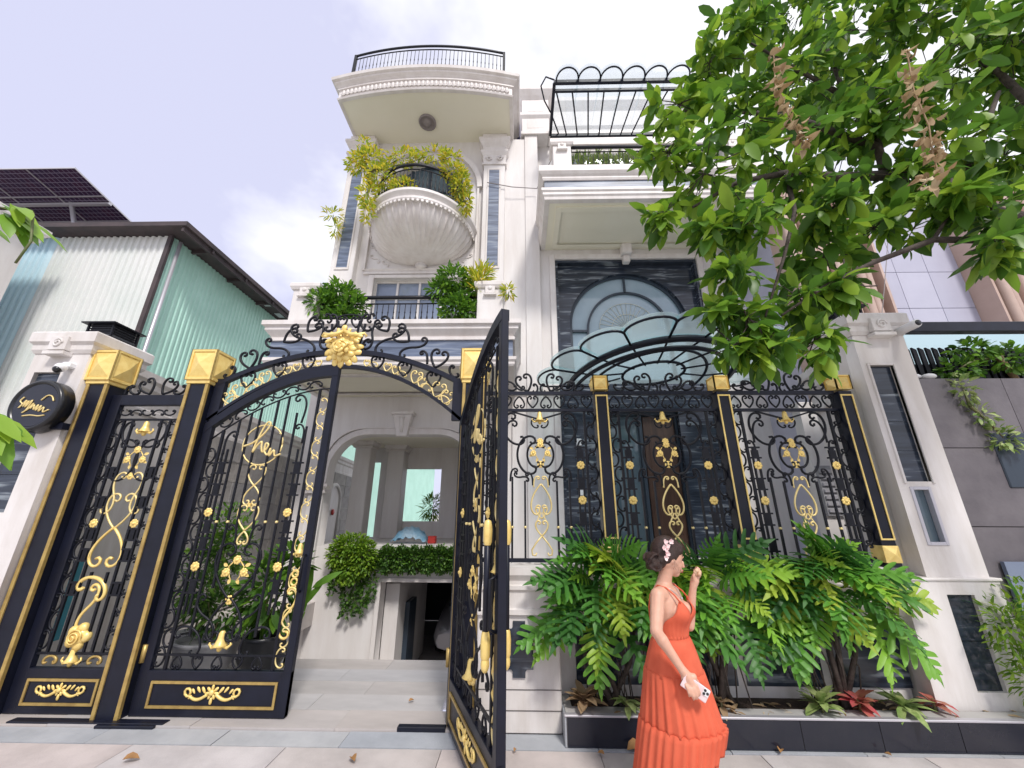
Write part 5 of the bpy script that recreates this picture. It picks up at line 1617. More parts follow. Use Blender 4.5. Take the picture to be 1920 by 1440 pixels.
for x in (0.1, -2.4):
    part('support_strut', MB().tube([(x, 2.3, 0), (x, 1.2, 2.35)], 0.07, 6), 'alu', so, world=False)
part('support_beam', bx(-4.9, 1.5, 1.15, 1.25, 2.22, 2.30), 'alu', so, world=False)
part('support_brace', MB().tube([(0.1, 2.3, 0.2), (-2.4, 1.3, 2.2)], 0.03, 5), 'alu', so, world=False)
wb = thing('corner_house', 'corner of a white building at the left picture edge below the panels', 'house', (-13.2, 6.5, 0))
part('wall', bx(-16, -12.7, 6.0, 8.0, 0, 8.3), 'white', wb)
part('parapet', MB().sweep([(0, 8.3), (0.12, 8.4), (0.12, 8.55), (0.2, 8.65), (0.2, 8.8), (-0.3, 8.8), (-0.3, 8.3)], [(-16, 6.0), (-12.7, 6.0), (-12.7, 8.0), (-16, 8.0)], closed=True), 'white', wb)

# ================================================================ right neighbour
nw = thing('stone_wall', 'dark grey stone wall of the right neighbour with black slat fence on top', 'wall', (6.5, 4.3, 0))
tme = mesh_of('stone_slab', bx(0.003, 1.197, 0, 0.04, 0.003, 0.794), 'grey_stone')
part('wall_block', bx(4.29, 9.5, 4.29, 4.6, 0, 3.2), 'joint', nw)
for i in range(4):
    for j in range(4):
        inst('stone_slab', tme, nw, Vector((4.30 + 1.2 * i, 4.25, 0.0 + 0.8 * j)) - nw.location)
part('meter_window', bx(5.12, 5.62, 4.235, 4.27, 1.98, 2.56), 'win_frame', nw, bevel=0.01)
part('glass_panel', bx(4.72, 5.4, 4.20, 4.235, 0.8, 1.28), 'win_blue', nw)
fme = mesh_of('slat', MB().add([(-0.026, -0.012, 0), (0.026, -0.012, 0), (0.026, -0.012, 0.44), (-0.026, -0.012, 0.47), (-0.026, 0.012, 0), (0.026, 0.012, 0), (0.026, 0.012, 0.44), (-0.026, 0.012, 0.47)], [(0, 1, 2, 3), (7, 6, 5, 4), (0, 4, 5, 1), (1, 5, 6, 2), (2, 6, 7, 3), (3, 7, 4, 0)]), 'iron')
for i in range(44):
    inst('slat', fme, nw, Vector((4.66 + 0.085 * i, 4.50, 3.22)) - nw.location)
part('slat_rail', MB().box(4.62, 8.4, 4.52, 4.55, 3.34, 3.38), 'iron', nw)
part('slat_backing_box', bx(4.62, 8.4, 4.58, 4.9, 3.2, 3.5), 'iron', nw)  # black box behind the lower part of the slats
part('wooden_stake', MB().tube([(5.95, 4.45, 3.2), (5.85, 4.47, 3.66)], 0.035, 6), 'dry', nw)
fr = thing('steel_frame', 'black steel gate frame over the neighbour wall beside the white pier', 'steel frame', (6.4, 4.35, 0))
part('frame_beam', bx(4.44, 9.3, 4.32, 4.42, 3.83, 3.96), 'steel', fr, bevel=0.006)
part('frame_post', bx(4.44, 4.54, 4.325, 4.415, 3.205, 3.83), 'steel', fr, bevel=0.006)
for i, (x, z, s_) in enumerate(((4.60, 3.205, 0.05), (4.76, 3.205, 0.06))):
    tag(part('white_pebble', MB().ball((x, 4.30, z + 0.03), s_, 10, 7, sx=1.3, sz=0.6), 'white_plastic', fix=False), ['white round stone on the grey wall nearest the steel post', 'larger white stone on the grey wall ledge, second from the post'][i], 'stone', 'white stones on the neighbour wall')
nb = thing('ribbed_building', 'tall neighbour building with pink vertical ribs and lavender tiles', 'building', (8, 7, 0))
part('wall', bx(5.75, 12.5, 7.45, 14, 0, 8.8), 'lav', nb)
rme = mesh_of('rib', MB().lathe([(0.085, 0), (0.085, 8.9)], (0, 0, 0), 12, pi, 2 * pi).box(-0.085, 0.085, 0.0, 0.45, 0, 8.9), 'pink', fix=False)
for i, x in enumerate([5.85 + 0.21 * k for k in range(8)] + [9.9 + 0.21 * k for k in range(8)]):
    inst('rib', rme, nb, Vector((x, 7.0 + (0.08 if i % 2 else 0), 0)) - nb.location)
part('rib_edge_panel', MB().box(7.57, 7.62, 7.0, 7.45, 0, 8.85).box(9.72, 9.77, 7.0, 7.45, 0, 8.85), 'pink', nb)
tme = mesh_of('wall_tile', bx(0.004, 0.69, 0, 0.03, 0.004, 0.89), 'lav')
for i in range(3):
    for j in range(4):
        inst('wall_tile', tme, nb, Vector((7.63 + 0.697 * i, 7.41, 5.0 + 0.9 * j)) - nb.location)
gb = thing('glass_balustrade', 'pale blue glass balustrade strip behind the black steel beam', 'balustrade', (7, 5.6, 0))
part('glass_panel', bx(5.3, 12, 5.6, 5.63, 3.6, 4.52), 'corr_blue', gb)
part('glass_rail', bx(5.3, 12, 5.58, 5.65, 4.52, 4.56), 'alu', gb)
for i, (p0, p1, sag) in enumerate((((4.5, 3.9, 4.9), (9.6, 3.2, 7.0), 0.25), ((5.2, 5.2, 4.0), (8.6, 6.9, 9.5), 0.1))):
    a, b = Vector(p0), Vector(p1)
    tag(part('overhead_cable', MB().tube([a.lerp(b, t / 10) - Vector((0, 0, sag * sin(pi * t / 10))) for t in range(11)], 0.006, 4), 'wire'), ['thin dark cable crossing in front of the lavender tiles', 'thin cable hanging down the lavender tiled wall'][i], 'cable')

rw2 = thing('stepped_cap_wall', 'white side wall with stepped cap behind the right-hand fence and pier', 'wall', (4.1, 4.5, 0))
part('wall_block', MB().add([(3.95, 4.5, 0), (4.2, 4.5, 0), (4.40, 5.3, 0), (4.15, 5.3, 0), (3.95, 4.5, 3.3), (4.2, 4.5, 3.3), (4.40, 5.3, 3.3), (4.15, 5.3, 3.3)], [(3, 2, 1, 0), (4, 5, 6, 7), (0, 1, 5, 4), (1, 2, 6, 5), (2, 3, 7, 6), (3, 0, 4, 7)]), 'white_street', rw2)
part('wall_cap', MB().sweep([(0, 3.05), (0.05, 3.05), (0.05, 3.15), (0.02, 3.18), (0.02, 3.3), (0.08, 3.36), (0.08, 3.46), (0.13, 3.5), (0.13, 3.6), (-0.3, 3.6), (-0.3, 3.05)], [(4.15, 5.3), (3.95, 4.5)]), 'white_street', rw2)

gw = thing('garden_wall', 'white rear garden wall seen through the right-hand fence panel', 'wall', (7, 6.85, 0))
part('wall_block', bx(5.0, 9.0, 6.75, 6.95, 0, 3.5), 'white', gw)
part('wall_coping', bx(4.96, 9.0, 6.70, 7.0, 3.5, 3.62), 'cream', gw, bevel=0.01)
lv = part('vent_grille', bx(5.02, 5.45, 6.70, 6.75, 1.7, 2.5), 'pot', gw)
for k in range(7):
    part('grille_slat', bx(5.04, 5.43, 6.67, 6.70, 1.75 + 0.105 * k, 1.80 + 0.105 * k), 'alu', lv)

# ================================================================ things in the yard
# parked car in the half-basement
car = thing('parked_car', 'whitish car toned grey for the shade of the half-basement garage', 'car', (-1.35, 13.2, -1.74))
prof = [(-0.95, 0.25), (-0.97, 0.55), (-0.93, 0.78), (-0.70, 0.95), (-0.55, 1.42), (-0.40, 1.50)]
cb = MB()
secs = [(-2.1, 0.62, 0.86), (-2.0, 0.80, 0.96), (-1.2, 0.98, 1.0), (-0.5, 1.45, 1.0), (0.8, 1.50, 1.0), (1.6, 1.10, 1.0), (2.1, 0.9, 0.92)]
rings = []
for y, h, w in secs:
    r_ = []
    for k in range(12):
        a = -pi / 2 + 2 * pi * k / 12
        sxx = math.copysign(abs(cos(a)) ** 0.45, cos(a)) * 0.88 * w
        szz = math.copysign(abs(sin(a)) ** 0.5, sin(a))
        zz = 0.24 + (h - 0.24) * (szz + 1) / 2
        if zz > 0.95: sxx *= 0.80
        r_.append((sxx, y, zz))
    rings.append(r_)
for r_ in rings: cb.v += r_
for i in range(len(rings) - 1):
    for k in range(12):
        a, b = i * 12 + k, i * 12 + (k + 1) % 12
        cb.f.append((a, b, b + 12, a + 12)); cb.sm.append(True)
cb.f += [tuple(range(11, -1, -1)), tuple(range(72, 84))]; cb.sm += [False, False]
part('car_body', cb, 'alu', car, world=False)  # whitish body, garage shade put into its grey
part('windscreen', MB().quad((-0.62, -1.16, 1.02), (0.62, -1.16, 1.02), (0.55, -0.55, 1.42), (-0.55, -0.55, 1.42)), 'win', car, world=False)
for q in (-1, 1):
    part('headlight', MB().ball((q * 0.58, -2.02, 0.68), 0.14, 10, 6, sy=0.6, sz=0.6), 'clear_glass', car, world=False, fix=False)
    for y in (-1.3, 1.3):
        w_ = part('wheel', MB().lathe([(0.18, -0.11), (0.31, -0.10), (0.33, 0.0), (0.31, 0.10), (0.18, 0.11)], (q * 0.78, y, 0.32), 20, axis='x'), 'black_plastic', car, world=False)
        part('rim', MB().lathe([(0.01, -0.09), (0.19, -0.10), (0.19, 0.10), (0.01, 0.09)], (q * 0.78, y, 0.32), 14, axis='x'), 'alu', w_, world=False)
part('grille', bx(-0.35, 0.35, -2.12, -2.05, 0.45, 0.6), 'black_plastic', car, world=False)
# tarpaulin-covered heap and red item on the porch
tp = MB()
for i in range(15):
    for j in range(9):
        x = -2.95 + 0.80 * i / 14; y = 9.35 + 0.5 * j / 8
        e = max(0, 1 - ((i - 7) / 7.2) ** 2) * max(0, 1 - ((j - 4) / 4.4) ** 2)
        tp.v.append((x, y, 1.063 + 0.36 * e ** 0.6 + 0.03 * sin(i * 2.3 + j)))
for i in range(14):
    for j in range(8):
        a = i * 9 + j
        tp.f.append((a, a + 1, a + 10, a + 9)); tp.sm.append(True)
tag(part('covered_heap', tp, 'blue_sheet'), 'heap under a blue and white sheet on the porch behind the hedge', 'covered heap')
tag(part('red_crate', MB().box(-2.12, -1.95, 9.45, 9.65, 1.062, 1.22), 'red', bevel=0.01), 'small red crate on the porch beside the blue sheet', 'crate')
# ================================================================ plants
rng = random.Random(21)
def stems(name, parent, lines, m='stem'):
    mb = MB()
    for pts, r in lines:
        mb.tube(pts, r, 5)
    o = part(name, mb, m, parent, fix=False)
    return o

# ---- street tree on the right
TB = Vector((4.55, 2.3, 0))
tree = thing('street_tree', 'large leafy street tree overhanging the fence from the right', 'tree', TB)
BL = [(1.16, 2.50, 3.99, 0.19), (1.33, 2.60, 4.73, 0.28), (1.57, 2.70, 5.46, 0.31), (1.54, 2.50, 4.37, 0.36), (2.02, 2.80, 6.22, 0.40), (2.42, 2.70, 6.55, 0.45), (2.00, 2.50, 4.97, 0.42), (1.76, 2.40, 3.79, 0.32), (1.43, 2.40, 3.70, 0.20), (1.52, 2.40, 3.32, 0.23), (1.39, 2.40, 3.02, 0.09), (1.57, 2.40, 2.98, 0.22), (1.67, 2.40, 2.78, 0.18), (2.05, 2.50, 3.20, 0.27), (2.00, 2.40, 2.81, 0.18), (2.43, 2.60, 3.65, 0.30), (2.33, 2.60, 4.47, 0.41), (2.90, 2.80, 5.95, 0.55), (3.37, 3.00, 7.36, 0.57), (3.39, 2.60, 6.33, 0.54), (3.23, 2.80, 5.20, 0.52), (2.38, 2.40, 3.88, 0.28), (3.22, 2.60, 4.45, 0.41), (3.34, 2.40, 5.12, 0.51), (4.07, 2.60, 6.48, 0.60), (4.69, 2.80, 6.15, 0.61), (3.78, 2.50, 4.68, 0.45), (3.08, 2.30, 3.88, 0.31), (3.27, 2.20, 3.68, 0.26), (4.18, 2.60, 4.61, 0.41), (4.56, 2.40, 5.93, 0.49), (3.06, 2.10, 3.34, 0.17), (2.77, 2.50, 3.81, 0.21), (2.32, 2.40, 3.23, 0.13), (1.46, 2.40, 2.78, 0.11), (5.3, 2.6, 5.6, 0.6), (5.2, 2.0, 6.6, 0.7), (4.6, 1.9, 5.0, 0.5), (3.9, 3.4, 6.9, 0.6)]
# trunk and limbs
tr = MB()
tr.tube([(4.55, 2.3, -0.02), (4.52, 2.32, 0.5), (4.50, 2.35, 1.6), (4.56, 2.38, 2.7), (4.48, 2.42, 3.4)], [0.20, 0.14, 0.12, 0.11, 0.10], 10)
part('trunk', tr, 'bark', tree, fix=False)
def limb(pts, r0, r1):
    k = len(pts)
    part('limb', MB().tube(pts, [r0 + (r1 - r0) * i / (k - 1) for i in range(k)], 7), 'bark', tree, fix=False)
limb([(4.48, 2.42, 3.35), (4.1, 2.55, 3.9), (3.7, 2.7, 4.25), (3.25, 2.7, 4.56), (3.31, 2.7, 5.07), (3.23, 2.75, 5.6), (3.3, 2.8, 6.6)], 0.065, 0.015)
limb([(4.48, 2.42, 3.38), (4.7, 2.5, 4.4), (4.6, 2.6, 5.6), (4.2, 2.6, 6.6)], 0.06, 0.015)
limb([(4.48, 2.40, 3.3), (3.95, 2.32, 3.45), (3.46, 2.3, 3.36), (3.29, 2.3, 3.54), (2.93, 2.3, 3.55), (2.47, 2.3, 3.37), (2.14, 2.35, 3.22), (1.8, 2.38, 3.0)], 0.04, 0.008)
limb([(2.93, 2.3, 3.55), (3.1, 2.3, 3.75), (3.25, 2.3, 4.1)], 0.014, 0.008)
limb([(3.25, 2.7, 4.56), (2.8, 2.65, 4.5), (2.3, 2.6, 4.5), (1.8, 2.5, 4.3), (1.4, 2.5, 4.05)], 0.045, 0.01)
limb([(3.28, 2.7, 4.9), (2.6, 2.7, 5.3), (2.0, 2.7, 5.4), (1.6, 2.7, 5.4)], 0.035, 0.01)
limb([(2.3, 2.6, 4.5), (2.2, 2.5, 4.0), (1.95, 2.42, 3.5), (1.7, 2.4, 3.0)], 0.022, 0.007)
limb([(3.25, 2.75, 5.6), (2.8, 2.75, 6.1), (2.3, 2.7, 6.5)], 0.025, 0.008)
limb([(3.7, 2.7, 4.25), (3.95, 2.55, 4.7), (4.3, 2.5, 5.3)], 0.04, 0.015)
# leaves: whorls of drooping leaves at the twig ends
LV = []
twigs = MB()
for bi, (bx_, by_, bz_, br_) in enumerate(BL):
    c = Vector((bx_, by_, bz_))
    br_ = max(0.08, br_ - 0.05)
    nt = max(5, int((125 if bz_ < 4.3 else 105) * br_ ** 1.7 + 6))
    for _ in range(nt):
        d = rdir(rng)
        q = c + Vector((d.x * br_, d.y * br_ * 1.1, d.z * br_ * 0.95)) * rng.uniform(0.25, 1.0)
        if rng.random() < 0.75:
            twigs.tube([q - d * rng.uniform(0.1, 0.22) + Vector((0, 0, 0.03)), q], [0.005, 0.003], 4)
        ax = (d * 0.8 + rdir(rng) * 0.5 + Vector((-0.25, 0, -0.05))).normalized()
        s1 = ax.orthogonal().normalized(); s2 = ax.cross(s1)
        nl = rng.randint(6, 9)
        a0 = rng.uniform(0, 6)
        for k in range(nl):
            a = a0 + 2.4 * k
            dd = (ax * rng.uniform(0.2, 0.8) + (s1 * cos(a) + s2 * sin(a)) + Vector((0, 0, -0.42))).normalized()
            L = rng.choice((0.09, 0.12, 0.14, 0.16, 0.18, 0.205)) * rng.uniform(0.9, 1.12)
            LV.append((q + ax * (0.012 * k - 0.03), dd, (Vector((0, 0, 1)) + rdir(rng) * 0.45).normalized(), L, L * rng.uniform(0.34, 0.50), bi))
part('twigs', twigs, 'bark', tree, fix=False)['kind'] = 'stuff'
eye = Vector((0, 0, 1.7))
fwd_ = Vector((-0.0198, 0.9467, 0.3216))
def inview(p):
    v = camo.matrix_world.inverted() @ p
    return v.z < -0.2 and abs(v.x / v.z) < 1.33 and abs(v.y / v.z) < 1.0
LV.sort(key=lambda t: (not inview(t[0]), (t[0] - eye).length - t[3] * 4))
one = MB()
leaf_sheet(one, Vector((0, 0, 0)), Vector((1, 0, 0)), Vector((0, 0, 1)), 1.0, 0.42, 0.28)
ome = mesh_of('leaf', one, 'leaf_tree_o', fix=False)
limeb = {0, 1, 2, 3, 8, 9, 10, 4}
lo = MB(); lo2 = MB()
for i, (p, d, up, L, Wd, bi) in enumerate(LV):
    if i < 300:
        x = d; y = up.cross(x).normalized(); z = x.cross(y)
        o = link('leaf', ome, tree)
        Mx = Matrix((x, y, z)).transposed().to_4x4()
        o.matrix_local = Matrix.Translation(p - TB) @ Mx @ Matrix.Diagonal((L, L, L, 1))
    else:
        leaf_sheet(lo2 if (bi in limeb and rng.random() < 0.6) else lo, p, d, up, L, Wd, rng.uniform(0.1, 0.4))
part('crown', lo, 'leaf_tree', tree, fix=False)['kind'] = 'stuff'
part('young_foliage', lo2, 'leaf_lime', tree, fix=False)['kind'] = 'stuff'
# dried creepers hanging in the tree
def dried(pts, label, n):
    t = thing('dried_creeper', label, 'creeper', pts[-1], group='dried creepers in the tree')
    part('creeper_stem', MB().tube(pts, 0.005, 4), 'dry', t, fix=False)
    mb = MB()
    for _ in range(n):
        k = rng.randrange(len(pts) - 1)
        p = Vector(pts[k]).lerp(Vector(pts[k + 1]), rng.random()) + rdir(rng) * 0.045
        leaf_sheet(mb, p, (rdir(rng) + Vector((0, 0, -0.5))).normalized(), rdir(rng), rng.uniform(0.035, 0.085), rng.uniform(0.03, 0.06), 0.6, 0.7)
    part('dead_leaves', mb, 'dry', t, fix=False)['kind'] = 'stuff'
dried([(2.94, 2.0, 5.05), (2.85, 2.0, 4.6), (2.84, 2.0, 4.26), (2.78, 2.0, 4.01), (2.76, 2.0, 3.85), (2.58, 2.0, 3.70)], 'string of pale brown dead leaves hanging mid-tree at right', 90)
dried([(2.10, 2.15, 5.35), (2.02, 2.15, 4.9), (2.06, 2.15, 4.5), (2.1, 2.15, 4.25)], 'brown dead creeper hanging in the left half of the tree', 70)

# ---- leafy branches at the left picture edge
lt = thing('mango_tree', 'bright green leafy branches poking in at the left picture edge', 'tree', (-3.4, 0.9, 0))
part('trunk', MB().tube([(-3.4, 0.9, -0.02), (-3.38, 0.9, 1.2), (-3.3, 0.95, 2.2), (-3.25, 1.0, 3.0)], [0.12, 0.09, 0.08, 0.05], 8), 'bark', lt, fix=False)
part('branch', MB().tube([(-3.3, 0.95, 2.2), (-2.9, 1.05, 2.6), (-2.35, 1.15, 2.85), (-2.06, 1.2, 2.86)], [0.04, 0.025, 0.012, 0.006], 6), 'bark', lt, fix=False)
part('branch', MB().tube([(-3.34, 0.92, 1.7), (-2.8, 1.05, 1.9), (-2.2, 1.17, 2.03), (-1.74, 1.2, 2.0)], [0.04, 0.025, 0.012, 0.005], 6), 'bark', lt, fix=False)
lime_o = mat('mango_leaf', (0.2, 0.4, 0.05), 0.4, obj=G((0.13, 0.30, 0.03), (0.22, 0.40, 0.03), (0.32, 0.46, 0.04)), transl=0.35)
one2 = MB()
for sgn in (1,):
    leaf_sheet(one2, Vector((0, 0, 0)), Vector((1, 0, 0)), Vector((0, 0, 1)), 1.0, 0.30, 0.35)
m2 = one2.mesh('leaf'); m2.materials.append(lime_o)
def leaf_obj(me, parent, p, d, up, L, name='leaf'):
    x = d.normalized(); y = up.cross(x)
    y = y.normalized() if y.length > 1e-4 else x.orthogonal().normalized()
    z = x.cross(y)
    o = link(name, me, parent)
    o.matrix_local = Matrix.Translation(Vector(p) - origin(parent)) @ Matrix((x, y, z)).transposed().to_4x4() @ Matrix.Diagonal((L, L, L, 1))
    return o
for c, n in (((-2.06, 1.2, 2.86), 16), ((-2.25, 1.2, 2.84), 12), ((-1.76, 1.2, 2.0), 9), ((-2.0, 1.2, 2.02), 8), ((-2.6, 1.1, 2.7), 10)):
    for k in range(n):
        a = rng.uniform(-1.3, 1.3)
        d = Vector((0.7 * cos(a) + 0.25, rng.uniform(-0.5, 0.5), 0.35 * sin(a) - 0.45))
        leaf_obj(m2, lt, Vector(c) + rdir(rng) * 0.025, d, Vector((0.2, -0.5, 1)), rng.uniform(0.12, 0.19))
part('young_shoot', MB().tube([(-1.95, 1.2, 2.84), (-1.9, 1.2, 2.7), (-1.92, 1.2, 2.6)], 0.004, 4), 'stem', lt, fix=False)

# ---- split-leaf philodendrons in the planter
def phil_leaf(seed, nl=7, droop=0.5):
    r = random.Random(seed)
    mb = MB()
    def cen(t):
        return Vector((t * (1 - 0.12 * droop * t), 0, 0.06 * sin(t * 3) - droop * 0.42 * t ** 2))
    env = lambda t: 0.43 * (sin(pi * min(1, (t * 0.80 + 0.15))) ** 0.7) * (1 - 0.5 * t ** 3)
    # midrib membrane
    ks = 12
    for i in range(ks):
        t0, t1 = i / ks, (i + 1) / ks
        for s_ in (-1, 1):
            w0, w1 = 0.055 * (1 - 0.4 * t0) + 0.02, 0.055 * (1 - 0.4 * t1) + 0.02
            a, b = cen(t0), cen(t1)
            mb.add([a, b, b + Vector((0.02, s_ * w1, 0.012)), a + Vector((0.02, s_ * w0, 0.012))], [(0, 1, 2, 3) if s_ < 0 else (3, 2, 1, 0)], True)
    # lobes
    for i in range(nl):
        t = 0.02 + 0.90 * i / (nl - 1)
        for s_ in (-1, 1):
            base = cen(t)
            Ln = env(t) * r.uniform(0.85, 1.12)
            ang = rad(98 - 62 * t) + r.uniform(-0.08, 0.08)
            d = Vector((cos(ang), s_ * sin(ang), 0))
            side = Vector((-d.y, d.x, 0)) * s_
            w = (0.112 if i else 0.125) * r.uniform(0.9, 1.15) * (1 - 0.25 * t)
            ps = []
            for u, ww, dz in ((0, 0.95, 0.0), (0.30, 0.90, 0.03), (0.70, 0.98, 0.0), (0.90, 0.66, -0.03), (1.0, 0.20, -0.06)):
                c = base + d * (Ln * u) + Vector((0.05 * u * u * Ln, 0, (dz - droop * 0.10 * u * u) * Ln * 1.5))
                wob = 1 + 0.15 * sin(u * 9 + i)
                ps.append((c - side * w * ww * wob * 0.5 + Vector((0, 0, 0.012)), c, c + side * w * ww * wob * 0.5 + Vector((0, 0, 0.012))))
            for a, b in zip(ps[:-1], ps[1:]):
                k = len(mb.v)
                mb.v += [tuple(x) for x in a + b]
                mb.f += [(k, k + 1, k + 4, k + 3), (k + 1, k + 2, k + 5, k + 4)]
                mb.sm += [True, True]
    # tip lobe
    e = cen(1.0); f = cen(0.93)
    mb.add([f + Vector((0, -0.05, 0)), f + Vector((0, 0.05, 0)), e + Vector((0.06, 0.035, -0.03)), e + Vector((0.15, 0, -0.12)), e + Vector((0.06, -0.035, -0.03))], [(0, 1, 2, 3, 4)])
    # leaf stalk stub
    mb.tube([(-0.30, 0, -0.12), (-0.12, 0, -0.02), (0.02, 0, 0.0), (0.5, 0, cen(0.5).z + 0.004)], [0.012, 0.011, 0.010, 0.004], 4)
    me = mb.mesh('leaf')
    me.materials.append(M['leaf_phil'])
    return me
PM = [phil_leaf(1, 8, 0.5), phil_leaf(2, 8, 0.75), phil_leaf(3, 7, 0.3), phil_leaf(4, 8, 0.95), phil_leaf(5, 7, 0.6), phil_leaf(6, 8, 0.4)]
def philodendron(label, cx, cz, rx, rz, n, seed, lean=0.0):
    r = random.Random(seed)
    B = Vector((cx - lean, 3.93, 0.19))
    t = thing('philodendron', label, 'plant', B, group='split-leaf philodendrons in the planter')
    C = Vector((cx, 3.92, cz))
    st = MB()
    for k in range(4):
        top = C + Vector((r.uniform(-rx, rx) * 0.55, r.uniform(-0.06, 0.05), r.uniform(-0.1, 0.1)))
        st.tube([B + Vector((r.uniform(-0.1, 0.1), r.uniform(-0.05, 0.05), -0.03)), B.lerp(top, 0.5) + Vector((r.uniform(-0.06, 0.06), 0, 0)), top], [0.026, 0.020, 0.014], 6)
    for k in range(10):
        a = B + Vector((r.uniform(-0.2, 0.2), r.uniform(-0.08, 0.05), 0))
        st.tube([a, a + Vector((r.uniform(-0.1, 0.1), -0.03, 0.3)), a + Vector((r.uniform(-0.15, 0.15), 0, 0.62))], 0.006, 4)
    part('stems', st, 'bark', t, fix=False)['kind'] = 'stuff'
    for k in range(n):
        u = (k + 0.5) / n
        el = rad(-10 + 98 * r.random() ** 0.9)           # elevation of the leaf on the dome
        az = rad(-90) + r.uniform(-1.45, 1.45)            # spread about the street side
        d = Vector((cos(az) * cos(el), sin(az) * cos(el), sin(el)))
        p = C + Vector((d.x * rx * 0.72, d.y * 0.16, d.z * rz * 0.72))
        p.y = min(p.y, 4.02)
        out = Vector((d.x * 0.9 + r.uniform(-0.25, 0.25), -0.42 + 0.2 * d.y, -0.72 + 0.85 * d.z + r.uniform(-0.15, 0.3)))
        up = Vector((d.x * 0.5 + r.uniform(-0.3, 0.3), -0.8, 0.55 + r.uniform(-0.2, 0.3)))
        leaf_obj(PM[r.randrange(6)], t, p, out, up, r.choice((0.28, 0.36, 0.42, 0.48)) * r.uniform(0.9, 1.1))
philodendron('philodendron with long hanging split leaves between the stone plaque and the woman', 0.76, 0.86, 0.52, 0.60, 54, 31)
philodendron('philodendron with bright split leaves just right of the woman', 1.76, 0.86, 0.50, 0.55, 46, 32, 0.05)
philodendron('broadest philodendron clump, spreading in front of the right-hand fence and pier', 2.70, 0.93, 0.56, 0.55, 60, 33, 0.05)
philodendron('small philodendron rosette low behind the woman, near her dress', 1.28, 0.78, 0.30, 0.50, 20, 34)

# ---- small plants in the planter
def rosette_plant(name, label, cat, x, y, z, n, L, Wd, m, seed, group=None, el0=25, el1=70):
    r = random.Random(seed)
    t = thing(name, label, cat, (x, y, z), group=group)
    part('stem', MB().tube([(x, y, z - 0.02), (x, y, z + 0.10)], 0.010, 5), 'stem', t, fix=False)
    for k in range(n):
        a = 2.4 * k + r.uniform(-0.3, 0.3)
        e = rad(r.uniform(el0, el1))
        mb = MB()
        leaf_sheet(mb, Vector((x, y, z + 0.04 + 0.05 * k / n)), Vector((cos(a) * cos(e), sin(a) * cos(e), sin(e))), Vector((0, 0, 1)), L * r.uniform(0.75, 1.15), Wd * r.uniform(0.8, 1.15), 0.55, 0.3)
        part('leaf', mb, m, t, fix=False)
    return t
GP = 'small foliage plants in the planter'
rosette_plant('aglaonema', 'pale cream and green leafed plant at the foot of the right-hand philodendron', 'plant', 2.42, 3.80, 0.19, 22, 0.17, 0.065, 'leaf_pale', 41, GP, 5, 80)
rosette_plant('pink_caladium', 'pink and red leafed plant between the two pale leafed plants', 'plant', 2.74, 3.83, 0.19, 16, 0.14, 0.08, 'leaf_pink', 42, GP, 5, 70)
rosette_plant('aglaonema', 'pale leafed low plant nearest the right-hand pier', 'plant', 3.06, 3.80, 0.19, 20, 0.17, 0.065, 'leaf_pale', 43, GP, 0, 70)
rosette_plant('red_caladium', 'small dark red leafed plant at the right end of the planting', 'plant', 3.36, 3.86, 0.19, 12, 0.12, 0.05, 'leaf_pink', 44, GP, 0, 60)
rosette_plant('dried_caladium', 'brown and pink withered leafed plant at the left end of the planter', 'plant', 0.52, 3.80, 0.19, 26, 0.16, 0.08, 'dry', 45, GP, 5, 75)
rosette_plant('aglaonema', 'pale green leafed plant low at left below the hanging philodendron leaves', 'plant', 0.86, 3.78, 0.19, 14, 0.13, 0.05, 'leaf_pale', 46, GP, 5, 70)
rosette_plant('dried_caladium', 'withered brown plant at the foot of the middle philodendron', 'plant', 1.62, 3.80, 0.19, 12, 0.13, 0.05, 'dry', 47, GP, 0, 60)
lit = MB()
for _ in range(70):
    p = Vector((rng.uniform(0.5, 4.4), rng.uniform(3.76, 4.0), 0.195))
    leaf_sheet(lit, p, Vector((rng.uniform(-1, 1), rng.uniform(-1, 1), 0.1)), Vector((0, 0, 1)), rng.uniform(0.05, 0.13), rng.uniform(0.02, 0.05), 0.1, 0.6)
tag(part('leaf_litter', lit, 'dry', fix=False), 'dead brown leaves lying on the planter soil', 'leaf litter', kind='stuff')

# ---- shrub at the right picture edge
sh = thing('areca_shrub', 'yellow-green feathery shrub in front of the right neighbour wall', 'shrub', (4.2, 3.85, 0.1))
mb = MB()
for (x, y, z, r_) in ((4.05, 3.72, 0.85, 0.22), (4.2, 3.75, 0.62, 0.26), (4.35, 3.8, 0.95, 0.24), (4.5, 3.8, 0.55, 0.3), (4.1, 3.7, 0.45, 0.2), (4.65, 3.8, 0.9, 0.3)):
    leaf_cloud(mb, rng, (x, y, z), r_, r_ * 0.8, r_, 240, 0.075, 0.022, 0.3, 0.2)
part('fine_foliage', mb, 'leaf_lime', sh, fix=False)['kind'] = 'stuff'
st2 = mesh_of('frond', MB(), 'leaf_lime', fix=False)
fb = MB()
for k in range(9):
    a = k / 8
    fb.v += [(a, -0.028 * sin(pi * min(1, a + 0.12)) , 0.35 * a - 0.55 * a * a), (a, 0.028 * sin(pi * min(1, a + 0.12)), 0.35 * a - 0.55 * a * a)]
for k in range(8):
    fb.f.append((2 * k, 2 * k + 1, 2 * k + 3, 2 * k + 2)); fb.sm.append(True)
fme = mesh_of('strap_leaf', fb, 'leaf_phil', fix=False)
for k in range(26):
    a = rng.uniform(pi * 0.75, pi * 2.1)
    leaf_obj(fme, sh, (4.35 + rng.uniform(-0.15, 0.2), 3.85, 0.6 + rng.uniform(0, 0.35)), Vector((cos(a), 0.5 * sin(a), rng.uniform(0.1, 0.9))), Vector((0, -0.2, 1)), rng.uniform(0.30, 0.5), 'strap_leaf')
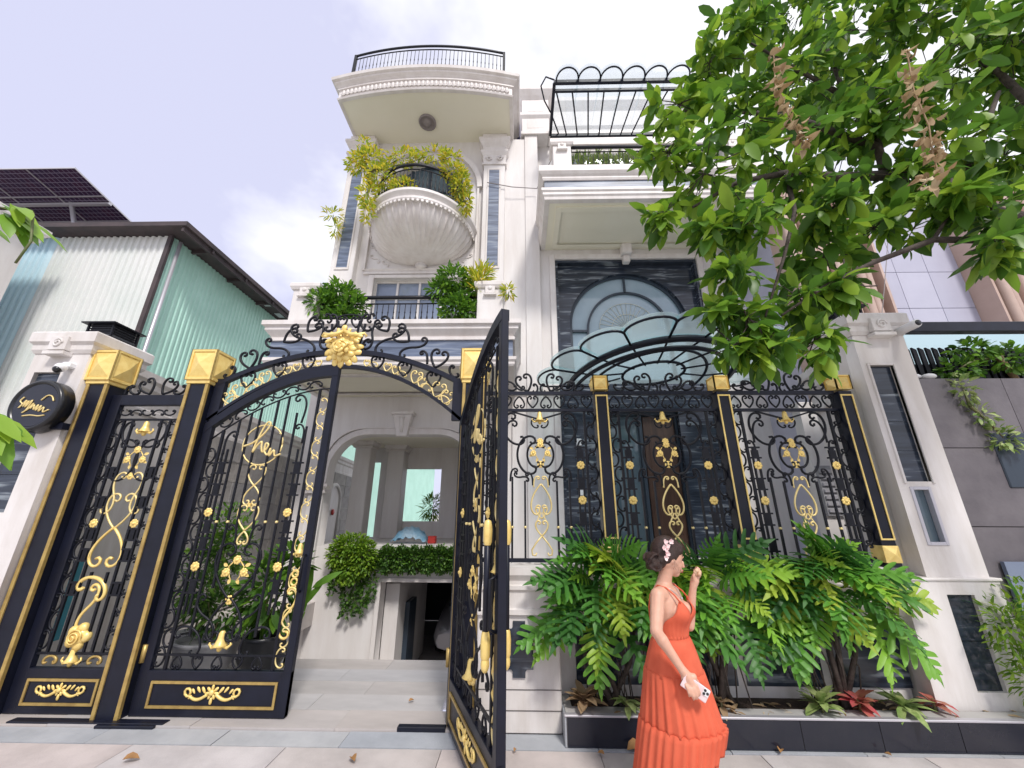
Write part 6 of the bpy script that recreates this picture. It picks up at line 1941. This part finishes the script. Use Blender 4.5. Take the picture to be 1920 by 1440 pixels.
part('stems', MB().tube([(4.3, 3.9, 0.0), (4.32, 3.86, 0.6)], 0.03, 6).tube([(4.45, 3.9, 0.0), (4.5, 3.86, 0.6)], 0.025, 6), 'bark', sh, fix=False)

# ---- balcony, porch and yard greenery
def bush(name, label, blobs, n, L, Wd, m, cat='shrub', group=None, pot=None, droop=0.2):
    b0 = blobs[0]
    base = pot if pot else (b0[0], b0[1], b0[2] - b0[5] if len(b0) > 5 else b0[2] - 0.3)
    t = thing(name, label, cat, base, group=group)
    mb = MB()
    for (x, y, z, rx, ry, rz) in blobs:
        leaf_cloud(mb, rng, (x, y, z), rx, ry, rz, int(1.9 * n * (rx * rz) / 0.12), L, Wd, droop, 0.25)
    part('foliage', mb, m, t, fix=False)['kind'] = 'stuff'
    sm_ = MB()
    for (x, y, z, rx, ry, rz) in blobs:
        sm_.tube([base, (x * 0.6 + base[0] * 0.4, y, (z + base[2]) / 2), (x, y, z)], [0.018, 0.012, 0.006], 5)
    part('branches', sm_, 'stem', t, fix=False)
    if pot:
        part('pot', MB().lathe([(0.12, 0.0), (0.17, 0.2), (0.20, 0.30), (0.18, 0.31), (0.16, 0.27)], pot, 16), 'pot', t)
    return t
GB = 'potted shrubs on the first-floor balcony'
bush('balcony_shrub', 'dense green shrub on the left end of the first-floor balcony', [(-3.75, 6.95, 5.95, 0.45, 0.3, 0.33), (-4.05, 6.85, 5.75, 0.28, 0.25, 0.28), (-3.45, 6.9, 5.70, 0.32, 0.25, 0.30), (-3.55, 6.75, 5.42, 0.30, 0.15, 0.22), (-3.9, 6.95, 6.22, 0.16, 0.15, 0.16)], 260, 0.13, 0.05, 'leaf_bush', group=GB, pot=(-3.75, 7.05, 5.25))
bush('balcony_shrub', 'tall bright green shrub on the right end of the first-floor balcony', [(-1.38, 6.95, 6.35, 0.36, 0.3, 0.34), (-1.62, 6.9, 6.10, 0.25, 0.22, 0.24), (-1.15, 6.95, 6.0, 0.3, 0.22, 0.28), (-1.25, 6.78, 5.6, 0.33, 0.15, 0.32), (-1.0, 6.85, 5.5, 0.2, 0.15, 0.25)], 260, 0.14, 0.05, 'leaf_bush', group=GB, pot=(-1.35, 7.05, 5.25))
bush('yellow_palm', 'yellow-green palm tuft beside the right balcony pedestal', [(-0.85, 6.9, 6.25, 0.18, 0.15, 0.30), (-0.75, 6.88, 6.45, 0.12, 0.1, 0.2)], 220, 0.26, 0.035, 'leaf_yellow', pot=(-0.95, 7.0, 5.25), droop=-0.3)
bush('pedestal_tuft', 'small yellow tuft growing below the right balcony pedestal', [(-0.22, 6.72, 5.95, 0.10, 0.08, 0.14)], 260, 0.14, 0.035, 'leaf_yellow')
vb = bush('bowl_balcony_creeper', 'yellow-green creeper spilling over the left side of the bowl balcony', [(-3.85, 7.45, 10.35, 0.42, 0.25, 0.40), (-3.5, 7.4, 9.75, 0.40, 0.25, 0.45), (-3.7, 7.35, 9.1, 0.24, 0.2, 0.45), (-3.62, 7.3, 8.55, 0.14, 0.12, 0.35), (-4.15, 7.4, 10.2, 0.25, 0.15, 0.35), (-2.95, 7.4, 10.35, 0.45, 0.2, 0.28), (-2.2, 7.45, 10.5, 0.5, 0.2, 0.18), (-1.75, 7.5, 10.45, 0.3, 0.15, 0.18), (-4.0, 7.35, 10.8, 0.18, 0.1, 0.15)], 120, 0.12, 0.045, 'leaf_yellow', cat='creeper')
bush('bowl_balcony_plant', 'green and yellow plants along the right rim of the bowl balcony', [(-1.5, 7.65, 9.7, 0.22, 0.2, 0.5), (-1.35, 7.7, 9.2, 0.14, 0.15, 0.4), (-1.7, 7.5, 10.0, 0.3, 0.15, 0.22), (-2.9, 7.35, 9.35, 0.3, 0.1, 0.25)], 220, 0.14, 0.04, 'leaf_yellow', cat='plant')
bush('ledge_tuft', 'small pale tuft on the left outer edge of the tower', [(-4.98, 8.2, 9.3, 0.25, 0.12, 0.12), (-4.85, 8.2, 8.85, 0.10, 0.08, 0.28)], 140, 0.18, 0.035, 'leaf_yellow', cat='plant')
bush('terrace_plants', 'row of slim cactus-like plants behind the upper right balcony railing', [(1.45 + 0.27 * i, 7.35, 10.0, 0.12, 0.1, 0.32) for i in range(13)], 300, 0.16, 0.03, 'leaf_pale', cat='plants', droop=-0.5)
GH = 'hedge plants on the porch edge'
hd = MB()
bush('porch_hedge', 'long trimmed green hedge along the porch edge above the garage', [(-2.75 + 0.28 * i, 8.58, 0.82, 0.20, 0.16, 0.27) for i in range(7)], 1500, 0.06, 0.034, 'leaf_hedge', cat='hedge', group=GH)
bush('porch_bush', 'rounded bright green bush left of the porch hedge', [(-3.45, 8.45, 1.08, 0.42, 0.25, 0.24), (-3.68, 8.45, 0.92, 0.26, 0.2, 0.28), (-3.2, 8.45, 0.85, 0.32, 0.2, 0.34), (-3.45, 8.42, 0.65, 0.3, 0.12, 0.3)], 620, 0.075, 0.04, 'leaf_lime', cat='bush', group=GH)
cr = thing('trailing_creeper', 'leafy creeper trailing down the white wall beside the garage', 'creeper', (-3.35, 8.55, 0.8))
mb = MB(); ln = MB()
for k in range(16):
    x = -3.85 + 0.06 * k + rng.uniform(-0.03, 0.03)
    L = 1.15 - abs(x + 3.35) * 0.9 + rng.uniform(-0.15, 0.1)
    if x < -3.6: L = rng.uniform(0.45, 0.75)
    pts = [(x + 0.03 * sin(q * 1.7 + k), 8.56 - 0.02 * q / 6, 0.85 - L * q / 6) for q in range(7)]
    ln.tube(pts, 0.004, 4)
    for _ in range(int(100 * L)):
        q = rng.uniform(0, 5.99); i = int(q); f = q - i
        p = Vector(pts[i]).lerp(Vector(pts[i + 1]), f) + rdir(rng) * 0.03
        leaf_sheet(mb, p, (rdir(rng) + Vector((0, -0.4, -0.6))).normalized(), rdir(rng), rng.uniform(0.05, 0.09), rng.uniform(0.03, 0.055), 0.2)
part('creeper_leaves', mb, 'leaf_hedge', cr, fix=False)['kind'] = 'stuff'
part('creeper_stems', ln, 'stem', cr, fix=False)['kind'] = 'stuff'
GY = 'potted plants behind the closed gate leaf'
yb = bush('yard_shrub', 'dark green shrub behind the left gate leaf by the side wall', [(-4.2, 5.6, 0.9, 0.35, 0.3, 0.5), (-3.9, 5.5, 1.25, 0.35, 0.25, 0.4), (-4.35, 6.0, 1.5, 0.3, 0.3, 0.35)], 170, 0.11, 0.04, 'leaf_bush', pot=(-4.1, 5.45, 0.0), group=GY)
bush('yard_shrub', 'low leafy plant in the wide grey pot behind the gate leaf', [(-3.45, 4.95, 0.62, 0.35, 0.2, 0.25), (-3.7, 5.0, 0.85, 0.2, 0.2, 0.25)], 240, 0.10, 0.035, 'leaf_hedge', group=GY)
tag(part('bonsai_pot', MB().lathe([(0.20, 0.02), (0.27, 0.12), (0.32, 0.34), (0.345, 0.37), (0.30, 0.38), (0.27, 0.32)], (-3.5, 4.95, 0), 24).lathe([(0.001, 0.33), (0.29, 0.33)], (-3.5, 4.95, 0), 24), 'pot'), 'wide grey pot standing behind the closed gate leaf', 'pot')
tag(part('round_pot', MB().lathe([(0.16, 0.02), (0.24, 0.18), (0.22, 0.36), (0.24, 0.40), (0.2, 0.40), (0.18, 0.34)], (-2.9, 5.0, 0), 20), 'black_plastic'), 'black round pot right of the wide grey pot', 'pot')
bush('yard_shrub', 'broad-leafed plant in the black pot behind the gate leaf', [(-2.95, 5.0, 0.85, 0.28, 0.25, 0.4), (-2.75, 5.0, 1.1, 0.2, 0.15, 0.25)], 120, 0.20, 0.07, 'leaf_bush', group=GY)
bl = thing('bird_of_paradise', 'long-leafed plant whose leaves show beside the meeting stile of the gate', 'plant', (-2.75, 5.2, 0.02))
for k in range(9):
    a = rng.uniform(-0.6, 1.2)
    st_ = Vector((-2.62 + rng.uniform(-0.08, 0.08), 5.2, 0.75 + rng.uniform(-0.2, 0.2)))
    mb = MB(); leaf_sheet(mb, st_, Vector((sin(a), -0.2, cos(a) * 0.9)), Vector((0, -1, 0.3)), rng.uniform(0.30, 0.42), 0.09, 0.3)
    mb.tube([(-2.75, 5.2, 0.0), st_], 0.008, 4)
    part('leaf', mb, 'leaf_bush', bl, fix=False)
palm = bush('small_palm', 'small yellow-green palm seen through the porch back window', [(-2.75, 12.6, 1.9, 0.25, 0.2, 0.35)], 200, 0.28, 0.035, 'leaf_lime', cat='plant')
bush('ledge_plant', 'leafy creeper growing through the black slats on the neighbour wall', [(5.55, 4.42, 3.62, 0.28, 0.12, 0.12), (5.2, 4.35, 3.35, 0.25, 0.1, 0.12), (5.9, 4.4, 3.5, 0.25, 0.12, 0.16)], 300, 0.09, 0.05, 'leaf_bush', cat='creeper')
bush('ledge_creeper', 'thin pale creeper hanging down the grey neighbour wall', [(4.98, 4.2, 3.05, 0.10, 0.05, 0.2), (5.08, 4.2, 2.75, 0.12, 0.05, 0.10), (5.2, 4.2, 2.5, 0.16, 0.05, 0.14)], 240, 0.08, 0.04, 'leaf_pale', cat='creeper')

# ---- fallen leaves on the pavement
FL = [((-2.86, 3.42), 0.10, 0.4), ((-1.19, 3.45), 0.09, 2.2), ((0.80, 3.64), 0.17, 0.3), ((1.94, 3.64), 0.08, 1.0), ((2.74, 3.62), 0.05, 2.0), ((-1.05, 4.35), 0.06, 0.8), ((0.62, 3.58), 0.06, 2.5), ((-0.05, 3.60), 0.05, 1.2)]
LB = ['curled orange-brown leaf on the pavement in front of the left gate pillar', 'brown leaf on the pavement before the open driveway', 'largest fallen orange leaf, beside the planter left of the orange dress', 'small brown leaf standing against the planter right of the woman', 'tiny leaf on the pavement under the right-hand tiles', 'small leaf lying on the driveway inside the gate', 'tiny dark leaf left of the largest orange leaf', 'small leaf at the foot of the wall pedestal']
for (p, L, a), lb in zip(FL, LB):
    mb = MB()
    leaf_sheet(mb, Vector((p[0], p[1], 0.022 if p[1] < 3.9 else 0.035)), Vector((cos(a), sin(a), 0.12)), Vector((0, -0.3, 1)), L, L * 0.55, 0.25, 0.9)
    tag(part('fallen_leaf', mb, 'dryo', fix=False), lb, 'leaf', 'fallen leaves')
# ================================================================ woman walking past
wo = thing('person', 'woman in an orange tiered sundress walking right, phone in her lowered hand', 'person', (0.97, 2.9, 0))
FV, RV, UP = Vector((0.82, -0.572, 0)), Vector((-0.572, -0.82, 0)), Vector((0, 0, 1))
skin = mat('skin', (0.66, 0.385, 0.275), 0.5, vscale=14, col2=(0.60, 0.335, 0.235))
skin.node_tree.nodes['Principled BSDF'].inputs['Subsurface Weight'].default_value = 0.12
skin.node_tree.nodes['Principled BSDF'].inputs['Subsurface Radius'].default_value = (0.02, 0.008, 0.004)
hairm = mat('dark_brown_hair', (0.045, 0.020, 0.014), 0.42, vscale=40, col2=(0.020, 0.010, 0.008), stretch=(1, 1, 6), bump=0.5, bscale=70)
fabric = mat('orange_cotton', (0.66, 0.125, 0.060), 0.85, vscale=7, col2=(0.59, 0.098, 0.045), bump=0.12, bscale=220)

def capsule(mb, pts, rr_, n=10):
    """tapered limb with rounded ends and joints"""
    for i in range(len(pts) - 1):
        a, b = Vector(pts[i]), Vector(pts[i + 1])
        mb.tube([a, b], [rr_[i], rr_[i + 1]], n)
    for p, r in zip(pts, rr_):
        mb.ball(p, r, n, 8)
def rings(mb, rows, n=24, cap=True):
    base = len(mb.v)
    for (c, a, b) in rows:
        for k in range(n):
            t = 2 * pi * k / n
            mb.v.append(tuple(Vector(c) + FV * (b * cos(t)) + RV * (a * sin(t))))
    for i in range(len(rows) - 1):
        for k in range(n):
            p, q = base + i * n + k, base + i * n + (k + 1) % n
            mb.f.append((p, q, q + n, p + n)); mb.sm.append(True)
    if cap:
        mb.f.append(tuple(base + k for k in range(n))[::-1]); mb.sm.append(True)
        e = base + (len(rows) - 1) * n
        mb.f.append(tuple(e + k for k in range(n))); mb.sm.append(True)
def fuse(name, mb, m, parent, vox, smooth=4):
    """weld overlapping forms into one continuous skin"""
    me = mb.mesh('tmp'); fixn(me)
    o = bpy.data.objects.new('tmp', me); COL.objects.link(o)
    r = o.modifiers.new('r', 'REMESH'); r.mode = 'VOXEL'; r.voxel_size = vox; r.use_smooth_shade = True
    s = o.modifiers.new('s', 'SMOOTH'); s.factor = 0.5; s.iterations = smooth
    dg = bpy.context.evaluated_depsgraph_get()
    out = bpy.data.meshes.new_from_object(o.evaluated_get(dg))
    bpy.data.objects.remove(o)
    out.polygons.foreach_set('use_smooth', [True] * len(out.polygons))
    return part(name, out, m, parent, fix=False)

C0 = Vector((0.97, 2.9, 0))
def cz(z, df=0.0, dr=0.0):
    return C0 + UP * z + FV * df + RV * dr
bm_ = MB()
rings(bm_, [(cz(0.68), 0.150, 0.11), (cz(0.76), 0.160, 0.115), (cz(0.85, -0.005), 0.150, 0.110), (cz(0.92, 0.0), 0.130, 0.098), (cz(0.985, 0.005), 0.122, 0.092), (cz(1.05, 0.01), 0.132, 0.10),
            (cz(1.12, 0.012), 0.145, 0.108), (cz(1.18, 0.005), 0.148, 0.092), (cz(1.225, -0.004), 0.138, 0.070), (cz(1.25, -0.006), 0.095, 0.055), (cz(1.275, 0.0), 0.052, 0.048), (cz(1.32, 0.015), 0.043, 0.045), (cz(1.38, 0.035), 0.045, 0.047)])
for q in (-1, 1):
    bm_.ball(cz(1.105, 0.085, q * 0.062), 0.058, 12, 9)
# head turned to the right
HC = Vector((1.012, 2.893, 1.424))
HF = Vector((0.95, 0.20, -0.20)).normalized()
HS = HF.cross(UP).normalized()        # towards the camera side
HU = HS.cross(HF)
def hp_(f, s, u):
    return HC + (HF * f + HS * s + HU * u) * 1.09
def hball(mb, f, s, u, rf, rs, ru, n=14, m_=10):
    base = len(mb.v)
    prof = [(sin(pi * j / m_), -cos(pi * j / m_)) for j in range(m_ + 1)]
    for r_, z_ in prof:
        for i in range(n):
            a = 2 * pi * i / n
            mb.v.append(tuple(hp_(f + r_ * cos(a) * rf + 1e-5 * i, s + r_ * sin(a) * rs, u + z_ * ru)))
    for j in range(m_):
        for i in range(n):
            a, b = base + j * n + i, base + j * n + (i + 1) % n
            mb.f.append((a, b, b + n, a + n)); mb.sm.append(True)
hball(bm_, -0.005, 0, 0.015, 0.092, 0.073, 0.098, 20, 14)
hball(bm_, 0.030, 0, -0.030, 0.062, 0.056, 0.066)
hball(bm_, 0.052, 0, -0.078, 0.030, 0.030, 0.024)      # chin
hball(bm_, 0.096, 0, -0.020, 0.016, 0.012, 0.022)      # nose
hball(bm_, 0.104, 0, -0.032, 0.013, 0.013, 0.011)
hball(bm_, 0.086, 0, -0.058, 0.014, 0.022, 0.011)      # lips
hball(bm_, 0.074, 0, 0.022, 0.020, 0.045, 0.014)       # brow ridge
hball(bm_, -0.008, 0.067, -0.008, 0.014, 0.009, 0.024)  # ear
hball(bm_, -0.008, -0.071, -0.010, 0.020, 0.010, 0.032)
# near (right) arm hanging, phone hand
RS, RE, RW = Vector((0.878, 2.775, 1.212)), Vector((0.820, 2.692, 1.035)), Vector((0.930, 2.662, 0.862))
capsule(bm_, [cz(1.205, 0, 0.10), RS, RE, RW], [0.055, 0.047, 0.037, 0.024])
capsule(bm_, [RS.lerp(RE, 0.45), RS.lerp(RE, 0.55)], [0.043, 0.042])
capsule(bm_, [RE.lerp(RW, 0.25), RE.lerp(RW, 0.4)], [0.037, 0.033])
PC = Vector((0.962, 2.652, 0.815))
capsule(bm_, [RW, PC, PC + Vector((0.012, -0.004, -0.02))], [0.024, 0.031, 0.028])
capsule(bm_, [PC + Vector((-0.018, 0, -0.006)), PC + Vector((0.03, -0.006, 0.006))], [0.022, 0.02])
for k, (dx, dz, L) in enumerate(((-0.026, -0.016, 0.85), (-0.008, -0.020, 1.0), (0.012, -0.016, 1.0), (0.030, -0.008, 0.9))):
    a = PC + Vector((dx, -0.006, dz))
    b = a + Vector((0.006, -0.022, -0.026)) * L
    c = b + Vector((0.008, -0.006, -0.030)) * L
    d = c + Vector((0.002, 0.010, -0.018)) * L
    capsule(bm_, [a, b, c, d], [0.0105, 0.0098, 0.0088, 0.0075], 8)
capsule(bm_, [PC + Vector((0.02, 0.015, 0.0)), PC + Vector((0.05, 0.012, -0.015)), PC + Vector((0.066, 0.004, -0.040))], [0.013, 0.011, 0.009], 8)
# far (left) arm raised to the chin
LS, LE, LWr = cz(1.21, 0, -0.155), Vector((1.115, 2.94, 1.01)), Vector((1.160, 2.905, 1.238))
capsule(bm_, [cz(1.20, 0, -0.10), LS, LE, LWr], [0.052, 0.045, 0.036, 0.023])
LP = Vector((1.176, 2.900, 1.283))
capsule(bm_, [LWr, LP, LP + Vector((0.008, 0, 0.022))], [0.023, 0.029, 0.024])
for k, (dx, dy, dz, L) in enumerate(((0.018, -0.020, 0.020, 0.95), (0.022, -0.006, 0.026, 1.0), (0.020, 0.010, 0.024, 1.0), (0.014, 0.024, 0.016, 0.85))):
    a = LP + Vector((dx, dy, dz))
    b = a + Vector((0.016, -0.002, 0.020)) * L
    c = b + Vector((-0.004, -0.004, 0.026)) * L
    d = c + Vector((-0.014, -0.004, 0.010)) * L
    capsule(bm_, [a, b, c, d], [0.0100, 0.0092, 0.0085, 0.0072], 8)
capsule(bm_, [LP + Vector((-0.012, -0.018, 0.005)), LP + Vector((-0.016, -0.028, 0.028)), LP + Vector((-0.004, -0.026, 0.052))], [0.012, 0.010, 0.0085], 8)
# legs and feet
for pts in ([(0.925, 2.835, 0.78), (1.005, 2.815, 0.45), (0.975, 2.80, 0.09)], [(1.015, 2.965, 0.78), (0.985, 2.975, 0.45), (0.885, 3.0, 0.10)]):
    capsule(bm_, pts, [0.088, 0.052, 0.034], 12)
    a = Vector(pts[2])
    capsule(bm_, [a - FV * 0.03 - UP * 0.04, a + FV * 0.08 - UP * 0.052, a + FV * 0.14 - UP * 0.060], [0.034, 0.032, 0.022], 10)
    k1, k2 = Vector(pts[1]), Vector(pts[2])
    capsule(bm_, [k1.lerp(k2, 0.25) - FV * 0.012, k1.lerp(k2, 0.4) - FV * 0.012], [0.052, 0.047], 10)
fuse('body', bm_, skin, wo, 0.0055, 3)
for i, (x, y, zz) in enumerate(((0.975, 2.80, 0.09), (0.885, 3.0, 0.10))):
    c = Vector((x, y, 0)) + FV * 0.06
    mb = MB()
    pr2 = []
    for k in range(16):
        t = 2 * pi * k / 16
        p = c + FV * 0.125 * cos(t) + RV * (0.042 + 0.008 * cos(t)) * sin(t)
        pr2.append(p)
    mb.add([(p.x, p.y, 0.004) for p in pr2] + [(p.x, p.y, 0.028) for p in pr2], [tuple(range(16)), tuple(range(31, 15, -1))] + [(k, (k + 1) % 16, 16 + (k + 1) % 16, 16 + k) for k in range(16)])
    part('sandal', mb, 'dryo', wo)
# facial details
for s_ in (0.030, -0.030):
    e = MB(); hball(e, 0.077, s_, 0.004, 0.008, 0.014, 0.006, 10, 6)
    part('eye', e, 'black_plastic', wo, fix=False)
    e = MB(); e.tube([hp_(0.082, s_ * 0.45, 0.024), hp_(0.083, s_, 0.030), hp_(0.066, s_ * 1.6, 0.026)], 0.0035, 5)
    part('eyebrow', e, hairm, wo, fix=False)
e = MB(); hball(e, 0.0965, 0, -0.055, 0.006, 0.020, 0.005, 10, 6); hball(e, 0.0955, 0, -0.065, 0.006, 0.017, 0.005, 10, 6)
part('lips', e, mat('lips', (0.42, 0.09, 0.08), 0.4), wo, fix=False)
# hair: cap with a low bun, strands modelled as ridges
hm = MB()
hball(hm, -0.022, 0, 0.032, 0.093, 0.083, 0.096, 22, 16)
hball(hm, -0.062, 0, -0.008, 0.052, 0.070, 0.070)
hball(hm, -0.100, 0.01, -0.050, 0.044, 0.046, 0.042)
hball(hm, -0.120, 0.012, -0.030, 0.034, 0.042, 0.042)
hball(hm, 0.035, 0.045, 0.062, 0.036, 0.030, 0.040)
hball(hm, 0.035, -0.045, 0.062, 0.036, 0.030, 0.040)
hr = random.Random(4)
for k in range(34):
    s0 = hr.uniform(-0.08, 0.088)
    u0 = 0.115 - 0.8 * abs(s0) ** 1.3 * 2
    pts = []
    for j in range(7):
        t = j / 6
        f_ = 0.062 - 0.175 * t
        rr2 = math.sqrt(max(0.02, 1 - ((f_ + 0.022) / 0.105) ** 2))
        sa = (s0 / 0.088) * 1.25
        pts.append(hp_(f_, 0.084 * rr2 * sin(sa) * (1 - 0.25 * t), 0.032 + 0.098 * rr2 * cos(sa) - 0.085 * t * t))
    hm.tube(pts, 0.0075, 5)
for k in range(7):
    a0 = hr.uniform(0, 6)
    hm.tube([hp_(-0.108 + 0.046 * cos(a0 + t * 0.5) * 0.9, 0.012 + 0.050 * sin(t * 0.45 + k), -0.042 + 0.046 * sin(a0 + t * 0.5)) for t in range(9)], 0.009, 5)
fuse('hair', hm, hairm, wo, 0.0045, 1)
ws = MB()
for k in range(5):
    ws.tube([hp_(-0.01 + 0.01 * k, 0.076, 0.0 - 0.01 * k), hp_(0.0 + 0.008 * k, 0.080, -0.04), hp_(-0.005 + 0.012 * k, 0.070, -0.062)], 0.0007, 4)
part('loose_strands', ws, hairm, wo, fix=False)
# floral hair clip
fl = MB()
cr_ = random.Random(8)
for (f_, u_) in ((-0.075, 0.085), (-0.062, 0.065), (-0.068, 0.042), (-0.058, 0.018), (-0.066, -0.006), (-0.040, 0.092), (-0.082, 0.050)):
    c = hp_(f_, 0.072, u_)
    for k in range(5):
        a = 2 * pi * k / 5 + cr_.uniform(0, 1)
        d = (HF * cos(a) + HU * sin(a) + HS * 0.35).normalized()
        leaf_sheet(fl, c + HS * 0.012, d, HS, 0.022, 0.018, -0.2, 0.3)
part('hair_clip', fl, mat('blush_petals', (0.80, 0.60, 0.58), 0.5, isl=G((0.72, 0.45, 0.45), (0.85, 0.72, 0.70))), wo, fix=False)

# ---- dress
def drow(c, a, b, z, n, amp, seed, hemf=None, k1=17):
    out = []
    for k in range(n):
        t = 2 * pi * k / n
        w = amp * (0.55 * sin(k1 * t + seed) + 0.30 * sin((k1 * 1.7 // 1) * t + 2 * seed) + 0.35 * sin(5 * t + seed * 0.7))
        p = Vector(c) + FV * ((b + w) * cos(t)) + RV * ((a + w) * sin(t))
        p.z = z if hemf is None else hemf(t, z)
        out.append(p)
    return out
def skirt(name, rows, n=150):
    mb = MB()
    for r_ in rows:
        mb.v += [tuple(p) for p in r_]
    for i in range(len(rows) - 1):
        for k in range(n):
            p, q = i * n + k, i * n + (k + 1) % n
            mb.f.append((p, q, q + n, p + n)); mb.sm.append(True)
    o = part(name, mb, fabric, wo, fix=False)
    s = o.modifiers.new('solid', 'SOLIDIFY'); s.thickness = 0.003
    return o
N = 150
top = lambda t: (1.042 + 0.075 * max(0, cos(t)) ** 0.5 + 0.075 * math.exp(-((abs(t if t < pi else 2 * pi - t) - 0.62) / 0.30) ** 2) - 0.035 * math.exp(-((t if t < pi else 2 * pi - t) / 0.22) ** 2))
bod = []
for i in range(9):
    u = i / 8
    row = []
    for k in range(N):
        t = 2 * pi * k / N
        tt = t if t < pi else 2 * pi - t
        zt_ = top(t)
        z = 0.965 + (zt_ - 0.965) * u
        a = 0.129 + 0.020 * min(1, (z - 0.965) / 0.15)
        b = 0.099 + 0.018 * min(1, (z - 0.965) / 0.13)
        bu = 0.050 * math.exp(-((tt - 0.55) / 0.42) ** 2) * math.exp(-((z - 1.105) / 0.055) ** 2)
        gth = 0.003 * sin(30 * t) * (1 - u) * max(0, cos(t))
        p = cz(z, 0.008) + FV * ((b + bu + gth) * cos(t)) + RV * ((a + bu * 0.8 + gth) * sin(t))
        row.append(p)
    bod.append(row)
skirt('dress_bodice', bod)
wb_ = [drow(cz(z, 0.006), a, b, z, N, 0.0, 0) for z, a, b in ((0.992, 0.131, 0.1015), (0.990, 0.135, 0.1055), (0.968, 0.1355, 0.106), (0.964, 0.131, 0.102))]
skirt('waistband', wb_)
t1 = []
for i in range(8):
    u = i / 7
    z = 0.968 - 0.195 * u
    t1.append(drow(cz(z, 0.006 * (1 - u)), 0.134 + 0.060 * u ** 0.7, 0.106 + 0.068 * u ** 0.75, z, N, 0.001 + 0.003 * u, 1.2, None, 11))
skirt('upper_skirt', t1)
t2 = []
for i in range(12):
    u = i / 11
    z = 0.782 - 0.268 * u
    c = cz(z, 0.0 + 0.012 * u) + Vector((-0.004 * u, 0, 0))
    t2.append(drow(c, 0.196 + 0.027 * u, 0.176 + 0.058 * u, z, N, 0.0045 + 0.0075 * u, 2.1, None, 27))
t2.insert(0, drow(cz(0.790, 0.0), 0.186, 0.166, 0.790, N, 0.002, 2.1, None, 27))
skirt('middle_tier', t2)
def hem(t, z):
    # lifted towards her front, trailing behind
    return z + (0.27 * max(0, cos(t + 0.15)) ** 1.3 - 0.05 * max(0, -cos(t))) * max(0, (0.52 - z) / 0.36)
t3 = []
for i in range(12):
    u = i / 11
    z = 0.522 - 0.36 * u
    c = cz(z, 0.012 - 0.050 * u) + Vector((-0.010 * u, 0, 0))
    t3.append(drow(c, 0.236 + 0.042 * u, 0.247 + 0.022 * u, z, N, 0.010 + 0.011 * u, 3.3, hem, 33))
t3.insert(0, drow(cz(0.530, 0.012), 0.205, 0.214, 0.530, N, 0.004, 3.3, None, 33))
t3[1] = [p + Vector((0, 0, 0)) for p in drow(cz(0.520, 0.012), 0.234, 0.246, 0.520, N, 0.010, 3.3, None, 33)]
skirt('lower_tier', t3)
lin = [drow(cz(0.62 - 0.40 * i / 5, 0.0), 0.17 + 0.02 * i / 5, 0.17 + 0.02 * i / 5, 0.62 - 0.40 * i / 5, N, 0.006, 1.0, None, 9) for i in range(6)]
skirt('underskirt', lin)
stp = MB()
for q in (-1, 1):
    tpk = 0.62
    fr0 = cz(1.175, 0.008) + FV * 0.135 * cos(tpk) + RV * q * 0.172 * sin(tpk)
    stp.tube([fr0, cz(1.215, 0.085, q * 0.098), cz(1.252, 0.035, q * 0.092), cz(1.262, -0.02, q * 0.088), cz(1.20, -0.078, q * 0.075), cz(1.12, -0.098, q * 0.065), cz(1.04, -0.100, q * 0.055)], 0.0050, 6)
part('shoulder_straps', stp, fabric, wo, fix=False)
nk = MB().tube([cz(1.262, -0.035, 0.045), cz(1.262, 0.01, 0.062), cz(1.235, 0.06, 0.05), cz(1.195, 0.098, 0.012), cz(1.19, 0.099, -0.008), cz(1.235, 0.062, -0.05), cz(1.262, 0.01, -0.062), cz(1.262, -0.035, -0.045)], 0.0022, 5)
nk.ball(cz(1.186, 0.102, 0.0), 0.007, 8, 6)
part('necklace', nk, 'alu', wo, fix=False)

# ---- phone in the lowered hand, morsel in the raised hand
ph = thing('phone', 'pink-white phone with triple camera in the lowered hand', 'phone', (0.992, 2.632, 0.775))
PX = Vector((0.84, -0.06, -0.54)).normalized(); PY = Vector((0.10, 0.985, 0.05)); PY = (PY - PX * PY.dot(PX)).normalized(); PZ = PX.cross(PY)
ph.matrix_world = Matrix.Translation((0.990, 2.632, 0.772)) @ Matrix((PX, PY, PZ)).transposed().to_4x4()
part('phone_case', bx(-0.075, 0.075, -0.005, 0.005, -0.036, 0.036), mat('pink_white_case', (0.80, 0.68, 0.68), 0.3, vscale=18, col2=(0.72, 0.50, 0.50)), ph, bevel=0.004, world=False)
part('camera_bump', bx(0.036, 0.070, -0.0085, -0.005, -0.004, 0.032), 'white_plastic', ph, bevel=0.002, world=False)
for (x, z) in ((0.044, 0.023), (0.044, 0.005), (0.061, 0.014)):
    part('camera_lens', MB().lathe([(0.001, 0.0105), (0.0070, 0.0105), (0.0075, 0.0085)], (x, 0, z), 14, axis='y'), 'black_plastic', ph, world=False, fix=False)
part('phone_edge', bx(-0.0755, 0.0755, 0.0035, 0.0055, -0.0365, 0.0365), 'black_plastic', ph, world=False)
mo = MB()
for k in range(6):
    a = k * 1.05
    mo.ball((1.190 + 0.014 * cos(a), 2.872 + 0.008 * sin(a * 2), 1.338 + 0.012 * sin(a)), 0.014, 8, 6)
tag(part('pale_snack', mo, mat('pale_snack', (0.72, 0.50, 0.33), 0.6, vscale=30, col2=(0.62, 0.38, 0.24)), fix=False), "small pale morsel held in the woman's raised hand", 'snack')
